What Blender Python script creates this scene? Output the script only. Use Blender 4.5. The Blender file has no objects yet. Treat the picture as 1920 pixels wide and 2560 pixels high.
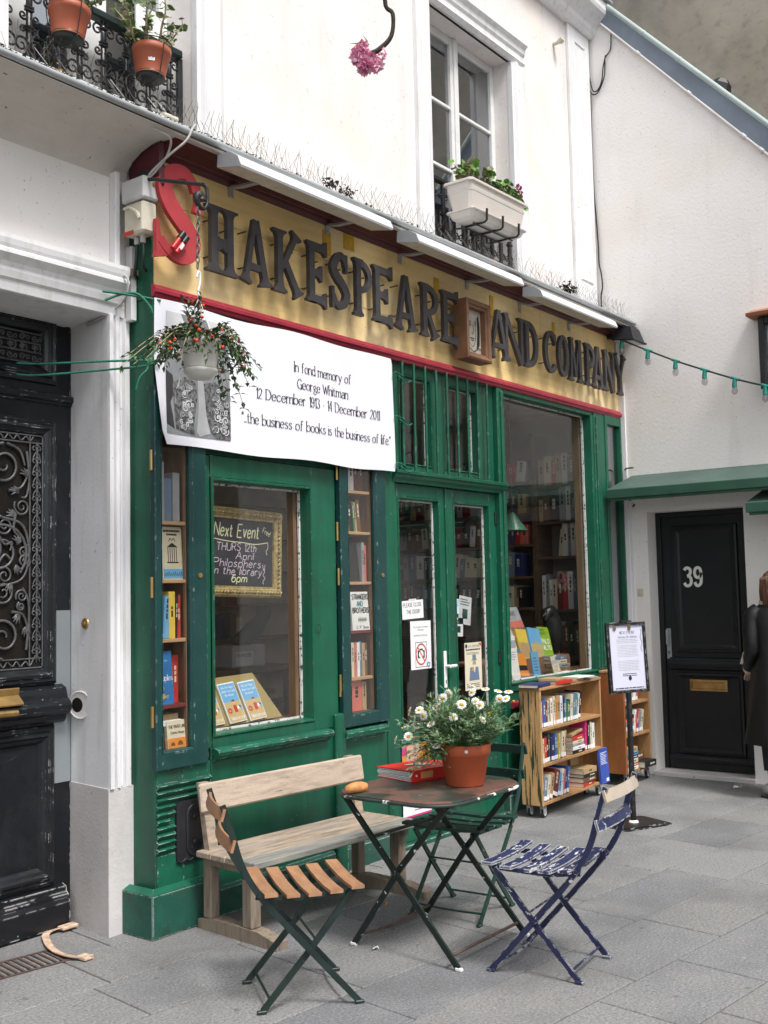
import bpy, math, random
from mathutils import Matrix, Vector
R=random.Random(7)
rad=math.radians
S=bpy.context.scene
COL=S.collection
# ------------------------------------------------------------------ camera
cd=bpy.data.cameras.new('camera'); cam=bpy.data.objects.new('camera',cd); COL.objects.link(cam); S.camera=cam
cd.sensor_width=36; cd.sensor_fit='AUTO'; cd.lens=37.767; cd.clip_start=.05; cd.clip_end=400
_x=Vector((.60955794,-.79244759,-.02158552)); _y=-Vector((.04606479,.06259012,-.99697568)); _z=-Vector((.79140202,.60672011,.07465624))
cam.matrix_world=Matrix.Translation((-3.396,-4.0746,1.6))@Matrix((_x,_y,_z)).transposed().to_4x4()
# ------------------------------------------------------------------ sky, sun, exposure
SUN_EL,SUN_AZ=rad(58),rad(195)          # azimuth measured clockwise from +y
W=bpy.data.worlds.new('World'); S.world=W; W.use_nodes=True
nt=W.node_tree; bg=nt.nodes['Background']; bg.inputs[1].default_value=.112
sky=nt.nodes.new('ShaderNodeTexSky'); sky.sky_type='NISHITA'; sky.sun_disc=False
sky.sun_elevation=SUN_EL; sky.sun_rotation=SUN_AZ; sky.air_density=1.0; sky.dust_density=3.0; sky.ozone_density=1.0
hs=nt.nodes.new('ShaderNodeHueSaturation'); hs.inputs['Saturation'].default_value=.22      # overcast: nearly grey
nt.links.new(sky.outputs[0],hs.inputs['Color']); nt.links.new(hs.outputs[0],bg.inputs[0])
sl=bpy.data.lights.new('sun','SUN'); sl.energy=1.5; sl.angle=rad(13); sl.color=(1,.97,.93)
so=bpy.data.objects.new('sun',sl); COL.objects.link(so)
_d=Vector((math.sin(SUN_AZ)*math.cos(SUN_EL),math.cos(SUN_AZ)*math.cos(SUN_EL),math.sin(SUN_EL)))
so.rotation_euler=_d.to_track_quat('Z','Y').to_euler(); so.location=(0,-6,9)
S.view_settings.view_transform='Standard'; S.view_settings.look='None'; S.view_settings.gamma=1; S.view_settings.exposure=1.05
S.view_settings.use_curve_mapping=False
# ------------------------------------------------------------------ materials
def mat(name,col,rough=.6,var=.10,vs=5.0,bump=0.,bs=80.,wear=None,metal=0.,spec=.4,st=(1,1,1),dirt=None,bst=None,coat=0.,edge=None):
    m=bpy.data.materials.get(name)
    if m: return m
    m=bpy.data.materials.new(name); m.use_nodes=True; n=m.node_tree.nodes; l=m.node_tree.links
    b=n['Principled BSDF']; b.inputs['Roughness'].default_value=rough; b.inputs['Metallic'].default_value=metal
    b.inputs['Specular IOR Level'].default_value=spec
    if coat: b.inputs['Coat Weight'].default_value=coat; b.inputs['Coat Roughness'].default_value=.15
    tc=n.new('ShaderNodeTexCoord'); mp=n.new('ShaderNodeMapping'); mp.inputs['Scale'].default_value=st; l.new(tc.outputs['Object'],mp.inputs[0])
    def noise(sc,det=4,src=mp,rgh=.55):
        t=n.new('ShaderNodeTexNoise'); t.inputs['Scale'].default_value=sc; t.inputs['Detail'].default_value=det; t.inputs['Roughness'].default_value=rgh
        l.new(src.outputs[0],t.inputs['Vector']); return t
    def ramp(src,a,b_):
        r=n.new('ShaderNodeMapRange'); r.inputs[1].default_value=a; r.inputs[2].default_value=b_; l.new(src,r.inputs[0]); return r.outputs[0]
    def mix(f,a,b_):
        x=n.new('ShaderNodeMix'); x.data_type='RGBA'
        if isinstance(f,float): x.inputs[0].default_value=f
        else: l.new(f,x.inputs[0])
        for i,v in ((6,a),(7,b_)):
            if isinstance(v,tuple): x.inputs[i].default_value=(*v[:3],1)
            else: l.new(v,x.inputs[i])
        return x.outputs[2]
    lo=tuple(max(0,c*(1-var)) for c in col); hi=tuple(min(1,c*(1+var)) for c in col)
    c=mix(ramp(noise(vs).outputs[0],.3,.7),lo,hi)
    for d in (dirt or []):
        # (colour, scale, threshold lo, hi, strength, stretch)
        src=mp
        if len(d)>5:
            src=n.new('ShaderNodeMapping'); src.inputs['Scale'].default_value=d[5]; src.inputs['Location'].default_value=(3.1,1.7,.6); l.new(tc.outputs['Object'],src.inputs[0])
        r=ramp(noise(d[1],6,src).outputs[0],d[2],d[3]); mm=n.new('ShaderNodeMath'); mm.operation='MULTIPLY'; mm.inputs[1].default_value=d[4]; l.new(r,mm.inputs[0])
        c=mix(mm.outputs[0],c,d[0])
    if wear:
        wc,am,ws=wear[:3]; src=mp
        if len(wear)>3:
            src=n.new('ShaderNodeMapping'); src.inputs['Scale'].default_value=wear[3]; l.new(tc.outputs['Object'],src.inputs[0])
        r=ramp(noise(ws,7,src,.65).outputs[0],1-am-.012,1-am+.012); c=mix(r,c,wc)
    if edge:      # paint worn through along the edges: (colour, radius, threshold)
        bv=n.new('ShaderNodeBevel'); bv.samples=4; bv.inputs[0].default_value=edge[1]; ge=n.new('ShaderNodeNewGeometry')
        dp=n.new('ShaderNodeVectorMath'); dp.operation='DOT_PRODUCT'; l.new(bv.outputs[0],dp.inputs[0]); l.new(ge.outputs['True Normal'],dp.inputs[1])
        em=ramp(dp.outputs['Value'],.985,.90); nz=ramp(noise(edge[3] if len(edge)>3 else 22,6,rgh=.65).outputs[0],edge[2],edge[2]+.05)
        mm=n.new('ShaderNodeMath'); mm.operation='MULTIPLY'; l.new(em,mm.inputs[0]); l.new(nz,mm.inputs[1]); c=mix(mm.outputs[0],c,edge[0])
    l.new(c,b.inputs['Base Color'])
    if bump:
        src=mp
        if bst: src=n.new('ShaderNodeMapping'); src.inputs['Scale'].default_value=bst; l.new(tc.outputs['Object'],src.inputs[0])
        bp=n.new('ShaderNodeBump'); bp.inputs['Strength'].default_value=bump; bp.inputs['Distance'].default_value=.004
        l.new(noise(bs,5,src).outputs[0],bp.inputs['Height']); l.new(bp.outputs[0],b.inputs['Normal'])
    return m
def glassmat(name,tint=(.93,.95,.94),ior=1.5):
    m=bpy.data.materials.new(name); m.use_nodes=True; n=m.node_tree.nodes; l=m.node_tree.links; n.clear()
    o=n.new('ShaderNodeOutputMaterial'); t=n.new('ShaderNodeBsdfTransparent'); t.inputs[0].default_value=(*tint,1)
    g=n.new('ShaderNodeBsdfGlossy'); g.inputs['Roughness'].default_value=.015; f=n.new('ShaderNodeFresnel'); f.inputs[0].default_value=ior
    ge=n.new('ShaderNodeNewGeometry'); mr=n.new('ShaderNodeMapRange'); mr.inputs[3].default_value=ior; mr.inputs[4].default_value=1/ior
    l.new(ge.outputs['Backfacing'],mr.inputs[0]); l.new(mr.outputs[0],f.inputs[0])      # same reflectance from both faces of the sheet
    x=n.new('ShaderNodeMixShader'); l.new(f.outputs[0],x.inputs[0]); l.new(t.outputs[0],x.inputs[1]); l.new(g.outputs[0],x.inputs[2]); l.new(x.outputs[0],o.inputs[0])
    return m
GRN=(.0062,.092,.050); BLG=(.0085,.050,.047)
m_green=mat('green_paint',GRN,.36,.20,5,.16,60,bst=(3,3,.5),wear=((.30,.36,.32),.29,34),dirt=[((.030,.060,.045),2.2,.48,.68,.45,(2,2,.6)),((.012,.130,.075),3.5,.50,.68,.5,(5,5,.35)),((.05,.075,.06),17,.60,.70,.35)],edge=((.26,.35,.30),.005,.56))
m_greenw=mat('green_paint_worn',(.0075,.10,.058),.5,.22,9,.35,60,wear=((.42,.47,.43),.33,26,(1,1,3)),dirt=[((.03,.05,.04),5,.5,.7,.5)],bst=(1,1,4),edge=((.48,.52,.48),.007,.50))
m_greenl=mat('green_paint_plinth',(.014,.085,.060),.5,.22,5,.4,50,wear=((.22,.3,.26),.31,22,(1,1,3)),dirt=[((.055,.075,.065),3,.46,.66,.6),((.02,.035,.03),9,.52,.68,.5)],edge=((.42,.47,.43),.008,.42))
m_blg=mat('blue_green_paint',BLG,.40,.14,8,.08,140,wear=((.42,.47,.46),.285,36),dirt=[((.03,.06,.06),4,.5,.7,.4)],edge=((.42,.48,.46),.005,.55))
m_wallu=mat('render_upper',(.80,.755,.735),.85,.05,2.2,.45,38,dirt=[((.80,.71,.59),1.3,.48,.68,.5),((.56,.53,.50),2.2,.56,.74,.40,(2.4,1,.30)),((.70,.69,.74),1.9,.50,.70,.45,(1,1,1.4)),((.42,.40,.37),30,.62,.70,.35)])
m_walls=mat('render_side',(.83,.80,.775),.85,.05,1.6,.45,42,dirt=[((.78,.70,.61),1.1,.52,.72,.4),((.52,.51,.50),2.6,.59,.80,.28,(1,2.4,.30)),((.70,.70,.73),1.6,.5,.7,.3),((.26,.25,.24),60,.665,.685,.55)])
m_trim=mat('white_trim',(.74,.735,.75),.7,.06,3,.25,60,dirt=[((.46,.45,.43),4,.52,.74,.50,(4,4,.5)),((.18,.17,.16),36,.69,.715,.5)])
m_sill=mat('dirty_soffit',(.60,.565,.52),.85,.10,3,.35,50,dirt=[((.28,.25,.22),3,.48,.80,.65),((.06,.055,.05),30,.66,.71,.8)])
m_stone=mat('pillar_stone',(.56,.535,.525),.85,.10,4,.45,60,dirt=[((.34,.32,.30),3,.50,.82,.55,(1,1,.5)),((.20,.19,.18),22,.66,.72,.6)])
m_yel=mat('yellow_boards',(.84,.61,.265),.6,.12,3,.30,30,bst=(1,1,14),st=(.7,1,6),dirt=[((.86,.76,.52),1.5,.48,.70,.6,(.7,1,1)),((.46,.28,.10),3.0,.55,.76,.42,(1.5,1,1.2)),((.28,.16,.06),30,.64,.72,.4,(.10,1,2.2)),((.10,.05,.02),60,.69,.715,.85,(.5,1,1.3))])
m_bord=mat('bordeaux_paint',(.075,.010,.016),.45,.25,7,.15,90,wear=((.30,.16,.15),.29,30))
m_strip=mat('red_strip_paint',(.36,.032,.055),.4,.15,8,.12,90,wear=((.55,.40,.38),.27,40))
m_redS=mat('red_letter_paint',(.40,.042,.050),.62,.12,7,.2,50,wear=((.16,.03,.03),.27,40))
m_let=mat('letter_iron_paint',(.050,.046,.050),.5,.25,14,.5,60,wear=((.16,.15,.15),.29,50))
m_black=mat('black_door_paint',(.009,.010,.013),.30,.3,7,.3,90,edge=((.55,.54,.52),.007,.56,18),wear=((.50,.50,.48),.29,26),dirt=[((.035,.036,.04),6,.5,.8,.5)])
m_black39=mat('black_door_smooth',(.011,.012,.014),.42,.22,7,.15,120,wear=((.35,.35,.33),.27,40))
m_iron=mat('black_iron',(.018,.018,.021),.48,.3,12,.25,90)
m_ironl=mat('cast_grille',(.10,.10,.105),.42,.35,18,.3,90,metal=.3)
m_brass=mat('brass',(.55,.36,.14),.35,.2,12,.1,90,metal=.9)
m_gold=mat('gilt_frame',(.42,.32,.14),.5,.35,40,.7,55,metal=.4,dirt=[((.12,.075,.02),30,.5,.72,.8)])
m_zinc=mat('zinc',(.38,.40,.41),.45,.12,4,.15,30,metal=.35,dirt=[((.20,.20,.19),5,.5,.8,.5)])
m_zincb=mat('zinc_flashing',(.155,.19,.235),.55,.16,2,.12,20,dirt=[((.40,.43,.46),3,.55,.85,.5,(1,1,.3))])
m_zincg=mat('zinc_ridge',(.36,.43,.42),.5,.1,3,.1,30)
m_conc=mat('grey_render',(.36,.325,.27),.9,.16,1.3,.6,14,dirt=[((.15,.145,.125),.9,.48,.72,.75),((.46,.38,.27),1.4,.5,.8,.5),((.17,.16,.14),9,.55,.75,.5)])
m_lamp=mat('aluminium_white',(.70,.71,.72),.4,.05,3,0,60,dirt=[((.42,.42,.40),6,.6,.85,.35)])
m_lampe=mat('aluminium_grey',(.40,.42,.44),.45,.08,8,.05,60,metal=.3)
m_bannr=mat('banner_vinyl',(.79,.79,.86),.55,.015,3,.05,18)
m_print=mat('print_black',(.02,.02,.022),.6,.1)
m_pgrey=mat('print_grey',(.22,.23,.24),.6,.35,3)
m_pmid=mat('print_midgrey',(.40,.41,.42),.6,.3,5)
m_pdark=mat('print_dark',(.05,.048,.052),.6,.3,5)
m_plite=mat('print_light',(.62,.63,.64),.6,.15,5)
m_white=mat('white_paint',(.78,.78,.77),.45,.05,6,.08,60,dirt=[((.45,.44,.42),6,.62,.85,.4)])
m_paper=mat('paper',(.80,.80,.80),.7,.02)
m_paperc=mat('paper_cream',(.66,.61,.47),.7,.05)
m_box=mat('cream_plastic',(.60,.56,.46),.5,.12,8,.05,60,dirt=[((.25,.22,.18),9,.55,.8,.5)])
m_boxg=mat('grey_plastic',(.55,.56,.56),.5,.08,8,dirt=[((.3,.3,.28),9,.6,.8,.4)])
m_cable=mat('grey_cable',(.45,.44,.42),.6,.2,20)
m_cabk=mat('black_cable',(.02,.02,.02),.5)
m_rope=mat('green_rope',(.012,.15,.095),.5,.25,60,.6,260)
m_pot=mat('terracotta_plastic',(.42,.115,.060),.5,.1,8,.08,60,dirt=[((.25,.07,.04),8,.55,.8,.4)])
m_potd=mat('terracotta_clay',(.47,.105,.042),.62,.09,8,.18,90,dirt=[((.55,.20,.10),6,.55,.85,.4)])
m_saucer=mat('black_plastic',(.012,.012,.012),.4)
m_soil=mat('soil',(.03,.022,.015),.95,.3,30,.8,60)
m_leafd=mat('leaf_dark',(.050,.105,.034),.38,.5,30)
m_leafm=mat('leaf_mid',(.095,.19,.045),.45,.45,20)
m_leafg=mat('leaf_geranium',(.12,.26,.045),.5,.4,20)
m_leafo=mat('leaf_old',(.20,.20,.085),.55,.4,20)
m_leafs=mat('leaf_daisy',(.19,.285,.155),.5,.42,30)
m_stem=mat('dry_stem',(.34,.29,.18),.7,.3,30)
m_petw=mat('petal_white',(.82,.82,.80),.5,.04)
m_pety=mat('daisy_centre',(.60,.36,.03),.7,.15,60,.5,200)
m_petr=mat('petal_orange_red',(.75,.085,.03),.4,.2,40)
m_petp=mat('petal_pink',(.70,.24,.40),.5,.28,60)
m_petpl=mat('petal_pale_pink',(.80,.48,.60),.5,.2,60)
m_petm=mat('petal_magenta',(.42,.03,.20),.5,.2,60)
m_bark=mat('cherry_bark',(.045,.036,.026),.85,.4,40,.8,90)
m_potw=mat('white_pot',(.66,.65,.61),.5,.06,8,.04,60,dirt=[((.40,.38,.32),8,.55,.85,.4)])
m_planter=mat('beige_planter',(.62,.575,.53),.5,.05,6,.06,60)
m_wood=mat('bench_wood',(.36,.285,.215),.75,.18,5,.45,34,st=(1,6,6),bst=(1,9,9),dirt=[((.15,.125,.10),6,.47,.64,.75),((.30,.29,.28),3,.5,.7,.5),((.06,.05,.04),40,.64,.68,.6)])
m_woodl=mat('bench_leg_wood',(.27,.215,.165),.8,.2,5,.45,40,st=(6,6,1),bst=(9,9,1),dirt=[((.11,.09,.07),5,.46,.64,.75)])
m_woodg=mat('bench_wood_grey',(.235,.235,.215),.75,.25,5,.45,34,st=(1,6,6),bst=(1,9,9),dirt=[((.36,.29,.22),5,.5,.72,.7),((.05,.06,.12),9,.64,.70,.5)])
m_slat=mat('varnished_slat',(.35,.185,.10),.5,.22,7,.2,40,st=(5,1,5),dirt=[((.26,.12,.05),9,.55,.8,.5)])
m_cframe=mat('chair_green_iron',(.012,.024,.021),.42,.3,12,.15,90,wear=((.34,.36,.34),.30,36))
m_cgreen=mat('chair_green_slats',(.012,.045,.034),.5,.25,12,.3,60,wear=((.40,.42,.38),.35,26))
m_cblue=mat('chair_blue_peeling',(.020,.027,.085),.55,.25,12,.4,70,wear=((.62,.62,.63),.41,26,(1.9,.5,1)),edge=((.66,.66,.67),.010,.43,14))
m_cbluef=mat('chair_blue_frame',(.017,.021,.062),.5,.25,12,.3,70,wear=((.58,.58,.60),.35,26),edge=((.58,.58,.60),.006,.50,14))
m_cwood=mat('chair_worn_back',(.45,.38,.31),.6,.12,6,.3,60,wear=((.58,.33,.14),.36,14))
m_table=mat('table_top_rusty',(.045,.050,.042),.38,.35,4,.25,40,dirt=[((.16,.080,.060),4.5,.46,.53,.95),((.025,.06,.045),8,.5,.6,.7)],wear=((.75,.75,.74),.30,16))
m_tleg=mat('table_leg_paint',(.010,.019,.016),.45,.3,12,.2,70,wear=((.66,.67,.66),.36,22))
m_rust=mat('rusty_bar',(.085,.055,.045),.75,.35,20,.4,70)
m_binder=mat('red_binder',(.72,.030,.020),.4,.06,6,.05,40)
m_bread=mat('bread_crust',(.56,.25,.085),.6,.35,20,.5,60)
m_cart=mat('cart_pine',(.40,.225,.095),.6,.18,4,.25,40,st=(6,6,1),dirt=[((.20,.10,.04),5,.52,.78,.6)])
m_carts=mat('cart_pine_scuffed',(.50,.295,.125),.6,.14,4,.25,40,st=(6,6,1),wear=((.035,.050,.024),.455,7,(5,7,.5)))
m_cart2=mat('cart_brown',(.285,.095,.030),.5,.25,3,.2,40,st=(2,2,1),dirt=[((.38,.17,.06),3,.5,.8,.5)])
m_cast=mat('caster_grey',(.30,.30,.31),.4,.1,8)
m_rubber=mat('rubber',(.02,.02,.02),.6)
m_stand=mat('stand_black',(.013,.013,.014),.38,.3,9,.1,90,edge=((.6,.6,.6),.006,.52,20))
m_lining=mat('lining_wood',(.235,.130,.075),.65,.2,5,.2,40,st=(6,6,1))
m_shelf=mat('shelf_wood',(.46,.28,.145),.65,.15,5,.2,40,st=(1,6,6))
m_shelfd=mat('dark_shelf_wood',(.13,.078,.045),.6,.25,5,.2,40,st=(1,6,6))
m_dark=mat('dark_interior',(.36,.30,.24),.8,.3,2)
m_floor=mat('shop_floor',(.22,.15,.10),.6,.3,3)
m_slab=[mat('granite_%d'%i,c,.78,.32,75,.8,90,dirt=[((.105,.106,.110),1.5,.46,.66,.60),((.30,.295,.285),2.3,.52,.74,.35),(tuple(x*.42 for x in c),110,.53,.62,.50),((.42,.42,.42),130,.58,.66,.5),((.06,.06,.06),15,.655,.69,.55),((.36,.36,.35),22,.67,.70,.5)]) for i,c in enumerate([(.200,.202,.206),(.222,.222,.222),(.172,.175,.183),(.208,.205,.202)])]
m_mort=mat('mortar',(.125,.115,.10),.9,.2,30,.5,120)
m_asph=mat('asphalt',(.06,.06,.06),.9,.2,60,.5,150)
m_can=mat('canopy_green',(.060,.105,.090),.5,.12,4,.08,30,dirt=[((.10,.16,.14),4,.5,.8,.4)])
m_canf=mat('canopy_edge_green',(.030,.090,.060),.5,.15,6)
m_tile=mat('tile_red',(.33,.125,.065),.7,.2,12,.3,60)
m_hair=mat('brown_hair',(.13,.062,.034),.36,.75,9,1.,20,st=(7,7,.5),bst=(6,6,.4))
m_skin=mat('skin',(.58,.36,.27),.5,.06)
m_coat=mat('black_leather',(.006,.006,.007),.42,.3,6,1.,10)
m_scarf=mat('cream_scarf',(.62,.56,.47),.9,.12,20,.7,70)
m_trou=mat('dark_cloth',(.02,.02,.022),.8)
m_shoe=mat('white_shoe',(.6,.6,.6),.5)
m_moss=mat('moss',(.045,.050,.022),.95,.5,40,.8,60)
m_debris=mat('dead_leaf',(.055,.050,.042),.85,.5,40,.6,60)
m_steel=mat('steel_plate',(.36,.40,.41),.38,.06,4,.04,30,metal=.55)
m_chain=mat('chain_steel',(.16,.16,.165),.35,.3,40,.1,90,metal=.7)
m_wire=mat('spike_wire',(.13,.125,.12),.4,metal=.5)
m_port=mat('portrait_panel',(.40,.375,.32),.6,.15,5)
m_oldfr=mat('old_frame_wood',(.17,.085,.045),.55,.3,9,.3,60,wear=((.58,.56,.52),.325,24))
m_board=mat('blackboard',(.020,.022,.030),.7,.3,5,dirt=[((.07,.07,.08),5,.5,.8,.5)])
m_chalk=mat('chalk',(.72,.72,.68),.9,.1)
m_chalkp=mat('chalk_pink',(.66,.54,.62),.9,.1)
m_chalky=mat('chalk_yellow',(.68,.68,.42),.9,.1)
m_socket=mat('green_socket',(.012,.21,.16),.4,.1)
m_redp=mat('red_plastic',(.55,.02,.025),.35)
m_glass=glassmat('window_glass',(.98,.985,.98),1.5); m_glassu=glassmat('upper_glass',(.80,.84,.88),3.6)
m_bulb=glassmat('bulb_glass',(.80,.78,.80),1.6)
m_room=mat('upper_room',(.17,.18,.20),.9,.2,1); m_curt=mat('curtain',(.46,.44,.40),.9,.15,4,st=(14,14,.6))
m_wframe=mat('window_frame_white',(.74,.74,.73),.5,.05,6,.08,60,dirt=[((.42,.41,.38),8,.6,.85,.4)])
m_putty=mat('flaking_putty',(.60,.60,.58),.7,.15,9,.3,60,wear=((.03,.05,.04),.43,40))
BC={'white':(.74,.73,.70),'cream':(.62,.55,.40),'red':(.50,.040,.030),'dark red':(.17,.028,.026),'blue':(.045,.12,.36),'navy':(.026,.035,.12),
 'sky blue':(.13,.36,.58),'green':(.055,.17,.075),'dark green':(.022,.065,.045),'brown':(.15,.075,.04),'tan':(.42,.29,.15),'orange':(.66,.24,.04),
 'yellow':(.66,.47,.07),'black':(.018,.018,.02),'grey':(.30,.31,.32),'pink':(.60,.035,.20),'teal':(.05,.22,.25),'slate blue':(.14,.19,.28),'coral':(.58,.15,.11)}
BM={k:mat('book_'+k.replace(' ','_'),v,.5,.08,9) for k,v in BC.items()}
m_pages=mat('book_pages',(.62,.57,.46),.8,.12,30,st=(40,1,1))
# ------------------------------------------------------------------ mesh builder
def FAC(y=0.): return Matrix(((1,0,0,0),(0,0,-1,y),(0,1,0,0),(0,0,0,1)))        # u->x  v->z  w-> towards the street (-y)
def SID(x): return Matrix(((0,0,-1,x),(-1,0,0,0),(0,1,0,0),(0,0,0,1)))         # u->-y v->z  w-> towards -x
class MB:
    def __init__(s,T=None): s.v=[];s.f=[];s.mi=[];s.sm=[];s.T=T;s.m=0
    def add(s,vs,fs,smooth=False):
        b=len(s.v); s.v+=[(s.T@Vector(p)) if s.T else Vector(p) for p in vs]
        for f in fs: s.f.append(tuple(i+b for i in f)); s.mi.append(s.m); s.sm.append(smooth)
        return s
    def box(s,a0,a1,b0,b1,c0,c1,c=0.,X=None):
        lo=[min(a0,a1),min(b0,b1),min(c0,c1)]; hi=[max(a0,a1),max(b0,b1),max(c0,c1)]
        if c<=0:
            vs=[(x,y,z) for x in (lo[0],hi[0]) for y in (lo[1],hi[1]) for z in (lo[2],hi[2])]
            fs=[(0,1,3,2),(4,6,7,5),(0,4,5,1),(2,3,7,6),(0,2,6,4),(1,5,7,3)]
        else:
            c=min(c,min(hi[i]-lo[i] for i in range(3))*.45); vs=[];ix={}
            for sx in (0,1):
                for sy in (0,1):
                    for sz in (0,1):
                        for ax in range(3):
                            p=[]
                            for i,sg in enumerate((sx,sy,sz)):
                                e=(lo,hi)[sg][i]; p.append(e if i==ax else e+(c if sg==0 else -c))
                            ix[(sx,sy,sz,ax)]=len(vs); vs.append(tuple(p))
            fs=[]
            for ax in range(3):
                o=[i for i in range(3) if i!=ax]
                for sg in (0,1):
                    q=[]
                    for a,b in ((0,0),(1,0),(1,1),(0,1)):
                        k=[0,0,0];k[ax]=sg;k[o[0]]=a;k[o[1]]=b;q.append(ix[(*k,ax)])
                    fs.append(tuple(q))
                a,b=o     # edges running along ax
                for sa in (0,1):
                    for sb in (0,1):
                        k0=[0,0,0];k0[a]=sa;k0[b]=sb;k0[ax]=0;k1=list(k0);k1[ax]=1
                        fs.append((ix[(*k0,a)],ix[(*k1,a)],ix[(*k1,b)],ix[(*k0,b)]))
            for sx in (0,1):
                for sy in (0,1):
                    for sz in (0,1): fs.append(tuple(ix[(sx,sy,sz,i)] for i in range(3)))
            cen=Vector([(lo[i]+hi[i])/2 for i in range(3)]); ff=[]
            for f in fs:
                P=[Vector(vs[i]) for i in f]; nn=(P[1]-P[0]).cross(P[2]-P[0]); mid=sum(P,Vector())/len(P)
                ff.append(f if nn.dot(mid-cen)>0 else f[::-1])
            fs=ff
        if X is not None: vs=[X@Vector(p) for p in vs]
        return s.add(vs,fs)
    def sweep(s,pts,wid,th,side=(0,1,0),taper=1.):
        # rectangular bar along a path: th measured along `side`, wid across it
        P=[Vector(p) for p in pts]; sd=Vector(side).normalized(); vs=[]
        for i,p in enumerate(P):
            t=(P[min(i+1,len(P)-1)]-P[max(i-1,0)]).normalized(); a=sd-t*sd.dot(t); a.normalize(); b=t.cross(a)
            k=1+(taper-1)*i/max(1,len(P)-1)
            vs+=[p+a*th/2+b*wid/2*k,p-a*th/2+b*wid/2*k,p-a*th/2-b*wid/2*k,p+a*th/2-b*wid/2*k]
        fs=[(0,1,2,3),tuple(len(vs)-4+i for i in (3,2,1,0))]
        for i in range(len(P)-1):
            for k in range(4): fs.append((4*i+k,4*i+4+k,4*i+4+(k+1)%4,4*i+(k+1)%4))
        return s.add(vs,fs)
    def tube(s,pts,r,n=6,closed=False,cap=True):
        P=[Vector(p) for p in pts]; N=len(P); rs=r if isinstance(r,(list,tuple)) else [r]*N; vs=[]; ref=None
        for i,p in enumerate(P):
            t=(P[(i+1)%N]-P[i-1]) if closed else (P[min(i+1,N-1)]-P[max(i-1,0)])
            if t.length<1e-9: t=Vector((0,0,1))
            t.normalize()
            if ref is None: ref=Vector((0,0,1)) if abs(t.z)<.9 else Vector((1,0,0))
            a=ref-t*ref.dot(t)
            if a.length<1e-6: a=t.orthogonal()
            a.normalize(); ref=a; b=t.cross(a)
            vs+=[p+(a*math.cos(2*math.pi*k/n)+b*math.sin(2*math.pi*k/n))*rs[i] for k in range(n)]
        fs=[]
        for i in range(N if closed else N-1):
            j=(i+1)%N
            for k in range(n): fs.append((i*n+k,i*n+(k+1)%n,j*n+(k+1)%n,j*n+k))
        s.add(vs,fs,n>4)
        if cap and not closed:
            s.add([vs[k] for k in range(n)][::-1],[tuple(range(n))]); s.add(vs[-n:],[tuple(range(n))])
        return s
    def lathe(s,prof,c=(0,0,0),n=20,axis=2,sm=True):
        vs=[];N=len(prof)
        for r,z in prof:
            for k in range(n):
                a=2*math.pi*k/n; q=[r*math.cos(a),r*math.sin(a)]; p=[0,0,0]; o=[i for i in range(3) if i!=axis]
                p[o[0]]=q[0];p[o[1]]=q[1];p[axis]=z; vs.append((p[0]+c[0],p[1]+c[1],p[2]+c[2]))
        fs=[(i*n+k,i*n+(k+1)%n,(i+1)*n+(k+1)%n,(i+1)*n+k) for i in range(N-1) for k in range(n)]
        return s.add(vs,fs,sm)
    def prism(s,poly,w0,w1):
        n=len(poly); vs=[(x,y,w1) for x,y in poly]+[(x,y,w0) for x,y in poly]
        ar=sum(poly[i-1][0]*poly[i][1]-poly[i][0]*poly[i-1][1] for i in range(n))
        fr=tuple(range(n)); fs=[fr,tuple(range(2*n-1,n-1,-1))]+[(i,i+n,(i+1)%n+n,(i+1)%n) for i in range(n)]
        if ar<0: fs=[f[::-1] for f in fs]
        return s.add(vs,fs)
    def frame(s,u0,u1,v0,v1,prof,smooth=False):
        # mitred rectangular moulding; prof = [(inset, height)...]
        vs=[]
        for d,w in prof: vs+=[(u0+d,v0+d,w),(u1-d,v0+d,w),(u1-d,v1-d,w),(u0+d,v1-d,w)]
        fs=[(4*i+k,4*i+(k+1)%4,4*i+4+(k+1)%4,4*i+4+k) for i in range(len(prof)-1) for k in range(4)]
        return s.add(vs,fs,smooth)
    def mould(s,prof,a,b,along='u',caps=True):
        # profile swept along u (prof=(v,w)) or along v (prof=(u,w))
        n=len(prof)
        if along=='u': vs=[(a,p,q) for p,q in prof]+[(b,p,q) for p,q in prof]
        else: vs=[(p,a,q) for p,q in prof]+[(p,b,q) for p,q in prof]
        fs=[(i,i+1,n+i+1,n+i) for i in range(n-1)]
        if caps: fs+=[tuple(range(n)),tuple(range(2*n-1,n-1,-1))]
        return s.add(vs,fs)
    def ribbon(s,pts,w,z,thick=None,d=0.,closed=False):
        # flat stroke in the (u,v) plane; w = width list or number; thick = extrude depth
        N=len(pts); L=[];Rr=[]
        for i in range(N):
            if closed: a,b=pts[i-1],pts[(i+1)%N]
            else: a,b=pts[max(i-1,0)],pts[min(i+1,N-1)]
            tx,ty=b[0]-a[0],b[1]-a[1]; l=math.hypot(tx,ty) or 1e-9; nx,ny=-ty/l,tx/l; ww=(w[i] if isinstance(w,(list,tuple)) else w)/2
            L.append((pts[i][0]+nx*ww,pts[i][1]+ny*ww)); Rr.append((pts[i][0]-nx*ww,pts[i][1]-ny*ww))
        M_=N if closed else N-1
        if not thick:
            vs=[]
            for i in range(N): vs+=[(*L[i],z),(*Rr[i],z)]
            return s.add(vs,[(2*i,2*i+1,2*((i+1)%N)+1,2*((i+1)%N)) for i in range(M_)])
        vs=[]
        for i in range(N): vs+=[(*L[i],z),(*Rr[i],z),(*Rr[i],z-thick),(*L[i],z-thick)]
        fs=[]
        for i in range(M_):
            j=(i+1)%N
            for k in range(4): fs.append((4*i+k,4*i+(k+1)%4,4*j+(k+1)%4,4*j+k))
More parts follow.
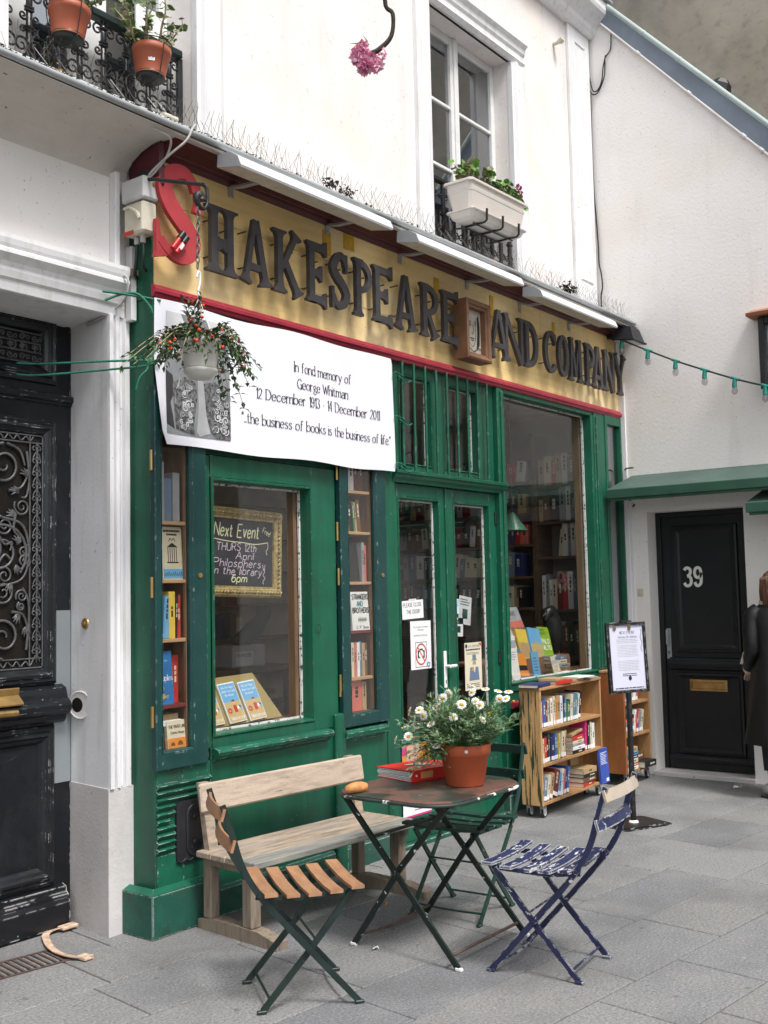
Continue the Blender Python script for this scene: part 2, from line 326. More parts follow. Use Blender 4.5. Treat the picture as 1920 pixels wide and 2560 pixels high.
        if not closed: fs+=[(3,2,1,0),tuple(4*(N-1)+k for k in range(4))]
        return s.add(vs,fs)
    def leaf(s,p,d,up,l,w,fold=.15,curl=.2):
        d=Vector(d).normalized(); u=Vector(up); sd=d.cross(u)
        if sd.length<1e-4: sd=d.orthogonal()
        sd.normalize(); u=sd.cross(d); p=Vector(p)
        a=p+d*l*.45+sd*w/2+u*fold*w; b=p+d*l*.45-sd*w/2+u*fold*w; t=p+d*l-u*curl*l; m=p+d*l*.5
        return s.add([p,a,t,b,m],[(0,4,1),(1,4,2),(0,3,4),(3,2,4)])
    def build(s,name,mats,parent=None,label=None,kind=None,cat=None,group=None):
        off=Vector((0,0,0)); o=parent; loc=False
        while o is not None:
            if o.get('_loc'): loc=True
            off+=o.location; o=o.parent
        vs=s.v
        if parent is not None and not loc: vs=[p-off for p in vs]
        ori=None
        if parent is None and vs and kind!='structure':
            ori=Vector(((min(p.x for p in vs)+max(p.x for p in vs))/2,(min(p.y for p in vs)+max(p.y for p in vs))/2,min(p.z for p in vs))); vs=[p-ori for p in vs]
        me=bpy.data.meshes.new(name); me.from_pydata([tuple(p) for p in vs],[],s.f)
        for m in (mats if isinstance(mats,(list,tuple)) else [mats]): me.materials.append(m)
        me.polygons.foreach_set('material_index',s.mi); me.polygons.foreach_set('use_smooth',s.sm); me.update()
        ob=bpy.data.objects.new(name,me); COL.objects.link(ob)
        if parent is not None: ob.parent=parent
        if ori is not None: ob.location=ori
        tag(ob,label,cat,group,kind); return ob
def tag(o,label=None,cat=None,group=None,kind=None):
    for k,v in (('label',label),('category',cat),('group',group),('kind',kind)):
        if v: o[k]=v
    return o
def thing(name,label,cat,loc=(0,0,0),rz=0.,group=None,local=False,kind=None):
    o=bpy.data.objects.new(name,None); COL.objects.link(o); o.empty_display_size=.05; o.location=loc; o.rotation_euler=(0,0,rz)
    if local: o['_loc']=1
    return tag(o,label,cat,group,kind)
def dup(o,parent=None):
    c=o.copy(); COL.objects.link(c)
    if parent is not None: c.parent=parent
    for ch in o.children: dup(ch,c)
    return c
def spiral(cx,cz,r0,turns,a0,sgn=1,n=22,r1=.15):
    return [(cx+r0*(1-(1-r1)*t)*math.cos(a0+sgn*2*math.pi*turns*t),cz+r0*(1-(1-r1)*t)*math.sin(a0+sgn*2*math.pi*turns*t)) for t in [i/n for i in range(n+1)]]
def scurve(pts,k=5,closed=False):
    n=len(pts); out=[]; D=len(pts[0])
    for i in range(n if closed else n-1):
        if closed: a,b,c,d=pts[i-1],pts[i],pts[(i+1)%n],pts[(i+2)%n]
        else: a,b,c,d=pts[max(i-1,0)],pts[i],pts[i+1],pts[min(i+2,n-1)]
        for j in range(k):
            t=j/k; out.append(tuple(.5*(2*b[q]+(c[q]-a[q])*t+(2*a[q]-5*b[q]+4*c[q]-d[q])*t*t+(3*b[q]-a[q]-3*c[q]+d[q])*t**3) for q in range(D)))
    if not closed: out.append(tuple(pts[-1]))
    return out
# ------------------------------------------------------------------ stroke lettering (flat print, chalk, painted titles)
O_='c3.1 8,5.4 6.8,6.2 4,5.4 1.2,3.1 0,.8 1.2,0 4,.8 6.8,3.1 8'
GL={'A':'0 0,3 8,6 0;1.2 3,4.8 3','B':'0 0,0 8;c0 8,2.5 8,4 6.2,2.5 4.2,0 4.2;c0 4.2,3 4.2,4.8 2.1,3 0,0 0','C':'c5.6 6.4,3.5 8,1 6.8,0 4,1 1.2,3.5 0,5.6 1.6','D':'0 0,0 8;c0 8,3 7.8,5.4 5.6,5.4 2.4,3 .2,0 0',
'E':'0 0,0 8;0 8,4.6 8;0 4.2,3.6 4.2;0 0,4.8 0','F':'0 0,0 8;0 8,4.6 8;0 4.2,3.6 4.2','G':'c5.6 6.4,3.5 8,1 6.8,0 4,1 1.2,3.5 0,5.6 1.4;5.6 0,5.6 3.6,3.6 3.6','H':'0 0,0 8;5.2 0,5.2 8;0 4.2,5.2 4.2','I':'0 0,0 8','J':'3 8,3 2;c3 2,1.8 0,0 .8',
'K':'0 0,0 8;4.8 8,0 3.4;1.6 4.8,5.2 0','L':'0 8,0 0;0 0,4.4 0','M':'0 0,.4 8;.4 8,3.4 1.5,6.4 8;6.4 8,6.8 0','N':'0 0,0 8;0 8,5.2 0;5.2 0,5.2 8','O':O_,'P':'0 0,0 8;c0 8,3 8,4.6 6,3 4,0 4','Q':O_+';3.6 1.8,6.2 -1','R':'0 0,0 8;c0 8,3 8,4.6 6,3 4,0 4;2.2 4,5 0',
'S':'c4.6 6.8,2.6 8,.5 6.6,1 4.9,3.6 3.6,4.8 1.9,3 0,1.2 .2,0 1.4','T':'2.8 0,2.8 8;0 8,5.6 8','U':'c0 8,0 2.2,1.4 .2,3.8 .2,5.2 2.2,5.2 8','V':'0 8,3 0,6 8','W':'0 8,2.2 0,4.2 6.5,6.2 0,8.4 8','X':'0 0,5.4 8;0 8,5.4 0','Y':'0 8,2.8 4,5.6 8;2.8 4,2.8 0','Z':'0 8,5 8,0 0,5 0',
'a':'c.4 4,1.6 5,3 4.3,3.2 3,3.2 0;c3.2 3,1.2 2.8,0 1.4,1 0,2.2 .1,3.2 1.2','b':'0 8,0 0;c0 3.6,1.6 5,3.5 4,3.5 1,1.8 0,0 1','c':'c3.2 4,1.8 5,.2 4,0 2.4,.6 .6,2 0,3.3 1','d':'3.4 8,3.4 0;c3.4 3.8,1.8 5,.1 3.8,.1 1,1.6 0,3.4 1.2','e':'c.1 2.8,3.3 2.8,2.9 4.5,1.6 5,.3 4,0 2.4,.6 .5,2 0,3.3 1',
'f':'c2.8 7.4,1.8 8,1 7,1 5,1 0;0 5,2.4 5','g':'c3.2 4.6,1.6 5,.2 3.6,1.4 2.2,2.8 3,2.8 4.4;c1 2.2,.5 1.2,2.6 .8,3.4 -.6,2 -2.2,.2 -1.6,.4 -.2,1.6 .4','h':'0 8,0 0;c0 3.6,1.8 5,3.2 4,3.2 0','i':'0 5,0 0;0 6.9,0 7.5','j':'c1 5,1 -1,0 -2.4;1 6.9,1 7.5','k':'0 8,0 0;3 5,0 2;1.2 3,3.4 0','l':'0 8,0 0',
'm':'0 5,0 0;c0 3.8,1.6 5,2.8 4,2.8 0;c2.8 3.8,4.4 5,5.6 4,5.6 0','n':'0 5,0 0;c0 3.6,1.8 5,3.2 4,3.2 0','o':'c1.8 5,3.3 4.2,3.6 2.5,3.3 .8,1.8 0,.3 .8,0 2.5,.3 4.2,1.8 5','p':'0 5,0 -2.5;c0 3.6,1.6 5,3.5 4,3.5 1,1.8 0,0 1','q':'3.4 5,3.4 -2.5;c3.4 3.8,1.8 5,.1 3.8,.1 1,1.6 0,3.4 1.2','r':'0 5,0 0;c0 3.4,1.2 5,2.4 4.6',
's':'c2.8 4.2,1.4 5,.2 3.8,1.6 2.6,3 1.3,1.4 0,0 .9','t':'c1 7,1 1,1.8 .1,2.8 .5;0 5,2.4 5','u':'c0 5,0 1.2,1.2 0,3 1;3.2 5,3.2 0','v':'0 5,1.7 0,3.4 5','w':'0 5,1.5 0,2.8 4.2,4.1 0,5.6 5','x':'0 0,3.2 5;0 5,3.2 0','y':'0 5,1.8 0;c3.6 5,1.8 0,.8 -2.2,-.2 -2','z':'0 5,3 5,0 0,3 0',
'0':'c1.9 8,3.6 6.6,4 4,3.6 1.4,1.9 0,.4 1.4,0 4,.4 6.6,1.9 8','1':'.2 6.6,1.6 8,1.6 0','2':'c.2 6.2,2 8,3.9 6.4,2.8 3.6,0 0;0 0,4 0','3':'c.2 6.9,.9 7.8,2 8,3.3 7.4,3.6 6.2,3 4.9,1.7 4.4;c1.7 4.4,3.2 4,3.9 2.6,3.6 .9,2.2 0,.8 .3,0 1.4','4':'3 0,3 8,0 2.4,4.2 2.4','5':'3.8 8,.6 8,.3 4.4;c.3 4.4,2.2 5.2,4 3.2,3 .4,1.2 0,0 .8','6':'c3.6 7.2,1.4 7,0 3.4,.6 .6,2.2 0,3.9 1.2,3.8 3.8,2.2 4.8,.2 3','7':'0 8,4 8,1.4 0','8':'c2 8,3.6 6.6,2.2 4.4,.3 2.4,.6 .5,2 0,3.6 .6,3.8 2.4,1.9 4.4,.4 6.4,2 8','9':'c3.7 5.4,3.2 7.4,1.9 8,.6 7.4,.1 5.8,.6 4.2,1.9 3.6,3.2 4.2,3.7 5.6,3.7 2.6,3.2 .8,1.9 0,.7 .4,.1 1.6',
'.':'0 0,0 .7',',':'.3 .7,0 -1.2','!':'0 8,0 2.6;0 0,0 .7','"':'0 8,0 6;1.3 8,1.3 6',"'":'0 8,0 6','-':'0 3,2.2 3',':':'0 .6,0 1.2;0 3.8,0 4.4','&':'c5 0,1 6,2 8,3.2 6.6,.4 2.4,1.4 0,3.4 .4,5 3','(':'c1.2 9,0 4,1.2 -1',')':'c0 9,1.2 4,0 -1','/':'0 -1,3 9'}
def gstrokes(ch):
    out=[]
    for st in GL.get(ch,'').split(';'):
        if not st: continue
        cv=st[0]=='c'; st=st[1:] if cv else st
        p=[tuple(float(t) for t in q.split()) for q in st.split(',')]
        out.append((scurve(p,4) if cv else p,cv))
    return out
def gwidth(ch):
    if ch==' ': return 2.4
    xs=[p[0] for s_,c in gstrokes(ch) for p in s_]; return max(xs)-min(xs)+1e-6 if xs else 2
def twidth(s,sp=1.6,g=1.): return sum(gwidth(c)*(g if c.islower() else 1)+sp for c in s)-sp
def text(mb,s,u,v,h,fit=None,align='l',mode='sans',w=.9,sp=1.6,slant=0.,z=.0006,jit=0.,rot=0.):
    """strokes of s onto the (u,v) plane of mb; h = cap height, fit = total width"""
    k=h/8.; gf=1.3 if mode=='serif' else 1.; kx=k if fit is None else fit/max(1e-6,twidth(s,sp,gf)); tot=twidth(s,sp,gf)*kx
    x=u-{'l':0,'c':tot/2,'r':tot}[align]; e=0; x0=x
    for ch in s:
        jy=R.uniform(-jit,jit)*h; gg=gf if ch.islower() else 1.
        for pts,cv in [(q_,c_) for g_,c_ in gstrokes(ch) for q_ in ([g_] if c_ else [g_[i_:i_+2] for i_ in range(len(g_)-1)])]:
            P=[(x+(p[0]*gg+slant*p[1])*kx,v+p[1]*k+jy) for p in pts]
            if rot: P=[(x0+(a-x0)*math.cos(rot)-(b-v)*math.sin(rot),v+(a-x0)*math.sin(rot)+(b-v)*math.cos(rot)) for a,b in P]
            e=(e+1)%7; zz=z+e*.00006
            if mode=='serif':
                ws=[]
                for i in range(len(pts)):
                    a,b=pts[max(i-1,0)],pts[min(i+1,len(pts)-1)]; dx,dy=abs(b[0]-a[0])*kx,abs(b[1]-a[1])*k
                    f=dy/(math.hypot(dx,dy)+1e-9); ws.append(.36*k+max(0,w*kx-.36*k)*f**1.3)
                mb.ribbon(P,ws,zz)
                if cv and ch in 'hmnrfu' and abs(pts[-1][1])<.05 and abs(pts[-1][0]-pts[-2][0])<.4:
                    q=P[-1]; mb.add([(q[0]-.95*kx,q[1],zz+.00003),(q[0]+.95*kx,q[1],zz+.00003),(q[0]+.95*kx,q[1]+.4*k,zz+.00003),(q[0]-.95*kx,q[1]+.4*k,zz+.00003)],[(0,1,2,3)])
                if not cv and len(pts)==2 and abs(pts[0][0]-pts[1][0])<.5 and abs(pts[0][1]-pts[1][1])>2.5:
                    for q in P: 
                        mb.add([(q[0]-.95*kx,q[1]-.24*k,zz+.00003),(q[0]+.95*kx,q[1]-.24*k,zz+.00003),(q[0]+.95*kx,q[1]+.24*k,zz+.00003),(q[0]-.95*kx,q[1]+.24*k,zz+.00003)],[(0,1,2,3)])
            else: mb.ribbon(P,w*min(k,kx*1.4),zz)
        x+=(gwidth(ch)*gg+sp)*kx
    return tot
def lines(mb,u0,u1,v1,n,dv,w,z=.0006,rag=.3):
    for i in range(n):
        x=u0
        e=u1-(R.random()*rag*(u1-u0))
        while x<e:
            l=R.uniform(.08,.2)*(u1-u0); mb.box(x,min(x+l,e),v1-i*dv-w,v1-i*dv,0,z); x+=l+.02*(u1-u0)
ORD=['first','second','third','fourth','fifth','sixth','seventh','eighth','ninth','tenth','eleventh','twelfth','thirteenth','fourteenth','fifteenth','sixteenth','seventeenth','eighteenth','nineteenth','twentieth','twenty-first','twenty-second','twenty-third','twenty-fourth','twenty-fifth','twenty-sixth','twenty-seventh','twenty-eighth','twenty-ninth','thirtieth','thirty-first','thirty-second','thirty-third','thirty-fourth','thirty-fifth','thirty-sixth']
# ================================================================== GROUND
g=MB(); g.add([(-60,-60,-.035),(60,-60,-.035),(60,60,-.035),(-60,60,-.035)],[(0,1,2,3)]); g.build('ground',m_asph,kind='structure')
pv=MB(); pv.box(-9,9,-9,.6,-.03,-.006); pave=pv.build('pavement',m_mort,kind='structure')
_r=random.Random(3); rot=Matrix.Rotation(rad(-6.5),4,'Z')
row=0; y=-5.2
while y<.75:
    h=.405+_r.uniform(-.03,.03); x=-3.2+_r.uniform(0,.6)
    while x<8.0:
        w=_r.choice((.62,.74,.86,.95))
        c=rot@Vector((x+w/2,y+h/2,0))
        if -2.8<c.x<7.6 and -4.6<c.y<.72 and not (c.y>.42 and c.x>.2):
            b=MB(); dz=_r.uniform(-.0012,.0008); b.box(-w/2+.004,w/2-.004,-h/2+.004,h/2-.004,-.026,dz,c=.003)
            X=Matrix.Translation(c)@rot@Matrix.Rotation(_r.uniform(-.004,.004),4,'Z'); b.v=[X@p for p in b.v]
            b.build('paving_slab',_r.choice(m_slab),pave)
        x+=w
    y+=h
# ================================================================== MAIN BUILDING (white upper storey, door surround)
bld=thing('bookshop_building','white rendered building above the shop with moulded window surrounds and a zinc ledge','building',(2.4,.3,0))
b=MB()
for x0,x1,z0,z1 in ((-4.5,-.64,3.9,7.4),(.53,2.79,4.02,7.4),(2.79,3.95,5.87,7.4),(3.95,5.36,4.02,7.4),(-.64,.53,6.6,7.4),(-.64,5.36,3.9,4.02),(-.64,.53,4.02,4.14)): b.box(x0,x1,.18,.50,z0,z1)
b.build('upper_wall',m_wallu,bld)
b=MB()
b.box(-4.5,-2.25,.17,.55,0,3.9); b.box(-2.25,-.07,.17,.55,3.0,3.9); b.box(-.06,.10,.28,.55,3.0,3.9); b.box(-.07,.10,.17,.30,3.0,3.9)
b.build('lower_wall',m_walls,bld)
# pilaster beside the carriage door: moulded above a plain stone base, splayed reveal
b=MB()
b.add([(-.073,.17,.69),(-.03,.52,.69),(-.03,.52,3.0),(-.073,.17,3.0)],[(0,3,2,1)])
prof=[(-.073,-.17),(-.073,-.150),(-.050,-.150),(-.047,-.176),(-.034,-.178),(-.028,-.158),(-.014,-.150),(.002,-.172),(.016,-.182),(.024,-.182),(.028,-.160),(.052,-.156),(.056,-.176),(.10,-.176)]
b.mould(prof,.69,3.0,'v'); b.v=[(FAC(0)@p) if i>=4 else p for i,p in enumerate(b.v)]
b.build('door_pilaster',m_trim,bld)
b=MB(); b.add([(-.080,.160,0),(.10,.160,0),(.10,.30,0),(-.03,.54,0),(-.080,.160,.69),(.10,.160,.69),(.10,.30,.69),(-.03,.54,.69)],[(0,1,5,4),(0,4,7,3),(4,5,6,7),(1,2,6,5)])
b.build('pilaster_base',m_stone,bld)
b=MB(FAC(.17)); b.mould([(3.0,-.3),(2.995,0),(3.0,.012),(3.03,.02),(3.045,.02),(3.055,.035),(3.085,.045),(3.10,.045),(3.12,.055),(3.15,.085),(3.165,.085),(3.175,.075),(3.19,.082),(3.215,.088),(3.235,.088),(3.245,0.)],-2.3,.0,'u')
b.build('door_lintel',m_trim,bld)
b=MB(FAC(.17)); b.box(-2.25,-.07,2.995,3.003,-.36,-.002); b.build('lintel_soffit',m_trim,bld)
# ledge
b=MB(FAC(0)); b.mould([(3.868,.215),(3.895,.215),(4.135,-.185),(4.12,-.185),(3.868,.19)],-4.5,5.36,'u')
b.tube([(-4.5,3.876,.218),(5.30,3.893,.218)],.017,8); b.build('zinc_ledge',m_zinc,bld)
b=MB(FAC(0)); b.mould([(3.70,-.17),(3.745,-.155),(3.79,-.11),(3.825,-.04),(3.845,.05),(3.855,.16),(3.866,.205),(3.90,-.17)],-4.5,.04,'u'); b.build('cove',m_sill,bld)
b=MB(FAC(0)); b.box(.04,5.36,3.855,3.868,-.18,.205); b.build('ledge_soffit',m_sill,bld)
# upper window surrounds
def surround(u0,u1,v0,v1,left=True):
    b=MB(FAC(.18)); P=[(0,0),(0,.035),(.03,.045),(.05,.03),(.10,.03),(.115,.045),(.15,.045),(.165,.022),(.188,.022),(.188,-.02)]
    n=len(P)
    for sgn,ua in ((1,u0-.185),(-1,u1+.185)): b.mould([(ua+sgn*d,w) for d,w in P][::sgn],v0,v1,'v')
    if v1<6.2:
        b.mould([(v1+.20,0),(v1+.20,.05),(v1+.175,.075),(v1+.15,.05),(v1+.11,.045),(v1+.09,.03),(v1+.05,.03),(v1+.03,.045),(v1,.022),(v1,-.02)],u0-.186,u1+.186,'u')
    return b.build('window_surround',m_trim,bld)
surround(2.79,3.95,4.03,5.87); surround(-.64,.53,4.13,6.6)
def upper_window(u0,u1,v0,v1,bars,y,lw):
    f=MB(FAC(y)); c=(u0+u1)/2
    for a,b_ in ((u0,u0+.05),(u1-.05,u1),(c-.055,c+.055)): f.box(a,b_,v0,v1,0,.05,c=.006)
    f.box(c-.022,c+.022,v0,v1,.045,.068,c=.008)
    for a,b_ in ((v0,v0+.07),(v1-.06,v1)): f.box(u0+.05,c-.055,a,b_,0,.046,c=.006); f.box(c+.055,u1-.05,a,b_,0,.046,c=.006)
    for z in bars: f.box(u0+.05,c-.055,z-.014,z+.014,.008,.042,c=.005); f.box(c+.055,u1-.05,z-.014,z+.014,.008,.042,c=.005)
    fo=f.build('window_frame',m_wframe,bld)
    zs=[v0+.07]+list(bars)+[v1-.06]
    for a,b_ in ((u0+.05,c-.055),(c+.055,u1-.05)):
        for i in range(len(zs)-1):
            p=MB(FAC(y)); e=.014 if i else 0; p.box(a,b_,zs[i]+e,zs[i+1]-(.014 if i<len(zs)-2 else 0),.018,.022); p.build('pane',m_glassu,fo)
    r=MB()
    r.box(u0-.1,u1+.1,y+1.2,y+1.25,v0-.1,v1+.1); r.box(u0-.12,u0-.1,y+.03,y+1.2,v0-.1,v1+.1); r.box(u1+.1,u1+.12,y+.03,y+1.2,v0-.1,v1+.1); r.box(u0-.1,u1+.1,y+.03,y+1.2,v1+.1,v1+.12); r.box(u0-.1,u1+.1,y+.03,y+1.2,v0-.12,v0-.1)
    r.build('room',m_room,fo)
upper_window(2.79,3.95,4.10,5.87,(4.80,5.30),.38,.0); upper_window(-.64,.53,4.14,6.6,(4.85,5.45),.46,0)
b=MB(FAC(.46)); b.box(-.63,-.36,4.14,4.85,.052,.07,c=.004); b.box(-.14,.10,4.14,4.85,.052,.07,c=.004); b.box(.30,.52,4.14,4.85,.052,.07,c=.004); b.build('lower_board',m_wframe,bld)
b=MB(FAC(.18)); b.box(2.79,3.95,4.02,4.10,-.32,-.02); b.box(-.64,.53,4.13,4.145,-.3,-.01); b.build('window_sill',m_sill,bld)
# corner pilaster and cornice
b=MB(FAC(.18)); b.box(4.95,5.35,4.05,6.62,0,.03,c=.004); b.frame(5.03,5.27,4.30,6.50,[(0,.031),(.012,.040),(.022,.040),(.034,.026),(.05,.020),(.12,.020)]); b.build('corner_pilaster',m_trim,bld)
b=MB(FAC(.18)); b.mould([(6.62,0),(6.62,.06),(6.66,.09),(6.70,.10),(6.74,.14),(6.80,.20),(6.83,.21),(6.90,.21),(6.92,.20),(6.92,0)],-4.5,5.42,'u'); b.build('cornice',m_trim,bld)
b=MB(FAC(.18)); b.box(-4.5,5.45,6.922,6.95,-.02,.24); b.build('cornice_zinc',m_zinc,bld)
b=MB(); b.box(5.42,5.80,.30,.75,6.4,8.6); b.build('rear_wall',m_walls,bld)
b=MB(FAC(.18)); b.tube([(4.72,6.33,0),(4.72,6.33,.07)],.018,8); b.tube([(4.72,6.33,.06),(4.72,6.35,.09)],.03,8); b.build('wall_peg',m_box,bld)
# ================================================================== SIDE BUILDING (number 39) and what is fixed to it
SX=5.38
sb=thing('side_building','white rendered side building with a sloping zinc topped parapet beside the bookshop','building',(5.55,-1.5,0))
def ztop(u): return max(4.0,6.704-1.127*(u+0.0))
b=MB(SID(SX)); u1=4.6
for poly in ([(-.30,0),(.22,0),(.22,ztop(.22)),(-.30,ztop(-.30))],[(.22,2.245),(1.06,2.245),(1.06,ztop(1.06)),(.22,ztop(.22))],[(1.06,0),(u1,0),(u1,4.0),(2.40,4.0),(1.06,ztop(1.06))]): b.prism(poly,-.32,0)
b.build('side_wall',m_walls,sb)
b=MB(SID(SX)); P=lambda u,d:(u,ztop(u)+d)
b.prism([P(-.05,.0),P(2.40,.0),P(2.40,.29),P(-.05,.20)],-.10,.012); b.build('zinc_flashing',m_zincb,sb)
b=MB(SID(SX)); b.tube([(-.05,ztop(-.05)+.205,.0),(2.40,4.295,.0)],.026,8); b.tube([(4.6,4.0,0),(2.38,4.0,0)],.02,8)
for u in (.36,.68,1.45): b.tube([(u,ztop(u)+.205+.037*(u+.05)-.0,0),(u+.012,ztop(u)+.20+.037*(u+.05)-.012,0)],.030,8)
b.build('ridge_roll',m_zincg,sb)
b=MB(SID(SX)); b.tube([(-.08,ztop(-.08)-.01,.012),(.7,ztop(.7)-.012,.014),(1.4,ztop(1.4)-.01,.012),(2.40,3.99,.012)],.014,6)
for u in (.30,.75,1.2,1.34): b.tube([(u,ztop(u)-.011,.012),(u+.03,ztop(u+.03)-.011,.012)],.021,6)
b.build('edge_moulding',m_stone,sb)
b=MB(SID(SX)); b.box(-.02,.06,0,3.4,.0,.018,c=.003); b.box(-.16,.02,3.50,4.05,0,.05); b.box(.02,.09,.0,2.40,.0,.012,c=.003)
b.build('corner_strip',m_trim,sb)
# porch canopy over door 39
def canopy(u0,u1,zw,zf,w,label):
    t=thing('canopy',label,'canopy',(SX-.2,-(u0+u1)/2,zf),group='green canopies on the side wall')
    b=MB(SID(SX)); b.add([(u0+.03,zw,.0),(u1,zw,.0),(u1,zf+.022,w),(u0-.02,zf+.022,w),(u0+.03,zw-.03,.0),(u1,zw-.03,.0),(u1,zf-.0,w),(u0-.02,zf-.0,w)],[(0,3,2,1),(4,5,6,7),(0,4,7,3),(1,2,6,5)]); b.build('roof',m_can,t)
    b=MB(SID(SX)); b.box(u0-.02,u1,zf-.055,zf+.021,w-.03,w+.006,c=.004); b.box(u0,u1,zf-.075,zf-.056,w-.06,w-.012); b.build('fascia',m_canf,t)
    return t
canopy(.07,2.2,2.575,2.405,.42,'long green sloping canopy over the black door, against the white side wall')
canopy(1.25,2.5,2.40,2.215,.43,'lower green canopy cut by the right edge of the photo, just beyond the black door')
b=MB(SID(SX)); b.tube([(.08,2.355,.02),(.08,2.40,.05)],.008,6); b.tube([(.02,2.62,0),(.06,2.64,.03),(.13,2.64,.04)],.007,6); b.tube([(.11,2.32,.0),(.11,2.30,.03)],.008,6); b.build('wall_hook',m_iron,sb)
# door 39
d39=thing('entrance_door','black panelled entrance door numbered 39 under the green canopy','door',(SX+.2,-.63,.03))
T39=SID(SX+.20)
b=MB(SID(SX)); b.box(.20,1.07,-.02,.035,-.34,.02,c=.006); b.build('threshold',m_stone,d39)
b=MB(T39); b.box(.215,.262,.035,2.245,-.06,.025,c=.004); b.box(1.02,1.065,.035,2.245,-.06,.025,c=.004); b.box(.262,1.02,2.20,2.245,-.06,.0245,c=.004); b.build('door_frame',m_black39,d39)
b=MB(T39); b.box(.264,1.018,.045,2.198,-.055,0); lf=b.build('door_leaf',m_black39,d39)
PM=[(0,.001),(.006,.022),(.022,.026),(.032,.014),(.05,.012),(.062,.004),(.07,.001)]
b=MB(T39); b.frame(.355,.935,1.03,2.12,PM); b.frame(.355,.935,.17,.86,PM[:4]+[(.045,.002)]); b.build('panel_moulding',m_black39,d39)
b=MB(T39); b.mould([(.875,.001),(.89,.02),(.90,.024),(.915,.035),(.935,.04),(.95,.03),(.965,.028),(.98,.018),(.99,.001)],.30,.985,'u'); b.build('middle_rail',m_black39,d39)
b=MB(T39); b.mould([(.046,.001),(.046,.030),(.10,.032),(.115,.045),(.135,.045),(.15,.03),(.165,.012),(.165,.001)],.275,1.01,'u'); b.build('kick_rail',m_black39,d39)
b=MB(T39); text(b,'39',.455,1.60,.155,fit=.150,mode='bold',w=1.35,sp=1.9,z=.002); b.build('door_number',m_white,d39)
b=MB(T39); b.box(.272,.315,.97,1.235,0,.008,c=.003); b.box(.275,.300,1.09,1.225,.008,.035,c=.006); hp=b.build('handle_plate',m_steel,d39)
b=MB(T39); b.lathe([(.0,.0),(.008,.0),(.008,.004),(0,.004)],(.293,1.03,.008),10); b.box(.290,.296,1.005,1.03,.008,.010); b.build('keyhole',m_iron,d39)
b=MB(T39); b.frame(.47,.795,.705,.80,[(0,0),(0,.012),(.018,.014),(.022,.004),(.05,.004)]); b.box(.492,.773,.727,.778,.001,.006); b.build('letterbox',m_brass,d39)
# bell, cables, wall display case, small plaque
b=MB(SID(SX)); b.box(.115,.165,1.52,1.585,.0,.012,c=.004); b.tube([(.14,1.552,.011),(.14,1.552,.018)],.016,10); b.build('doorbell',m_box,None,'square cream doorbell on the white wall left of the black door',cat='doorbell')
b=MB(SID(SX)); b.tube(scurve([(-.17,6.56,.02),(-.16,6.40,.02),(-.17,6.29,.02),(-.15,6.12,.025),(-.08,6.09,.03),(-.01,6.21,.03),(.0,6.33,.02),(.005,6.40,.02),(.06,6.46,.02),(.07,6.60,.02)],4),.006,5); b.tube(scurve([(-.17,6.35,.025),(-.145,6.22,.03),(-.12,6.12,.03),(-.07,6.12,.03),(-.03,6.20,.03),(-.015,6.32,.025),(.01,6.42,.02)],4),.006,5)
b.build('wall_cable',m_cabk,None,'thin black cable drooping in a loop below the zinc flashing on the white wall',cat='cable')
b=MB(SID(SX)); b.tube(scurve([(-.155,6.10,.02),(-.16,5.6,.018),(-.155,5.2,.02),(-.14,4.9,.02),(-.13,4.66,.02),(-.13,4.52,.02),(-.11,4.42,.025),(-.10,4.30,.03),(-.12,4.21,.025),(-.12,4.12,.02)],4),.007,5)
b.build('wall_cable',m_cabk,None,'black cable running straight down the corner of the two white walls',cat='cable')
lan=thing('display_case','dark framed wall display case under a little red tiled roof at the right edge','display case',(SX-.1,-1.55,3.18))
b=MB(SID(SX)); b.box(1.29,1.335,3.17,3.755,.0,.12,c=.004); b.box(2.0,2.045,3.17,3.755,0,.12,c=.004); b.box(1.335,2.0,3.17,3.21,0,.118,c=.004); b.box(1.335,2.0,3.70,3.755,0,.118,c=.004); b.build('case_frame',m_iron,lan)
b=MB(SID(SX)); b.box(1.335,2.0,3.21,3.70,0,.03); b.build('backing',m_plite,lan)
b=MB(SID(SX)); b.box(1.335,2.0,3.21,3.70,.09,.094); b.build('pane',m_glass,lan)
b=MB(SID(SX)); b.add([(1.22,3.765,0),(2.12,3.765,0),(2.12,3.76,.19),(1.22,3.76,.19),(1.22,3.85,0),(2.12,3.85,0),(2.12,3.785,.20),(1.22,3.785,.20)],[(0,1,2,3),(4,7,6,5),(3,2,6,7),(0,3,7,4),(1,5,6,2)]); b.build('tile_roof',m_tile,lan)
b=MB(SID(SX)); b.box(1.335,1.6,2.015,2.05,.0,.012); b.build('plaque',m_iron,None,'small black plaque on the white wall under the lower green canopy',cat='plaque')
# far grey gable
b=MB(); b.box(9,9.6,-14,9,0,13); b.build('gable_wall',m_conc,None,'tall weathered grey gable wall behind the zinc parapet, top right',cat='wall')
b=MB(); b.lathe([(0,0),(.11,.0),(.115,.06),(.09,.16),(.05,.2),(0,.21)],(0,0,0),6,2,False); X=Matrix.Translation((5.62,-.90,5.80))@Matrix.Rotation(.4,4,'X'); b.v=[X@p for p in b.v]; b.build('roof_vent',m_saucer,None,'small black vent hood sticking up behind the zinc parapet',cat='vent')
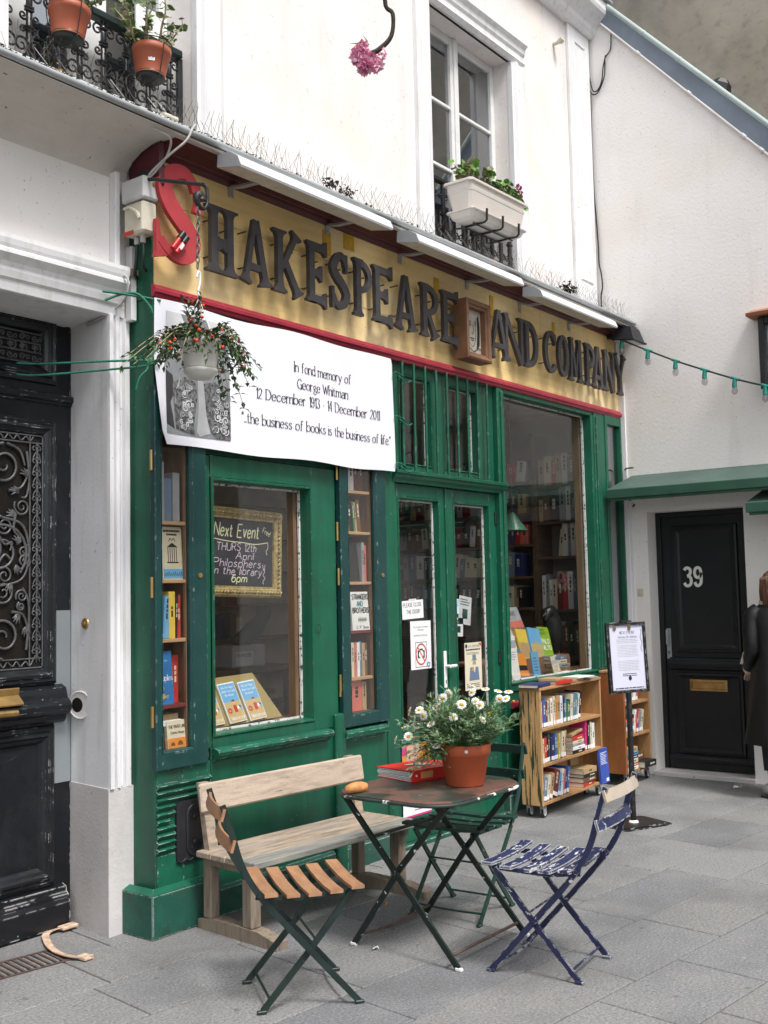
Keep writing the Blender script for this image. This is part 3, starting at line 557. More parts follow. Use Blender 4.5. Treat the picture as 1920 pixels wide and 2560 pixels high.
# ================================================================== CARRIAGE DOOR (left)
cdr=thing('carriage_door','tall black panelled carriage door with cast iron scroll grilles at the left edge','door',(-1.0,.52,0))
TC=FAC(.52)
b=MB(TC); b.box(-2.2,-.035,.0,3.1,-.08,0); b.build('door_leaf',m_black,cdr)
b=MB(TC); b.box(-2.2,-.03,2.60,2.635,0,.03,c=.006); b.box(-2.2,-.03,2.585,2.60,.0,.012); b.build('transom_bar',m_black,cdr)
PD=[(0,.001),(.004,.018),(.016,.026),(.03,.022),(.036,.034),(.05,.038),(.06,.026),(.075,.018),(.085,.004),(.088,-.012),(.09,-.012)]
b=MB(TC); b.frame(-1.05,-.125,2.68,3.02,PD); b.build('panel_moulding',m_black,cdr)
b=MB(TC); b.frame(-1.05,-.125,1.185,2.50,PD); b.build('panel_moulding',m_black,cdr)
b=MB(TC); b.frame(-1.05,-.135,.215,.985,PD[:8]+[(.09,.001)]); b.build('panel_moulding',m_black,cdr)
b=MB(TC); b.mould([(.995,.001),(.995,.025),(1.01,.04),(1.03,.045),(1.045,.075),(1.06,.088),(1.085,.09),(1.10,.08),(1.115,.055),(1.14,.05),(1.165,.04),(1.175,.02),(1.182,.001)],-2.2,-.088,'u'); b.build('heavy_rail',m_black,cdr)
b=MB(TC); b.mould([(.012,.001),(.012,.06),(.125,.062),(.145,.05),(.16,.048),(.17,.035),(.195,.03),(.205,.001)],-2.2,-.078,'u'); b.build('kick_board',mat('black_door_scuffed',(.009,.010,.013),.30,.3,7,.3,90,edge=((.55,.54,.52),.012,.465,14),wear=((.50,.49,.47),.315,24)),cdr)
b=MB(TC)
for (cx,cz,hw,hh,d) in ((-.42,.885,.16,-.17,.014),(-.42,.31,.16,.16,.014)): b.add([(cx-hw,cz,.001),(cx+hw,cz,.001),(cx,cz+hh,.001),(cx,cz+hh*.33,d)],[(0,1,3),(1,2,3),(2,0,3)])
b.build('facet',m_black,cdr)
b=MB(TC); b.box(-.132,-.035,.695,1.545,.0,.004); b.build('steel_plate',m_steel,cdr)
b=MB(TC); b.mould([(1.105,.095),(1.112,.098),(1.15,.055),(1.18,.06),(1.186,.058),(1.15,.050),(1.105,.088)],-.62,-.365,'u'); b.build('letter_flap',m_brass,cdr)
b=MB(TC); b.tube([(-.56,1.075,.11),(-.41,1.072,.11)],.016,8); b.tube([(-.5,1.075,.05),(-.5,1.075,.11)],.012,8); b.build('pull_handle',m_brass,cdr)
# grilles: dark glass behind, scrolls proud of it
b=MB(TC); b.box(-.96,-.21,2.765,2.935,.0005,.002); b.build('grille_back',m_saucer,cdr)
b=MB(TC); b.box(-.96,-.21,1.27,2.415,.0005,.002); b.build('grille_back',mat('grille_dark',(.011,.009,.007),.35,.4,8),cdr)
def scr(parent,pts,r,w=.012,m=m_ironl,T=TC,n=5,taper=True):
    b=MB(T); N=len(pts); b.tube([(u,v,w) for u,v in pts],[r*(1-.35*i/N) for i in range(N)] if taper else r,n); return b.build('scroll',m,parent)
for z in (2.775,2.83,2.875,2.925): 
    b=MB(TC); b.tube([(-.96,z,.010),(-.215,z,.010)],.0055,5); b.build('grille_bar',m_ironl,cdr)
for i,cx in enumerate((-.255,-.325,-.395,-.465,-.535)):
    s=1 if i%2 else -1
    for cz,rr in ((2.80,.018),(2.9,.018)):
        scr(cdr,spiral(cx,cz,rr,1.4,0,s,16),.0045); scr(cdr,spiral(cx+.03,cz,rr*.8,1.2,math.pi,-s,14),.004)
    scr(cdr,spiral(cx+.012,2.852,.026,1.5,math.pi/2,s,18),.005)
    b=MB(TC)
    for k in range(5): a=math.pi*(.1+.2*k); b.tube([(cx,2.845,.011),(cx+.022*math.cos(a),2.845+.024*math.sin(a),.016)],[.006,.003],5)
    b.build('palmette',m_ironl,cdr)
for u in (-.278,-.205): 
    b=MB(TC); b.tube([(u,1.275,.010),(u,2.41,.010)],.005,5); b.build('grille_bar',m_ironl,cdr)
for v in (1.315,1.27,2.375,2.412):
    b=MB(TC); b.tube([(-.96,v,.010),(-.21,v,.010)],.005,5); b.build('grille_bar',m_ironl,cdr)
pal=MB(TC); 
for sx in (-1,1):
    pal.tube([(u,v,.012) for u,v in scurve([(0,.0),(sx*.012,.014),(sx*.022,.008),(sx*.02,-.004),(sx*.012,-.004)],3)],.0042,5)
    pal.tube([(0,-.01,.012),(sx*.014,-.03,.012),(sx*.02,-.045,.012)],.0036,5)
pal.tube([(0,.03,.014),(0,.0,.016),(0,-.05,.012)],[.003,.008,.003],6); pal.tube([(0,.016,.016),(0,.024,.016)],.010,6)
for k in range(17):
    z=1.345+k*.0625; q=MB(TC)
    q.v=[p+Vector((-.241,0,z)) for p in pal.v]; q.f=list(pal.f);q.mi=list(pal.mi);q.sm=list(pal.sm); q.build('palmette',m_ironl,cdr)
for k in range(9):
    for zz in (1.293,2.394):
        q=MB(TC); sgn=1 if k%2 else -1; q.tube([(u,v,.012) for u,v in scurve([(-.26-k*.072,zz-.012*sgn),(-.28-k*.072,zz+.013*sgn),(-.30-k*.072,zz-.010*sgn),(-.325-k*.072,zz+.012*sgn)],3)],.0042,5); q.build('scroll',m_ironl,cdr)
for cx,cz,r,s,a in ((-.425,2.255,.105,1,1.6),(-.425,1.425,.105,-1,-1.6),(-.325,2.055,.045,1,2.6),(-.312,1.838,.036,-1,1.2),(-.312,1.79,.036,1,-1.2),(-.325,1.62,.034,-1,3.6),(-.33,1.57,.022,1,2),(-.44,1.84,.15,1,-.8),(-.5,1.84,.07,-1,2.2),(-.42,1.96,.05,1,2),(-.42,1.72,.05,-1,-2),(-.425,1.64,.055,1,4)):
    scr(cdr,spiral(cx,cz,r,1.75,a,s,34),.0085 if r>.06 else .0065,.014)
for pts in ([(-.30,2.33),(-.285,2.2),(-.30,2.11),(-.33,2.10)],[(-.30,1.36),(-.285,1.5),(-.29,1.6),(-.32,1.66)],[(-.44,2.0),(-.33,1.97),(-.29,1.88),(-.29,1.78),(-.33,1.70),(-.44,1.67)],[(-.40,2.13),(-.33,2.15),(-.29,2.22)],[(-.38,1.545),(-.32,1.53),(-.29,1.46)],[(-.41,2.36),(-.34,2.33),(-.31,2.26)],[(-.36,2.02),(-.37,1.94),(-.33,1.90)],[(-.46,1.92),(-.42,1.87),(-.38,1.88),(-.39,1.84)],[(-.46,1.77),(-.42,1.82),(-.39,1.80)]):
    scr(cdr,scurve(pts,6),.008,.015)
for cx,cz,a0 in ((-.345,2.12,2.6),(-.30,2.20,1.9),(-.335,1.53,-2.4),(-.30,1.47,-1.8),(-.35,1.87,1.6),(-.355,1.77,-1.4),(-.37,2.0,2.2),(-.38,1.68,-2.2)):
    q=MB(TC)
    for k in range(4):
        a=a0+.38*(k-1.5); l=.052-.006*abs(k-1.5); q.tube([(cx,cz,.013),(cx+.5*l*math.cos(a-.15),cz+.5*l*math.sin(a-.15),.020),(cx+l*math.cos(a+.2),cz+l*math.sin(a+.2),.015)],[.005,.008,.002],5)
    q.build('acanthus',m_ironl,cdr)
b=MB(); b.lathe([(0,.016),(.010,.016),(.012,.010),(.022,.012),(.028,.006),(.030,0)],(0,0,0),16,2); X=Matrix.Translation((-.047,.375,1.478))@Matrix.Rotation(rad(-90),4,'Y')@Matrix.Rotation(0,4,'Z'); b.v=[X@p for p in b.v]; b.build('bell_push',m_brass,None,'round brass bell push in the white door reveal',cat='bell push')
b=MB(); X=Matrix.Translation((-.052,.415,1.075))@Matrix.Rotation(rad(-83),4,'Z')@Matrix.Rotation(rad(90),4,'X')
b.T=X; ov=[(.075*math.cos(rad(a_)),.066*math.sin(rad(a_)),0) for a_ in range(0,360,20)]; b.tube(ov,.006,8,True); b.add([(x*.95,y*.95,.002) for x,y,z in ov]+[(-.02+x*.5,y*.55,-.0) for x,y,z in ov],[(i,(i+1)%18,(i+1)%18+18,i+18) for i in range(18)],True); b.m=1; b.add([(-.02+x*.5,y*.55,.0005) for x,y,z in ov],[tuple(range(18))])
b.build('stone_socket',[m_stone,m_saucer],None,'hollowed stone recess in the door reveal below the brass bell push',cat='recess')
# ================================================================== SHOP SIGN: fascia, letters
sign=thing('shop_sign','yellow shop sign board reading SHAKESPEARE AND COMPANY in raised letters','sign',(2.7,0,3.15))
seams=[[.08,1.62,2.75,4.4,5.385],[.08,1.55,3.3,5.385],[.08,2.2,4.0,5.385]]
zs=[3.15,3.365,3.585,3.805]
for r_ in range(3):
    for i in range(len(seams[r_])-1):
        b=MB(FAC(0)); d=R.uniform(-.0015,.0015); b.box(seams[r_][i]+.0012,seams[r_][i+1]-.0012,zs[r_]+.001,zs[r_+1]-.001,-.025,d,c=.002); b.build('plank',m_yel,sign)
b=MB(FAC(0)); b.box(.08,5.385,3.16,3.80,-.04,-.02); b.build('backing_board',m_bord,sign)
b=MB(FAC(0)); b.mould([(3.085,.0),(3.085,.014),(3.10,.022),(3.108,.034),(3.125,.036),(3.132,.026),(3.145,.022),(3.152,.008),(3.152,0)],.062,5.39,'u'); b.build('red_moulding',m_strip,sign)
b=MB(FAC(0)); b.mould([(3.800,.0),(3.798,.016),(3.815,.03),(3.822,.05),(3.828,.055),(3.838,.09),(3.848,.12),(3.8545,.17),(3.856,.0)],.075,5.38,'u'); b.box(.045,.08,3.62,3.856,-.16,.10,c=.02); b.build('bordeaux_cornice',m_bord,sign)
for x,z0,z1,wd in ((1.41,3.62,3.765,.075),(2.56,3.615,3.735,.06),(3.27,3.60,3.76,.05),(1.62,3.70,3.795,.10),(4.21,3.58,3.74,.045)):
    b=MB(FAC(0)); b.box(x-wd/2,x+wd/2,z0,z1,.0012,.0035); b.build('tape',mat('ochre_tape',(.62,.36,.03),.5,.15,20),sign)
H0,HL=3.276,.352
class Let(MB):
    def __init__(s): super().__init__(FAC(-.060)); s.k=0
    def z(s): s.k+=1; return .030-.0012*s.k
    def bar(s,p0,p1,w,f0=0.,f1=0.,e=.045):
        p0,p1=Vector(p0),Vector(p1); t=(p1-p0).normalized(); n=Vector((-t.y,t.x)); A=[];B=[]
        pr=[(0,w/2+f0)]+([(.012,w/2+f0),(e*.55,w/2+f0*.3),(e,w/2)] if f0 else [])
        L=(p1-p0).length
        pe=([(L-e,w/2),(L-e*.55,w/2+f1*.3),(L-.012,w/2+f1)] if f1 else [])+[(L,w/2+f1)]
        for d,h in pr+pe: q=p0+t*d; A.append(q+n*h); B.append(q-n*h)
        s.prism([(q.x,q.y) for q in B+A[::-1]],0,s.z())
    def arc(s,pts,w,closed=False): s.ribbon(pts,w,s.z(),.026,closed=closed)
def ell(cx,cz,rx,rz,a0,a1,n=26): return [(cx+rx*math.cos(rad(a0+(a1-a0)*i/n)),cz+rz*math.sin(rad(a0+(a1-a0)*i/n))) for i in range(n+1)]
def letter(ch,x0,x1,z0=H0,h=HL,st=.045,th=.033):
    L=Let(); z1=z0+h; x0+=.034; w=x1-x0
    if ch=='H':
        L.bar((x0+.062,z0),(x0+.062,z1),st,.034,.034); L.bar((x1-.062,z0),(x1-.062,z1),st,.034,.034); L.bar((x0+.08,z0+h*.44),(x1-.08,z0+h*.44),.052,.012,.012,.05)
    elif ch=='A':
        ax=x0+w*.50; L.bar((x0+.036,z0),(ax-.004,z1),th*.92,.028,0); L.bar((x1-.036,z0),(ax+.004,z1),st*.92,.028,0); L.bar((x0+w*.27,z0+h*.26),(x1-w*.27,z0+h*.26),.036)
    elif ch=='K':
        L.bar((x0+.05,z0),(x0+.05,z1),st,.032,.032); L.bar((x0+.07,z0+h*.40),(x1-.045,z1),th,0,.03); L.bar((x0+.10,z0+h*.50),(x1-.03,z0),st*.95,0,.022)
    elif ch=='E':
        L.bar((x0+.052,z0),(x0+.052,z1),st,.020,.020)
        for zz,l,f in ((z1-.022,w,.022),(z0+.022,w*.97,.024),(z0+h*.50,w*.78,.026)): L.bar((x0+.04,zz),(x0+l,zz),.044,0,f,.05)
    elif ch=='S':
        c=[(x1-.035,z1-.085),(x1-.045,z1-.045),(x0+w*.55,z1-.024),(x0+.062,z1-.05),(x0+.035,z1-.11),(x0+.075,z1-.165),(x0+w*.58,z0+.165),(x1-.032,z0+.105),(x1-.050,z0+.045),(x0+w*.48,z0+.022),(x0+.05,z0+.04),(x0+.028,z0+.085)]
        p=scurve(c,4); n=len(p); L.arc(p,[.030+.028*math.sin(math.pi*i/(n-1))**1.2 for i in range(n)])
        L.bar((x0+.027,z0+.005),(x0+.027,z0+.13),.022); L.bar((x1-.030,z1-.12),(x1-.030,z1-.01),.022)
    elif ch in 'PR':
        L.bar((x0+.05,z0),(x0+.05,z1),st,.022,.022); zb=z0+h*.40
        p=[(x0+.05,z1-.024)]+ell(x1-.115,(z1+zb)/2,.085,(z1-zb)/2-.024,90,-90,16)+[(x0+.05,zb+.024)]; L.arc(p,.040)
        if ch=='R': L.bar((x0+w*.42,zb+.02),(x1-.035,z0),st*.92,0,.024)
    elif ch=='N':
        L.bar((x0+.055,z0),(x0+.055,z1),th,.030,.016); L.bar((x1-.045,z0),(x1-.045,z1),th,.0,.030); L.bar((x0+.052,z1),(x1-.05,z0),st,0.0,0.0)
    elif ch=='D':
        L.bar((x0+.05,z0),(x0+.05,z1),st,.020,.020); p=[(x0+.05,z1-.024)]+ell(x1-.135,(z0+z1)/2,.108,h/2-.024,90,-90,20)+[(x0+.05,z0+.024)]; L.arc(p,.045)
    elif ch=='C':
        p=ell(x0+w*.5,(z0+z1)/2,w*.5-.028,h/2-.026,42,318,30); L.arc(p,[.034+.017*abs(math.cos(rad(42+276*i/30))) for i in range(31)]); L.bar((x1-.048,z1-.115),(x1-.042,z1-.03),.02)
    elif ch=='O':
        p=ell(x0+w*.5,(z0+z1)/2,w*.5-.028,h/2-.026,0,360,36)[:-1]; L.arc(p,[.035+.017*abs(math.cos(2*math.pi*i/36)) for i in range(36)],True)
    elif ch=='M':
        L.bar((x0+.04,z0),(x0+.058,z1),th*.9,.026,.012); L.bar((x1-.04,z0),(x1-.058,z1),st*.9,.026,.012); L.bar((x0+.058,z1),(x0+w*.5,z0+.04),st*.8); L.bar((x1-.058,z1),(x0+w*.5,z0+.04),th*.75)
    elif ch=='Y':
        L.bar((x0+w*.52,z0),(x0+w*.52,z0+h*.48),st,.028,0); L.bar((x0+w*.5,z0+h*.44),(x0+.04,z1),st*.9,0,.024); L.bar((x0+w*.53,z0+h*.44),(x1-.03,z1),th*.9,0,.024)
    # standoff pins
    for px,pz in ((x0+.06,z0+h*.25),(x0+.06,z0+h*.8),(x1-.06,z0+h*.72)): L.tube([(px,pz,-.060),(px,pz,.002)],.0045,5)
    L.build('sign_letter',m_let,sign)
for ch,x0,x1 in (('H',.318,.590),('A',.572,.835),('K',.826,1.098),('E',1.090,1.312),('S',1.302,1.520),('P',1.520,1.745),('E',1.705,1.948),('A',1.940,2.205),('R',2.215,2.462),('E',2.452,2.698),
                 ('A',3.050,3.370),('N',3.245,3.600),('D',3.552,3.805),('C',3.862,4.120),('O',4.080,4.302),('M',4.262,4.545),('P',4.545,4.772),('A',4.680,4.925),('N',4.875,5.160),('Y',5.085,5.372)): letter(ch,x0,x1)
L=Let(); c=scurve([(.286,3.655),(.262,3.708),(.205,3.738),(.125,3.712),(.082,3.635),(.125,3.545),(.225,3.452),(.268,3.385),(.235,3.315),(.165,3.296),(.10,3.318),(.052,3.36)],6); n=len(c)
L.arc(c,[.050+.048*math.sin(math.pi*min(1,max(0,(i/(n-1)-.08)/.84)))**1.1 for i in range(n)])
L.bar((.302,3.55),(.302,3.715),.030,.012,.0,.06); L.prism([(.024,3.272),(.062,3.30),(.058,3.36),(.040,3.455),(.026,3.455)],0,L.z()); L.prism([(.018,3.262),(.10,3.285),(.12,3.335),(.04,3.36)],0,L.z())
for px,pz in ((.12,3.62),(.25,3.40)): L.tube([(px,pz,-.060),(px,pz,.002)],.0045,5)
L.build('sign_letter',m_redS,sign,'large red S')
# portrait box in the sign
pf=thing('portrait_frame','small old wooden frame with a line drawn face, set before the word AND','picture frame',(2.85,-.1,3.18))
TF=FAC(-.055)@Matrix.Rotation(rad(-1.5),4,'Z'); o_=Vector((2.68,3.205,0))
b=MB(FAC(-.055)); b.frame(2.685,2.995,3.185,3.60,[(0,0),(0,.105),(.012,.112),(.03,.104),(.036,.092),(.05,.088),(.052,.05)]); b.build('frame_moulding',m_oldfr,pf)
b=MB(FAC(-.055)); b.box(2.735,2.945,3.235,3.55,.03,.05); b.build('panel',m_port,pf)
b=MB(FAC(-.105)); bx=2.735
for pts,w in (([(2.775,3.50),(2.768,3.42),(2.785,3.34),(2.82,3.295),(2.85,3.30),(2.875,3.35),(2.88,3.42),(2.878,3.49)],.005),([(2.845,3.45),(2.848,3.41),(2.842,3.385),(2.825,3.378)],.005),([(2.80,3.345),(2.825,3.352),(2.84,3.346),(2.86,3.352)],.006),([(2.815,3.34),(2.83,3.332),(2.85,3.338)],.005),([(2.785,3.455),(2.80,3.465),(2.82,3.458)],.005),([(2.79,3.44),(2.803,3.448),(2.818,3.44),(2.803,3.435),(2.79,3.44)],.004),([(2.855,3.46),(2.868,3.467),(2.88,3.458)],.005),([(2.858,3.443),(2.868,3.448),(2.88,3.441)],.004),([(2.74,3.29),(2.80,3.275),(2.84,3.255),(2.90,3.285),(2.94,3.28)],.006)):
    b.ribbon(scurve(pts,4),w,.0006+.00005*len(b.f))
b.prism([(2.885,3.27),(2.925,3.31),(2.93,3.45),(2.915,3.52),(2.895,3.50),(2.90,3.40)],.0,.0012); b.build('face_drawing',m_print,pf)
# ================================================================== LAMP TROUGHS over the sign
def trough(x0,x1,dz,lab):
    t=thing('sign_light',lab,'sign light',((x0+x1)/2,-.27,3.75+dz),group='aluminium strip lights over the sign')
    q=[(3.777,.19),(3.742,.352),(3.752,.358),(3.80,.338),(3.832,.288),(3.845,.225),(3.842,.195)]; q=[(z+dz,w) for z,w in q]
    b=MB(FAC(0)); b.mould(q[1:],x0+.004,x1-.004,'u',False); b.build('cover',m_lamp,t)
    b=MB(FAC(0)); b.add([(x0+.004,q[0][0],q[0][1]),(x1-.004,q[0][0],q[0][1]),(x1-.004,q[1][0],q[1][1]),(x0+.004,q[1][0],q[1][1])],[(0,1,2,3)]); b.box(x0+.06,x1-.06,q[0][0]-.014,q[0][0]-.004,.225,.30); b.build('underside',m_box,t)
    for xa in (x0,x1-.004):
        b=MB(FAC(0)); b.add([(xa,z,w) for z,w in q]+[(xa+.0035,z,w) for z,w in q],[tuple(range(7))[::-1],tuple(range(7,14))]+[(i,(i+1)%7,(i+1)%7+7,i+7) for i in range(7)])
        for i in (0,1,3,5): z,w=q[i]; cz,cw=3.79+dz,.265; zz,ww=z+(cz-z)*.13,w+(cw-w)*.13; b.tube([(xa-.002,zz,ww),(xa+.002,zz,ww)],.004,6)
        b.build('end_cap',m_lampe,t)
    for xb in (x0+.22*(x1-x0)+.0,x0+.22*(x1-x0)+.80):
        b=MB(FAC(0)); b.box(xb-.018,xb+.018,3.745+dz,3.83,.004,.008); b.sweep([(xb,3.80+dz*.5,.008),(xb,3.785+dz,.09),(xb,3.78+dz,.19),(xb,3.775+dz,.24)],.012,.034,(1,0,0)); b.tube([(xb,3.765+dz,.008),(xb,3.765+dz,.012)],.007,6); b.build('bracket',m_lampe,t)
trough(.335,1.605,0,'aluminium strip light over the letters SHAKES, first from the left')
trough(1.86,3.14,-.008,'aluminium strip light over the letters PEARE, second from the left')
trough(3.40,4.645,-.03,'aluminium strip light over the letters COMPANY, third from the left')
# ================================================================== SHOPFRONT (green joinery)
sf=thing('shopfront','dark green wooden shopfront with glazed doors, display cabinets and large panes under the yellow sign','shopfront',(2.7,.1,0))
F0=FAC(0)
def part(name,m,fn,parent=None,T=F0,label=None,kind=None):
    b=MB(T); fn(b); return b.build(name,m,parent or sf,label,kind)
part('corner_post',m_green,lambda b:(b.box(.07,.125,.20,3.085,-.20,0.0,c=.004),b.box(.066,.079,3.085,3.80,-.20,-.002)))
part('plinth',m_greenl,lambda b:(b.box(0,.435,0,.205,-.22,.06,c=.005)))
part('plinth_cap',m_greenw,lambda b:b.add([(0.,.204,.06),(.434,.204,.06),(.434,.222,.012),(.045,.222,.012),(0,.204,-.22),(.045,.222,-.2)],[(0,1,2,3),(0,3,5,4)]))
part('base_board',m_greenw,lambda b:b.box(.075,.235,.215,.365,-.05,.010,c=.002)); part('base_board',m_greenw,lambda b:b.box(.2375,.43,.215,.365,-.05,.009,c=.002))
for a,e in ((.075,.235),(.2375,.425)): part('base_board',m_greenw,lambda b:b.box(a,e,.70,.772,-.05,.006,c=.002))
for k in range(10):
    z=.672-.0335*k; e=.42 if k<3 else .182
    if k==5: e=.15
    part('louvre_slat',m_greenw,lambda b:b.add([(.072,z,.004),(e,z,.004),(e,z+.021,.024),(.072,z+.021,.024),(.072,z+.030,.004),(e,z+.030,.004)],[(0,1,2,3),(3,2,5,4),(0,3,4),(1,5,2)]))
part('louvre_back',m_greenw,lambda b:b.box(.075,.43,.365,.70,-.05,.003))
def plate(b):
    rr=[]
    for cx,cz,a in ((.375,.575,0),(.215,.575,90),(.215,.335,180),(.375,.335,270)): rr+=[(cx+.028*math.cos(rad(a+t)),cz+.028*math.sin(rad(a+t))) for t in (0,30,60,90)]
    b.prism(rr,.006,.020)
    b.tube([(x,.325-.012*abs(math.sin((x-.19)*60)),.020) for x in [.19+.0075*i for i in range(28)]],.006,6)
    ov=[]
    for cz,a in ((.53,0),(.38,180)): ov+=[(.305+.052*math.cos(rad(a+t)),cz+.048*math.sin(rad(a+t)),.022) for t in range(0,181,20)]
    b.tube(ov,.007,6,True)
    for cz in (.515,.395):
        b.lathe([(0,.030),(.012,.028),(.016,.020)],(.305,cz,0),12)
        for k in range(9): a=rad(k*22.5+ (0 if cz>.45 else 180)); b.tube([(.305+.026*math.cos(a),cz+.026*math.sin(a),.022),(.305+.038*math.cos(a),cz+.038*math.sin(a),.022)],.003,5)
part('cast_vent_plate',m_iron,plate)
# hinged display cabinets (two), with shelves
def cabinet(u0,u1,g0,g1,zb,zt,gb,shelves):
    D=-.20
    def fr(b):
        b.box(u0,g0-.012,zb,zt,-.01,.03,c=.004); b.box(g1+.012,u1,zb,zt,-.01,.03,c=.004); b.box(g0-.012,g1+.012,zb,gb-.012,-.01,.0295,c=.004); b.box(g0-.012,g1+.012,zt-.09,zt,-.01,.0295,c=.004)
        b.frame(g0-.012,g1+.012,gb-.012,zt-.09,[(0,.029),(.003,.029),(.012,.014),(.012,-.01)])
    f=part('display_cabinet',m_blg,fr)
    part('pane',m_glass,lambda b:b.box(g0,g1,gb,zt-.1,-.002,.001),f)
    part('lining',m_lining,lambda b:(b.box(u0+.03,g0-.02,zb+.01,zt-.01,D,-.012),b.box(g1+.018,g1+.033,zb,zt,D,-.012),b.box(u0+.03,g1+.033,zb,zt,D-.02,D),b.box(g0-.02,g1+.018,gb-.03,gb-.004,D,-.012)),f)
    part('edge_strip',m_lining,lambda b:b.box(g1-.004,g1+.017,gb,zt-.1,-.03,-.013),f)
    for i,z in enumerate(shelves): part('shelf',m_shelf if i!=3 else BM['dark red'],lambda b:b.box(g0-.018,g1+.016,z-.018,z,D+.002,-.014,c=.002),f)
    for z in (zb+.26,zb+.88,zb+1.5): part('hinge',m_brass,lambda b:b.tube([(u0-.012,z-.05,.016),(u0-.012,z+.05,.016)],.008,8),f)
    part('lock',m_brass,lambda b:(b.tube([((g1+u1)/2+.004,1.706,.028),((g1+u1)/2+.004,1.706,.035)],.013,12),b.box((g1+u1)/2+.002,(g1+u1)/2+.006,1.70,1.712,.034,.0365)),f)
    return f
SHL=(1.977,1.687,1.395,1.073); SHR=(2.22,1.971,1.668,1.376,1.097)
cabinet(.055,.392,.107,.288,.768,2.64,.858,SHL); cabinet(1.458,1.902,1.543,1.795,.818,2.70,.892,SHR)
# middle window
part('lower_panel',m_green,lambda b:b.box(.436,1.455,0.0,.83,-.05,-.0,c=.003))
part('skirting',m_greenl,lambda b:(b.mould([(0,.0),(0,.03),(.125,.03),(.14,.012),(.14,0)],.437,1.36,'u')))
part('panel_post',m_green,lambda b:b.box(1.385,1.475,0,.905,-.03,.028,c=.006))
part('bolection',m_greenw,lambda b:b.mould([(.765,.001),(.765,.014),(.775,.03),(.785,.034),(.795,.052),(.81,.058),(.823,.05),(.83,.03),(.832,.001)],.438,1.335,'u'))
def midwin(b):
    b.box(.405,.447,.83,2.33,-.06,-.004,c=.003); b.box(1.229,1.44,.83,2.33,-.09,.004,c=.003); b.box(.447,1.229,.83,.882,-.09,.0035,c=.003); b.box(.447,1.229,2.215,2.33,-.09,.0035,c=.003)
    b.frame(.447,1.229,.882,2.215,[(0,.003),(.006,.012),(.014,.010),(.018,-.02),(.02,-.079)])
wf=part('shop_window',m_green,midwin)
part('putty',m_putty,lambda b:b.frame(.465,1.211,.90,2.197,[(0,-.066),(.012,-.066),(.012,-.079)]),wf)
part('pane',m_glass,lambda b:b.box(.466,1.210,.90,2.196,-.084,-.080),wf)
part('inner_post',m_lining,lambda b:b.box(1.175,1.235,.86,2.3,-.14,-.09),wf)
part('graffiti',m_print,lambda b:(b.ribbon(scurve([(1.262,1.365),(1.245,1.39),(1.255,1.42),(1.285,1.42),(1.292,1.395),(1.275,1.37),(1.272,1.345)],4),.004,.0052),b.ribbon([(1.262,1.40),(1.262,1.375),(1.27,1.385),(1.282,1.375)],.004,.0054)),wf)
part('head_panel',m_green,lambda b:(b.box(.40,1.455,2.335,3.085,-.06,-.012),b.box(1.445,1.456,0,2.33,-.08,-.04),b.box(.125,.40,2.645,3.085,-.06,-.012),b.box(1.456,1.904,2.70,3.085,-.06,-.012)))
part('recess_strip',m_green,lambda b:b.box(1.441,1.5,.905,2.7,-.08,-.03))
part('hinge',m_brass,lambda b:b.tube([(1.447,1.91,.012),(1.447,2.02,.012)],.008,8)); part('hinge',m_brass,lambda b:b.tube([(1.447,1.0,.012),(1.447,1.10,.012)],.008,8))
# panel right of it, under the second cabinet
part('lower_panel',m_green,lambda b:b.box(1.476,1.99,0,.80,-.05,-.002,c=.003)); part('skirting',m_greenl,lambda b:b.mould([(0,.0),(0,.026),(.125,.026),(.14,.010),(.14,-.002)],1.476,1.99,'u'))
part('stone_sill',m_greenw,lambda b:b.mould([(.735,0),(.735,.012),(.75,.016),(.76,.045),(.785,.05),(.80,.035),(.805,0)],1.462,1.86,'u')); part('panel_moulding',m_green,lambda b:b.frame(1.55,1.95,.18,.46,[(0,0),(.006,.010),(.018,.010),(.026,-.004)]))
part('door_post',m_green,lambda b:b.box(1.904,2.028,0,3.085,-.10,.008,c=.005)); part('door_post',m_green,lambda b:(b.box(3.292,3.360,0,3.085,-.10,.012,c=.005),b.box(3.330,3.358,.86,3.06,.012,.024,c=.004)))
part('post_base',m_greenl,lambda b:b.box(3.285,3.36,0,.14,-.05,.03,c=.004))
# glazed double door
def door(u0,u1,g0,g1,gb,gt,hside):
    W_=-.028
    d=part('door',m_green,lambda b:(b.box(u0,g0,.03,2.298,-.085,W_,c=.004),b.box(g1,u1,.03,2.298,-.085,W_,c=.004),b.box(g0,g1,.03,gb,-.085,W_-.001,c=.003),b.box(g0,g1,gt,2.298,-.085,W_-.001,c=.003),
        b.frame(g0,g1,gb,gt,[(0,W_-.001),(.004,W_+.006),(.012,W_+.004),(.016,-.06),(.018,-.079)])))
    part('putty',m_putty,lambda b:b.frame(g0+.014,g1-.014,gb+.014,gt-.014,[(0,-.068),(.011,-.068),(.011,-.080)]),d)
    part('pane',m_glass,lambda b:b.box(g0+.014,g1-.014,gb+.014,gt-.014,-.085,-.081),d)
    part('panel_moulding',m_green,lambda b:b.frame(g0-.005,g1+.005,.16,.60,[(0,W_),(.006,W_+.012),(.02,W_+.012),(.03,W_-.006)]),d)
    part('ledge_moulding',m_greenw,lambda b:b.mould([(.635,W_),(.64,W_+.02),(.655,W_+.03),(.672,W_+.02),(.675,W_)],u0+.03,u1-.03,'u'),d)
    for z in (2.12,1.12): part('hinge',m_iron,lambda b:b.box(hside-.012,hside+.012,z-.045,z+.045,W_,W_+.012,c=.002),d)
    return d
dl=door(2.03,2.644,2.095,2.566,.72,2.215,2.042); dr=door(2.6465,3.29,2.735,3.200,.72,2.215,3.278)
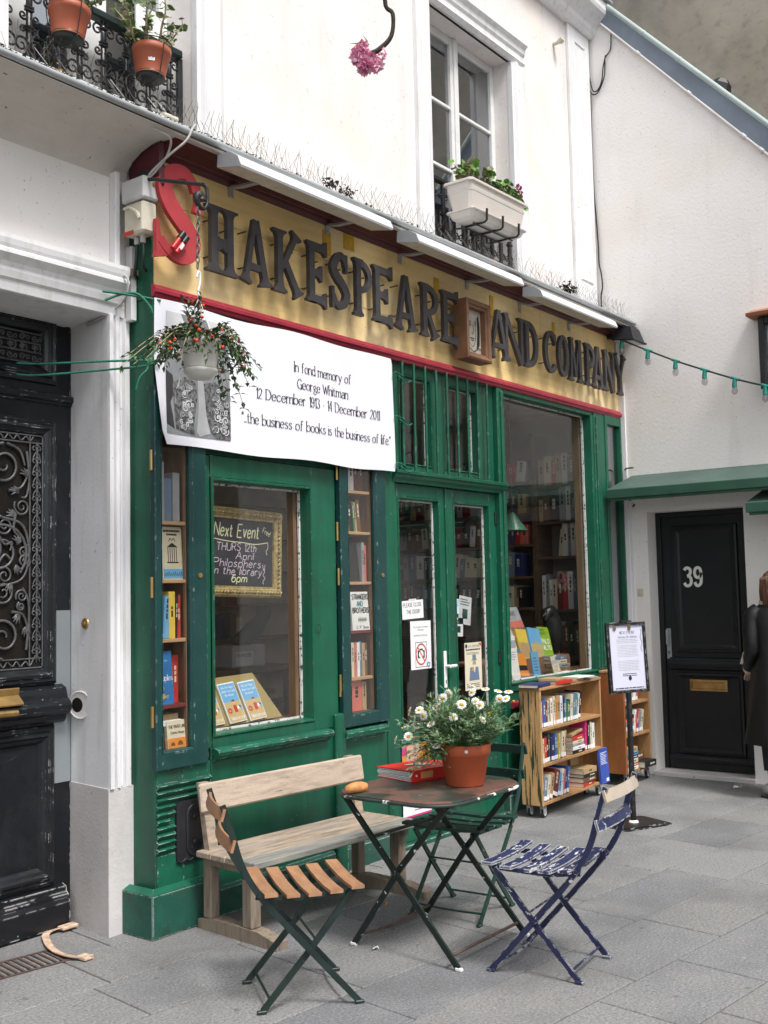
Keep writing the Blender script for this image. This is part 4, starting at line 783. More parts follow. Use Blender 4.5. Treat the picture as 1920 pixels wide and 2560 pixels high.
part('astragal',m_green,lambda b:b.box(2.627,2.655,.03,2.296,-.028,-.016,c=.003),dl)
part('door_handle',m_white,lambda b:(b.box(2.570,2.602,.955,1.20,-.028,-.018,c=.005),b.tube([(2.586,1.10,-.02),(2.586,1.10,.022)],.010,8),b.tube([(2.586,1.10,.022),(2.64,1.10,.024),(2.66,1.10,.014)],.011,8)),dl)
part('keyhole',m_iron,lambda b:b.box(2.582,2.590,.985,1.01,-.019,-.0168),dl)
part('door_head',m_green,lambda b:b.mould([(2.300,-.05),(2.300,.012),(2.315,.018),(2.33,.032),(2.345,.036),(2.355,.05),(2.372,.052),(2.378,.04),(2.380,-.05)],2.0,3.362,'u'))
part('threshold',m_greenl,lambda b:b.box(2.028,3.292,-.01,.028,-.2,.02,c=.004))
def transom(b):
    for a,e in ((2.03,2.135),(2.505,2.655),(3.075,3.29)): b.box(a,e,2.382,3.085,-.10,-.028,c=.004)
    for a,e in ((2.135,2.505),(2.655,3.075)): b.box(a,e,2.382,2.425,-.10,-.029,c=.004); b.box(a,e,3.02,3.085,-.10,-.029,c=.004); b.frame(a,e,2.425,3.02,[(0,-.029),(.004,-.022),(.01,-.024),(.014,-.08)])
tr=part('transom_window',m_green,transom)
for a,e in ((2.145,2.495),(2.665,3.065)):
    part('pane',m_glass,lambda b:b.box(a,e,2.435,3.01,-.086,-.082),tr); part('putty',m_putty,lambda b:b.frame(a,e,2.435,3.01,[(0,-.07),(.008,-.07),(.008,-.081)]),tr)
for k in range(9): part('window_bar',m_green,lambda b:b.tube([(2.115+.1275*k,2.37,.02),(2.117+.1275*k,3.088,.02)],.0095,8),tr)
# right window, glazed shutter, stall riser
def rwin(b):
    b.box(3.362,4.85,.862,.912,-.10,.0,c=.003); b.box(3.362,4.85,3.062,3.084,-.10,.0); b.box(4.806,4.85,.912,3.062,-.10,.004,c=.004); b.box(3.362,3.378,.912,3.062,-.10,.0)
    b.frame(3.378,4.806,.912,3.062,[(0,.0),(.004,.010),(.012,.008),(.016,-.05),(.016,-.079)])
rw=part('shop_window',m_green,rwin); part('pane',m_glass,lambda b:b.box(3.393,4.79,.926,3.048,-.084,-.080),rw); part('putty',m_putty,lambda b:b.frame(3.393,4.79,.926,3.048,[(0,-.062),(.010,-.062),(.010,-.0795)]),rw)
part('inner_post',m_lining,lambda b:b.box(4.78,4.84,.9,3.05,-.16,-.10),rw)
part('stall_riser',m_green,lambda b:b.box(3.362,4.86,0,.862,-.06,-.012,c=.003)); part('red_ledge',m_strip,lambda b:b.mould([(.745,-.012),(.745,.03),(.76,.045),(.785,.04),(.79,-.012)],3.364,4.84,'u'))
part('window_post',m_green,lambda b:(b.box(4.852,5.045,0,3.085,-.10,.012,c=.005),b.box(4.875,4.935,.95,3.05,.012,.022,c=.004)))
def shut(b):
    b.box(5.047,5.085,.02,3.084,-.06,.020,c=.004); b.box(5.345,5.378,.02,3.084,-.06,.020,c=.004); b.box(5.085,5.345,3.01,3.084,-.06,.0195,c=.003); b.box(5.085,5.345,.02,.92,-.06,.0195,c=.003)
sh=part('glazed_shutter',m_green,shut); part('pane',m_glassu,lambda b:b.box(5.085,5.345,.92,3.01,-.022,-.018),sh); part('backing',m_can,lambda b:b.box(5.085,5.345,.92,3.01,-.05,-.04),sh)
part('top_rail',m_green,lambda b:b.box(.126,5.378,3.06,3.0848,-.10,-.03))
# ================================================================== SHOP INTERIOR
it=MB(); it.box(.13,5.34,.22,3.6,-.02,.02); it.build('shop_floor',m_floor,kind='structure')
it=MB(); it.box(.0,5.36,3.6,3.65,0,3.2); it.box(-.02,.0,.56,3.6,0,3.2); it.box(.0,.105,.205,.56,0,3.1); it.box(5.33,5.36,.12,3.6,0,3.2); it.box(.42,.44,.06,.9,0,2.6); it.build('shop_walls',m_dark,kind='structure')
it=MB(); it.box(-.02,5.36,.10,3.65,3.2,3.24); it.build('shop_ceiling',m_dark,kind='structure')
def axes(o,rz=0.): return Matrix.Translation(o)@Matrix.Rotation(rz,4,'Z')
def sideX(o): return Matrix(((0,1,0,o[0]),(-1,0,0,o[1]),(0,0,1,o[2]),(0,0,0,1)))   # books on the right hand wall face -x
bigcount={}
def book(X,w,h,d,col,label,group,lean=0.,sticker=False,flat=False,title=True):
    b=MB(); b.box(0,w,0,.004,0,h,c=.0015); b.box(0,.0025,.004,d,0,h); b.box(w-.0025,w,.004,d,0,h); b.m=1; b.box(.0027,w-.0027,.004,d-.004,.003,h-.004)
    mats=[BM[col],m_pages]
    if sticker: b.m=2; b.box(.0015,w-.0015,-.0006,.002,.006,.034); mats.append(m_paper)
    if title:
        b.m=len(mats); dk=sum(BC[col])<.75; mats.append(m_paperc if dk else m_print)
        z=h*R.uniform(.42,.5)
        for k in range(R.randint(2,4)):
            l=h*R.uniform(.05,.14); b.box(w*.36,w*.64,-.0007,.001,z,min(z+l,h*.93)); z+=l+h*.03
            if z>h*.85: break
    Y=X
    if flat: Y=X@Matrix(((0,0,1,0),(0,1,0,0),(-1,0,0,w),(0,0,0,1)))
    elif lean: a=rad(lean); Y=X@Matrix.Translation((0,0,w*abs(math.sin(a))))@Matrix.Rotation(a,4,'Y') if a>0 else X@Matrix.Translation((w,0,0))@Matrix.Translation((0,0,w*abs(math.sin(a))))@Matrix.Rotation(a,4,'Y')@Matrix.Translation((-w,0,0))
    b.v=[Y@p for p in b.v]
    return b.build('book',mats,None,label,None,'book',group)
def row(X,specs,where,group,sticker=False,depth=.14,x=0.,push=0.,title=True):
    seen={}; tot={}
    for s_ in specs: tot[s_[0]]=tot.get(s_[0],0)+1
    for s_ in specs:
        col,w,h=s_[:3]; lean=s_[3] if len(s_)>3 else 0
        seen[col]=seen.get(col,0)+1
        lab=('%s book on %s'%(col,where)) if tot[col]==1 else ('%s %s book from the left on %s'%(ORD[seen[col]-1],col,where))
        jy=R.uniform(0,.012)
        book(X@Matrix.Translation((x,push+jy,0)),w,h,depth,col,lab,group,lean,sticker,title=title)
        x+=w/math.cos(rad(lean))+.0012
    return x
def faceout(X,w,h,d,col,label,group,fn=None,mats=(),lean=18.,roll=0.):
    # book or card shown by its front; local x right, z up, leaning back
    b=MB(Matrix(((1,0,0,0),(0,0,-1,0),(0,1,0,0),(0,0,0,1)))); b.box(0,w,0,h,-.0022,0,c=.0008); b.box(0,w,0,h,-d,-d+.0022); b.box(0,.0025,0,h,-d+.0022,-.0022); b.m=1; b.box(.0025,w-.004,.003,h-.003,-d+.0022,-.0022)
    ms=[BM[col] if isinstance(col,str) else col,m_pages]+list(mats)
    if fn: fn(b,w,h)
    Y=X@Matrix.Rotation(-rad(lean),4,'X')@Matrix.Rotation(rad(roll),4,'Y'); b.v=[Y@p for p in b.v]
    return b.build('book',ms,None,label,None,'book',group)
def rnd(n,cols,t=(.022,.045),h=(.17,.24),lean=(0,0)): return [(R.choice(cols),R.uniform(*t),R.uniform(*h),R.uniform(*lean)) for _ in range(n)]
gL='books in the left display cabinet'; gR='books in the right display cabinet'
xl,yl=.107,.045
# left cabinet, top to bottom
row(axes((xl,yl,1.977)),[('grey',.075,.30),('slate blue',.05,.22),('grey',.045,.25)],'the left cabinet top shelf, standing for a reflection',gL,title=False)  # grey books added in place of the street reflection on the glass here
row(axes((xl,yl+.02,1.687)),[('coral',.034,.235),('dark red',.02,.22)],'the second shelf of the left cabinet',gL)
def cv_house(b,w,h):
    b.m=2; b.box(w*.04,w*.96,h*.02,h*.20,0,.0008)
    b.m=3; lines(b,w*.1,w*.9,h*.94,1,.02,.011,.001,.05); lines(b,w*.25,w*.75,h*.87,1,.02,.009,.001,.05)
    for k in range(5): b.box(w*(.28+.1*k),w*(.31+.1*k),h*.34,h*.60,0,.0009)
    b.box(w*.24,w*.78,h*.31,h*.335,0,.0009); b.add([(w*.24,h*.61,.0009),(w*.78,h*.61,.0009),(w*.5,h*.70,.0009)],[(0,1,2)]); b.ribbon(scurve([(w*.35,h*.72),(w*.42,h*.78),(w*.5,h*.74),(w*.58,h*.78),(w*.66,h*.72)],4),.004,.001)
    for k in range(9): b.ribbon(scurve([(w*(.06+.1*k),h*.06),(w*(.09+.1*k),h*.12+.004*(k%3)),(w*(.13+.1*k),h*.07)],3),.0025,.0014)
faceout(axes((xl+.050,yl-.012,1.687)),.135,.265,.03,'cream','cream book cover with a line drawn house and blue waves in the left cabinet',gL,cv_house,[BM['sky blue'],m_print],4)
row(axes((xl-.004,yl-.015,1.395)),[('white',.050,.215),('sky blue',.036,.21,4),('yellow',.040,.232),('black',.018,.215,2),('red',.022,.215)],'the middle shelf of the left cabinet',gL)
def cv_couples(b,w,h):
    b.m=2
    for k in range(3): b.prism([(w*(.1+.25*k),h*(.62+.09*k)),(w*(.35+.22*k),h*(.63+.09*k)),(w*(.3+.22*k),h*(.66+.09*k)),(w*(.15+.25*k),h*(.655+.09*k))],0,.0007)
    b.m=3; text(b,'Couples',w*.97,h*.45,h*.105,fit=w*.74,align='r',mode='serif',w=1.2,z=.001)
    b.m=4; text(b,'John',w*.18,h*.27,h*.085,fit=w*.36,mode='serif',w=1.2,z=.001,slant=.1); text(b,'Updike',w*.18,h*.12,h*.085,fit=w*.56,mode='serif',w=1.2,z=.001,slant=.1)
faceout(axes((xl-.018,yl-.015,1.073)),.132,.262,.03,mat('cover_blue',(.03,.15,.36),.4,.3,9),'blue book cover lettered Couples in the left cabinet',gL,cv_couples,[BM['sky blue'],m_paper,BM['yellow']],5)
row(axes((xl+.110,yl+.03,1.073)),[('coral',.032,.215),('red',.040,.235)],'the fourth shelf of the left cabinet',gL)
book(axes((xl,yl+.015,.858)),.165,.165,.14,'tan','thick tan book on the bottom shelf of the left cabinet',gL)
book(axes((xl-.005,yl-.01,.858+.11)),.026,.17,.13,'white','white book lying across the bottom shelf of the left cabinet',gL,flat=True)
def cv_river(b,w,h):
    b.m=2; text(b,'THE RIVER LINE',w*.5,h*.72,h*.11,fit=w*.84,align='c',w=1.2,z=.001); text(b,'Charles Morgan',w*.5,h*.52,h*.09,fit=w*.7,align='c',w=1.1,z=.001)
    b.m=3; b.box(w*.02,w*.98,h*.02,h*.36,0,.0008); b.m=4
    for cx,s_ in ((.25,.13),(.62,.17)): b.prism([(w*(cx+s_*math.cos(rad(a))*.8),h*(.10+s_*math.sin(rad(a)))) for a in range(0,181,30)],.0009,.0014)
faceout(axes((xl+.062,yl-.028,.858)),.128,.135,.02,'cream','small cream book cover lettered The River Line in the left cabinet',gL,cv_river,[m_print,BM['orange'],BM['brown']],6)
row(axes((xl-.01,yl-.02,.858)),[('white',.016,.12),('slate blue',.03,.11)],'the bottom shelf of the left cabinet',gL)
# right cabinet
xr=1.543
row(axes((xr-.005,yl,2.22)),[('grey',.06,.16),('dark green',.03,.24),('white',.05,.2),('dark red',.05,.25),('brown',.04,.22)],'the top shelf of the right cabinet',gR)
row(axes((xr-.01,yl-.015,1.971)),[('sky blue',.030,.195),('orange',.026,.20,-2),('yellow',.022,.20,-3),('black',.044,.215,-5),('green',.018,.185,-6),('tan',.022,.18,-7),('brown',.035,.2,-5)],'the second shelf of the right cabinet',gR)
row(axes((xr-.01,yl,1.668)),[('red',.020,.235)],'the third shelf of the right cabinet, left',gR)
faceout(axes((xr+.014,yl-.01,1.668)),.155,.235,.03,'black','plain black book cover on the third shelf of the right cabinet',gR,None,(),6)
row(axes((xr+.185,yl-.015,1.668)),[('grey',.022,.24),('coral',.032,.225)],'the third shelf of the right cabinet',gR)
row(axes((xr-.01,yl+.0,1.376)),[('red',.03,.185),('navy',.042,.205)],'the fourth shelf of the right cabinet',gR)
def cv_str(b,w,h):
    b.m=2; text(b,'STRANGERS',w*.06,h*.80,h*.13,fit=w*.92,mode='bold',w=1.7,z=.001); text(b,'BROTHERS',w*.06,h*.45,h*.13,fit=w*.92,mode='bold',w=1.7,z=.001); text(b,'C. P. Snow',w*.22,h*.04,h*.07,fit=w*.7,mode='bold',w=1.5,z=.001)
    for k in range(5): b.ribbon(scurve([(w*(.34+.1*k),h*.20),(w*(.38+.1*k),h*.33),(w*(.42+.1*k),h*.24),(w*(.36+.1*k),h*.28)],3),.003,.0012)
    b.m=3; text(b,'AND',w*.32,h*.62,h*.13,fit=w*.34,mode='bold',w=1.7,z=.0012)
faceout(axes((xr+.072,yl-.025,1.376)),.165,.232,.03,'white','white book cover lettered Strangers and Brothers in the right cabinet',gR,cv_str,[m_print,BM['teal']],4)
row(axes((xr-.012,yl-.01,1.097)),[('dark green',.050,.225),('orange',.012,.22),('green',.022,.18),('cream',.024,.205),('coral',.026,.2),('white',.024,.205),('slate blue',.024,.21),('tan',.03,.2),('brown',.03,.2)],'the fifth shelf of the right cabinet',gR)
row(axes((xr-.012,yl-.01,.892)),[('cream',.022,.155),('brown',.034,.165),('dark red',.03,.175),('coral',.10,.19),('tan',.04,.17)],'the bottom shelf of the right cabinet',gR)
# bookcases on the right hand wall and back wall of the shop
cols_d=['brown','dark red','tan','black','navy','grey','dark green','cream','white','brown','slate blue','black']
cols_l=['white','grey','cream','red','navy','tan','white','coral','slate blue','black']
def bookcase(name,lab,y0,y1,zs,x=5.05):
    t=thing('bookcase',lab,'bookcase',(x+.1,(y0+y1)/2,.02),group='bookcases inside the shop')
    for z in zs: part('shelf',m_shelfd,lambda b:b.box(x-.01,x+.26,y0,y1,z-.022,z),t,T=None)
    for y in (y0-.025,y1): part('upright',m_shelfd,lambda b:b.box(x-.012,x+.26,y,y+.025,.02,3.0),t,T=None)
    return t
zA=(.60,.88,1.16,1.44,1.72,2.005,2.285,2.57); bookcase('a','dark bookcase on the far wall of the shop, behind the glazed doors',.72,2.55,zA)
zB=(.62,1.02,1.42,1.885,2.195,2.52); bookcase('b','narrow dark bookcase at the right end of the shop, behind the right window',.16,.675,zB)
NM=['lowest','second lowest','third lowest','fourth','fifth','sixth','seventh','highest']
for i,z in enumerate(zA):
    if i<3: continue
    specs=[];x=0
    while x<1.74:
        w=R.uniform(.05,.095); c=R.choice(cols_l if x>1.2 and R.random()<.7 else cols_d); ln=R.choice((0,0,0,0,5,7,-4)); specs.append((c,w,R.uniform(.17,.245),ln)); x+=w*1.03+.002
    row(sideX((5.06,2.53,z)),specs,'the %s shelf of the far bookcase'%NM[i],'books on the far bookcase',depth=.16,title=z>1.3)
row(sideX((5.055,.66,2.195)),[('tan',.04,.20),('brown',.06,.23),('black',.10,.22),('grey',.06,.30),('white',.05,.31),('slate blue',.05,.24)],'the upper shelf of the narrow bookcase',"books on the narrow bookcase")
row(sideX((5.055,.48,1.885)),[('cream',.040,.24,7),('white',.055,.29),('grey',.03,.29),('white',.05,.29),('brown',.04,.28)],'the middle shelf of the narrow bookcase',"books on the narrow bookcase")
row(sideX((5.055,.655,1.42)),[('white',.035,.30),('grey',.035,.31),('white',.03,.26),('cream',.045,.265),('dark red',.06,.32),('red',.045,.32),('white',.05,.325),('slate blue',.035,.325)],'the lower shelf of the narrow bookcase',"books on the narrow bookcase")
def spine_statues(): 
    b=MB(Matrix(((0,0,-1,5.05),(-1,0,0,.30),(0,1,0,1.42),(0,0,0,1)))); b.box(0,.06,0,.345,-.16,0,c=.002); b.m=1; text(b,'THE STATUES OF PARIS',.045,.04,.028,fit=.26,mode='serif',w=1.1,z=.001,rot=rad(90)); return b.build('book',[BM['black'],m_paper],None,'tall black book whose spine reads The Statues of Paris',None,'book','books on the narrow bookcase')
spine_statues()
row(sideX((5.055,.66,2.52)),[('tan',.06,.24),('cream',.07,.26),('red',.05,.22),('tan',.05,.28),('white',.06,.27),('brown',.08,.24)],'the top shelf of the narrow bookcase',"books on the narrow bookcase")
row(sideX((5.055,.655,1.02)),rnd(9,cols_d,(.04,.06),(.22,.3)),'the lowest shelf of the narrow bookcase',"books on the narrow bookcase")
t=thing('bookcase','long dark bookcase dimly seen at the back of the shop','bookcase',(3.0,3.4,.02),group='bookcases inside the shop')
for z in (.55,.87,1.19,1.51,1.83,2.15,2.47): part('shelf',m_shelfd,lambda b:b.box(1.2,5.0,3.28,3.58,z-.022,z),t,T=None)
for i,z in enumerate((1.19,1.51,1.83)):
    specs=[];x=0
    while x<.8: w=R.uniform(.06,.10); specs.append((R.choice(cols_d),w,R.uniform(.18,.27),0)); x+=w+.0012
    row(axes((3.1,3.30,z)),specs,'the %s shelf of the back bookcase'%('lower','middle','upper')[i],'books on the back wall bookcase',title=False)
# things in the middle window
cb=thing('chalkboard','blackboard in an ornate gilt frame announcing the next event, in the middle window','chalkboard',(.84,.16,1.6))
TB=Matrix.Translation((0,.15,0))@Matrix.Translation((.85,0,1.83))@Matrix.Rotation(rad(2.0),4,'Y')@Matrix.Translation((-.85,0,-1.83))@FAC(0)
def bump_frame(b):
    b.frame(.535,1.120,1.59,2.075,[(0,-.02),(0,.018),(.012,.028),(.024,.020),(.040,.024),(.050,.012),(.058,.012),(.060,0)])
    for k in range(46):
        for v,s_ in ((2.075-.028,1),(1.59+.028,-1)): 
            u=.56+k*.0122; b.tube([(u-.006,v-.008*((k%2)*2-1),.024),(u,v,.031),(u+.006,v+.008*((k%2)*2-1),.024)],[.003,.006,.003],5)
    for k in range(36):
        for u in (.535+.028,1.120-.028): v=1.625+k*.0122; b.tube([(u-.008*((k%2)*2-1),v-.006,.024),(u,v,.031),(u+.008*((k%2)*2-1),v+.006,.024)],[.003,.006,.003],5)
part('gilt_frame',m_gold,bump_frame,cb,T=TB); part('board',m_board,lambda b:b.box(.593,1.062,1.648,2.017,-.01,.002),cb,T=TB)
def chk(b):
    text(b,'Next Event',.605,1.918,.072,fit=.34,w=.75,z=.003,slant=.18,jit=.02); text(b,'Free!',.975,1.955,.032,fit=.062,w=.8,z=.003,slant=.1,rot=-.35)
    b.ribbon(scurve([(.60,1.903),(.70,1.893),(.82,1.890),(.92,1.885),(1.02,1.900)],4),.0045,.003); b.ribbon(scurve([(1.02,1.90),(1.022,1.87),(1.008,1.85),(1.016,1.83)],3),.004,.003)
    text(b,'6pm',.74,1.672,.042,fit=.115,w=1.1,z=.003,slant=.15)
part('chalk_writing',m_chalky,chk,cb,T=TB)
part('chalk_writing',m_chalkp,lambda b:(text(b,'THURS 12th',.625,1.842,.042,fit=.30,w=.75,z=.003,slant=.12,jit=.05),text(b,'April',.77,1.797,.040,fit=.135,w=.75,z=.003,slant=.12,jit=.04),text(b,'Philosphers',.603,1.755,.042,fit=.36,w=.75,z=.003,slant=.15,jit=.05),text(b,'in the library',.603,1.712,.042,fit=.37,w=.75,z=.003,slant=.15,jit=.05),b.ribbon(scurve([(.985,1.755),(.998,1.735),(.985,1.715),(1.002,1.70),(.985,1.68),(.990,1.665)],3),.004,.003),b.ribbon([(.98,1.775),(.99,1.74)],.004,.0035),b.ribbon([(1.0,1.775),(.995,1.74)],.004,.004)),cb,T=TB)
cdz=thing('display_card','olive card display stand holding a row of three beach scene books in the middle window','display stand',(.85,.2,.90))
TD=Matrix.Translation((0,.13,.905))@Matrix.Rotation(rad(-24),4,'X')@FAC(0)
part('card',mat('olive_card',(.30,.23,.09),.7,.1),lambda b:b.prism([(.54,0),(1.11,.012),(.985,.285),(.54,.272)],-.006,0),cdz,T=TD)
m_sand=mat('print_sand',(.50,.37,.16),.5,.1); m_skyp=mat('print_sky',(.14,.36,.60),.5,.12)
def beach(u,wd,lab):
    b=MB(TD@Matrix.Translation((u,.008,.004))@Matrix.Rotation(rad(4),4,'Z')); h=.225
    b.box(0,wd,0,h,0,.012,c=.001); b.m=1; b.box(.004,wd-.004,h*.52,h*.97,.012,.0128); b.m=2; b.box(.004,wd-.004,.004,h*.52,.012,.0128)
    b.m=0; text(b,'Why Be Happy',wd*.5,h*.86,h*.055,fit=wd*.72,align='c',w=.9,z=.0132); text(b,'When You Could',wd*.5,h*.76,h*.055,fit=wd*.78,align='c',w=.9,z=.0132); text(b,'Be Normal?',wd*.5,h*.66,h*.055,fit=wd*.5,align='c',w=.9,z=.0132); text(b,'Winterson',wd*.55,h*.06,h*.10,fit=wd*.82,align='c',mode='serif',w=1.1,z=.0136)
    b.m=3; cx=wd*.58     # a child in red swimwear with a beach ball and a swim ring
    b.prism([(cx+wd*.09*math.cos(rad(a)),h*.50+wd*.09*math.sin(rad(a))) for a in range(0,360,40)],.0128,.0134); b.prism([(cx-wd*.08,h*.24),(cx-wd*.03,h*.24),(cx-wd*.02,h*.14),(cx-wd*.06,h*.14)],.0128,.0132); b.prism([(cx+wd*.02,h*.24),(cx+wd*.07,h*.24),(cx+wd*.06,h*.13),(cx+wd*.03,h*.13)],.0128,.0132)
    b.m=4; b.prism([(cx-wd*.10,h*.42),(cx+wd*.10,h*.42),(cx+wd*.08,h*.24),(cx-wd*.09,h*.24)],.0128,.0134); b.ribbon([(wd*.22+wd*.09*math.cos(rad(a)),h*.30+wd*.09*math.sin(rad(a))) for a in range(0,360,30)],wd*.07,.0134,closed=True)
    for k,mm in ((0,5),(1,0),(2,6),(3,1)):
        b.m=mm; c=(wd*.82,h*.33); a0=k*90+20; b.prism([c]+[(c[0]+wd*.13*math.cos(rad(a0+t)),c[1]+wd*.13*math.sin(rad(a0+t))) for t in (0,30,60,90)],.0128,.0138)
    b.m=7; b.prism([(cx+wd*.10*math.cos(rad(a)),h*.515+wd*.09*math.sin(rad(a))) for a in range(0,181,30)],.0128,.0142)
    b.build('book',[m_paper,m_skyp,m_sand,m_skin,BM['red'],BM['blue'],BM['yellow'],BM['brown']],None,lab,None,'book','beach scene books on the card stand')
beach(.55,.105,'leftmost of three beach scene books on the olive card stand'); beach(.692,.128,'middle of three beach scene books on the olive card stand'); beach(.845,.130,'rightmost of three beach scene books on the olive card stand')
part('window_board',m_lining,lambda b:b.box(.45,1.30,.862,.90,-.42,-.092),wf)
dk=thing('desk','dark wooden desk inside the shop behind the middle window','desk',(1.9,1.0,.02))
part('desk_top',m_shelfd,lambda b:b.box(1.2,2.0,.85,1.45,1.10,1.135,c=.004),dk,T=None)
for x,y in ((1.23,.88),(1.97,.88),(1.23,1.42),(1.97,1.42)): part('leg',m_shelfd,lambda b:b.box(x-.025,x+.025,y-.025,y+.025,.02,1.10),dk,T=None)
tb=thing('storage_tub','clear plastic tub with a paper label on the desk inside the shop','tub',(1.62,1.0,1.135))
part('tub',m_boxg,lambda b:b.box(1.48,1.78,.90,1.12,1.136,1.28,c=.01),tb,T=None); part('paper_label',m_paper,lambda b:(b.box(1.50,1.66,.897,.899,1.15,1.24)),tb,T=None); 
b=MB(FAC(.8965)); text(b,'STAPLERS',1.51,1.205,.022,fit=.13,w=1,z=.0005); b.build('lettering',m_print,tb)
b=MB(); b.tube(scurve([(1.62,1.02,1.285),(1.70,1.0,1.33),(1.80,.98,1.42),(1.86,.97,1.50)],4),[.05,.05,.055,.06,.06,.06,.06,.055,.05,.05,.05,.045,.04],10); b.build('cloth_bag',m_can,None,'crumpled pale green cloth bag on top of the plastic tub',cat='bag')
st=thing('stool','dark wooden stool in the gloom behind the middle window','stool',(1.25,.62,.02))
part('seat',m_shelfd,lambda b:b.box(.95,1.5,.55,.85,.99,1.03,c=.01),st,T=None)
for x,y in ((1.0,.6),(1.45,.6),(1.0,.8),(1.45,.8)): part('leg',m_shelfd,lambda b:b.box(x-.02,x+.02,y-.02,y+.02,.02,.99),st,T=None)
# right window: display table, books, lamp, raven
dt=thing('display_ledge','stepped wooden display ledge inside the right window','ledge',(4.1,.3,.02))
part('lower_step',m_lining,lambda b:b.box(3.39,4.80,.10,.27,.88,.90),dt,T=None); part('upper_step',m_lining,lambda b:b.box(3.39,4.80,.27,.60,1.03,1.05),dt,T=None); part('riser',m_lining,lambda b:b.box(3.39,4.80,.262,.2695,.90,1.03),dt,T=None); part('front',m_lining,lambda b:b.box(3.39,4.80,.595,.62,.02,1.03),dt,T=None)
gW='books displayed in the right window'
def cv(bands,title=None,tc=None,extra=None):   # bands of colour, lettering, extra print
    def fn(b,w,h):
        k=2
        for (a,e) in bands: b.m=k; k+=1; b.box(w*.03,w*.97,h*a,h*e,0,.0008)
        if title:
            b.m=k
            for s_,v,hh,f in title: text(b,s_,w*.5,h*v,h*hh,fit=w*f,align='c',w=1.3,z=.0012)
        if extra: extra(b,w,h,k)
    return fn
faceout(axes((3.615,.115,.90)),.118,.355,.014,'white','tall white card at the left end of the right window',gW,cv([(.74,.9)],None,None,lambda b,w,h,k:lines(b,w*.1,w*.9,h*.66,4,h*.05,.008,.001,.4)),[m_pmid,m_print],8)
faceout(axes((3.735,.13,.90)),.165,.225,.02,'orange','orange and black book cover low in the right window',gW,cv([(.40,.58),(.02,.2)],None),[BM['black'],BM['slate blue'],m_paper],16,4)
faceout(axes((3.945,.12,.90)),.108,.215,.012,'sky blue','pale blue book cover low in the right window',gW,cv([(.02,.06)],None,None,lambda b,w,h,k:lines(b,w*.2,w*.8,h*.8,5,h*.11,.010,.001,.3)),[BM['slate blue'],m_paper],8)
faceout(axes((3.80,.16,.90)),.13,.24,.02,'slate blue','slate blue book cover between the orange and pale blue covers',gW,None,(),14,-6)
faceout(axes((3.915,.31,1.05)),.155,.27,.02,'cream','cream book cover with a sunburst, left in the right window',gW,cv([(.05,.09)],None,None,lambda b,w,h,k:[b.ribbon([(w*.5+.02*math.cos(a),h*.40+.02*math.sin(a)),(w*.5+.05*math.cos(a),h*.40+.05*math.sin(a))],.008,.001+.00003*i) for i,a in enumerate([j*.45 for j in range(14)])]),[BM['green'],BM['coral']],20)
def cvparis(b,w,h):
    b.m=2; b.box(w*.02,w*.98,h*.02,h*.50,0,.0008); b.m=3; b.box(w*.02,w*.98,h*.50,h*.66,0,.0008); b.m=4; text(b,'PARIS',w*.5,h*.80,h*.10,fit=w*.5,align='c',mode='serif',w=1.2,z=.001)
    for i in range(26): b.m=2+(i%2); u=R.uniform(.05,.9); v=R.uniform(.05,.5); b.box(w*u,w*(u+.06),h*v,h*(v+.03),.0008,.0012+.00001*i)
    b.m=0; b.ribbon(scurve([(w*.03,h*.30),(w*.35,h*.36),(w*.65,h*.30),(w*.97,h*.38)],4),.006,.0018)
faceout(axes((4.17,.43,1.12)),.29,.36,.03,'grey','large pale book cover lettered Paris at the back of the right window',gW,cvparis,[mat('print_roofs',(.17,.12,.095),.6,.4,40),BM['coral'],m_print],22)
faceout(axes((4.075,.30,1.05)),.175,.25,.016,'yellow','yellow book cover with a dark green building in the right window',gW,cv([(.05,.55)],None,None,lambda b,w,h,k:[b.box(w*(.12+.2*i),w*(.2+.2*i),h*.06,h*(.4+.1*(i%2)),.0009,.0015) for i in range(4)]),[BM['tan'],BM['dark green']],17,5)
faceout(axes((4.225,.285,1.05)),.185,.255,.016,m_skyp,'blue and sand book cover with a seated bather in the right window',gW,cv([(.02,.48)],None,None,lambda b,w,h,k:(b.prism([(w*.4,h*.15),(w*.75,h*.2),(w*.62,h*.5),(w*.5,h*.62),(w*.42,h*.5)],.0008,.0014),)),[m_sand,BM['coral']],16,6)
def cvpalo(b,w,h):
    b.m=2; text(b,'JAMES',w*.06,h*.86,h*.07,fit=w*.5,w=1.3,z=.001); text(b,'FRANCO',w*.06,h*.74,h*.07,fit=w*.6,w=1.3,z=.001)
    b.m=3; text(b,'PALO',w*.12,h*.44,h*.15,fit=w*.7,mode='bold',w=1.5,z=.001); text(b,'ALTO',w*.2,h*.22,h*.15,fit=w*.7,mode='bold',w=1.5,z=.001)
faceout(axes((4.43,.31,1.05)),.18,.25,.016,mat('cover_lime',(.26,.42,.03),.5,.2,30),'lime green book cover lettered Palo Alto in the right window',gW,cvpalo,[BM['dark green'],m_paper],15,4)
faceout(axes((4.30,.135,.90)),.11,.16,.01,'cream','small pale card in front of the lime green cover',gW,cv([(.6,.8)],None,None,lambda b,w,h,k:lines(b,w*.15,w*.85,h*.5,3,h*.1,.006,.001,.4)),[m_pmid,m_print],12,-6)
for i,c in enumerate(('white','tan','grey','cream','slate blue')): book(axes((4.36,.16,.90+.031*i),rad(R.uniform(-6,6))),.029,.20,.15,c,'%s book in the flat pile at the foot of the right window'%c,gW,flat=True)
lp=thing('hanging_lamp','green conical lampshade hanging inside the right window','lamp',(4.52,.62,2.1))
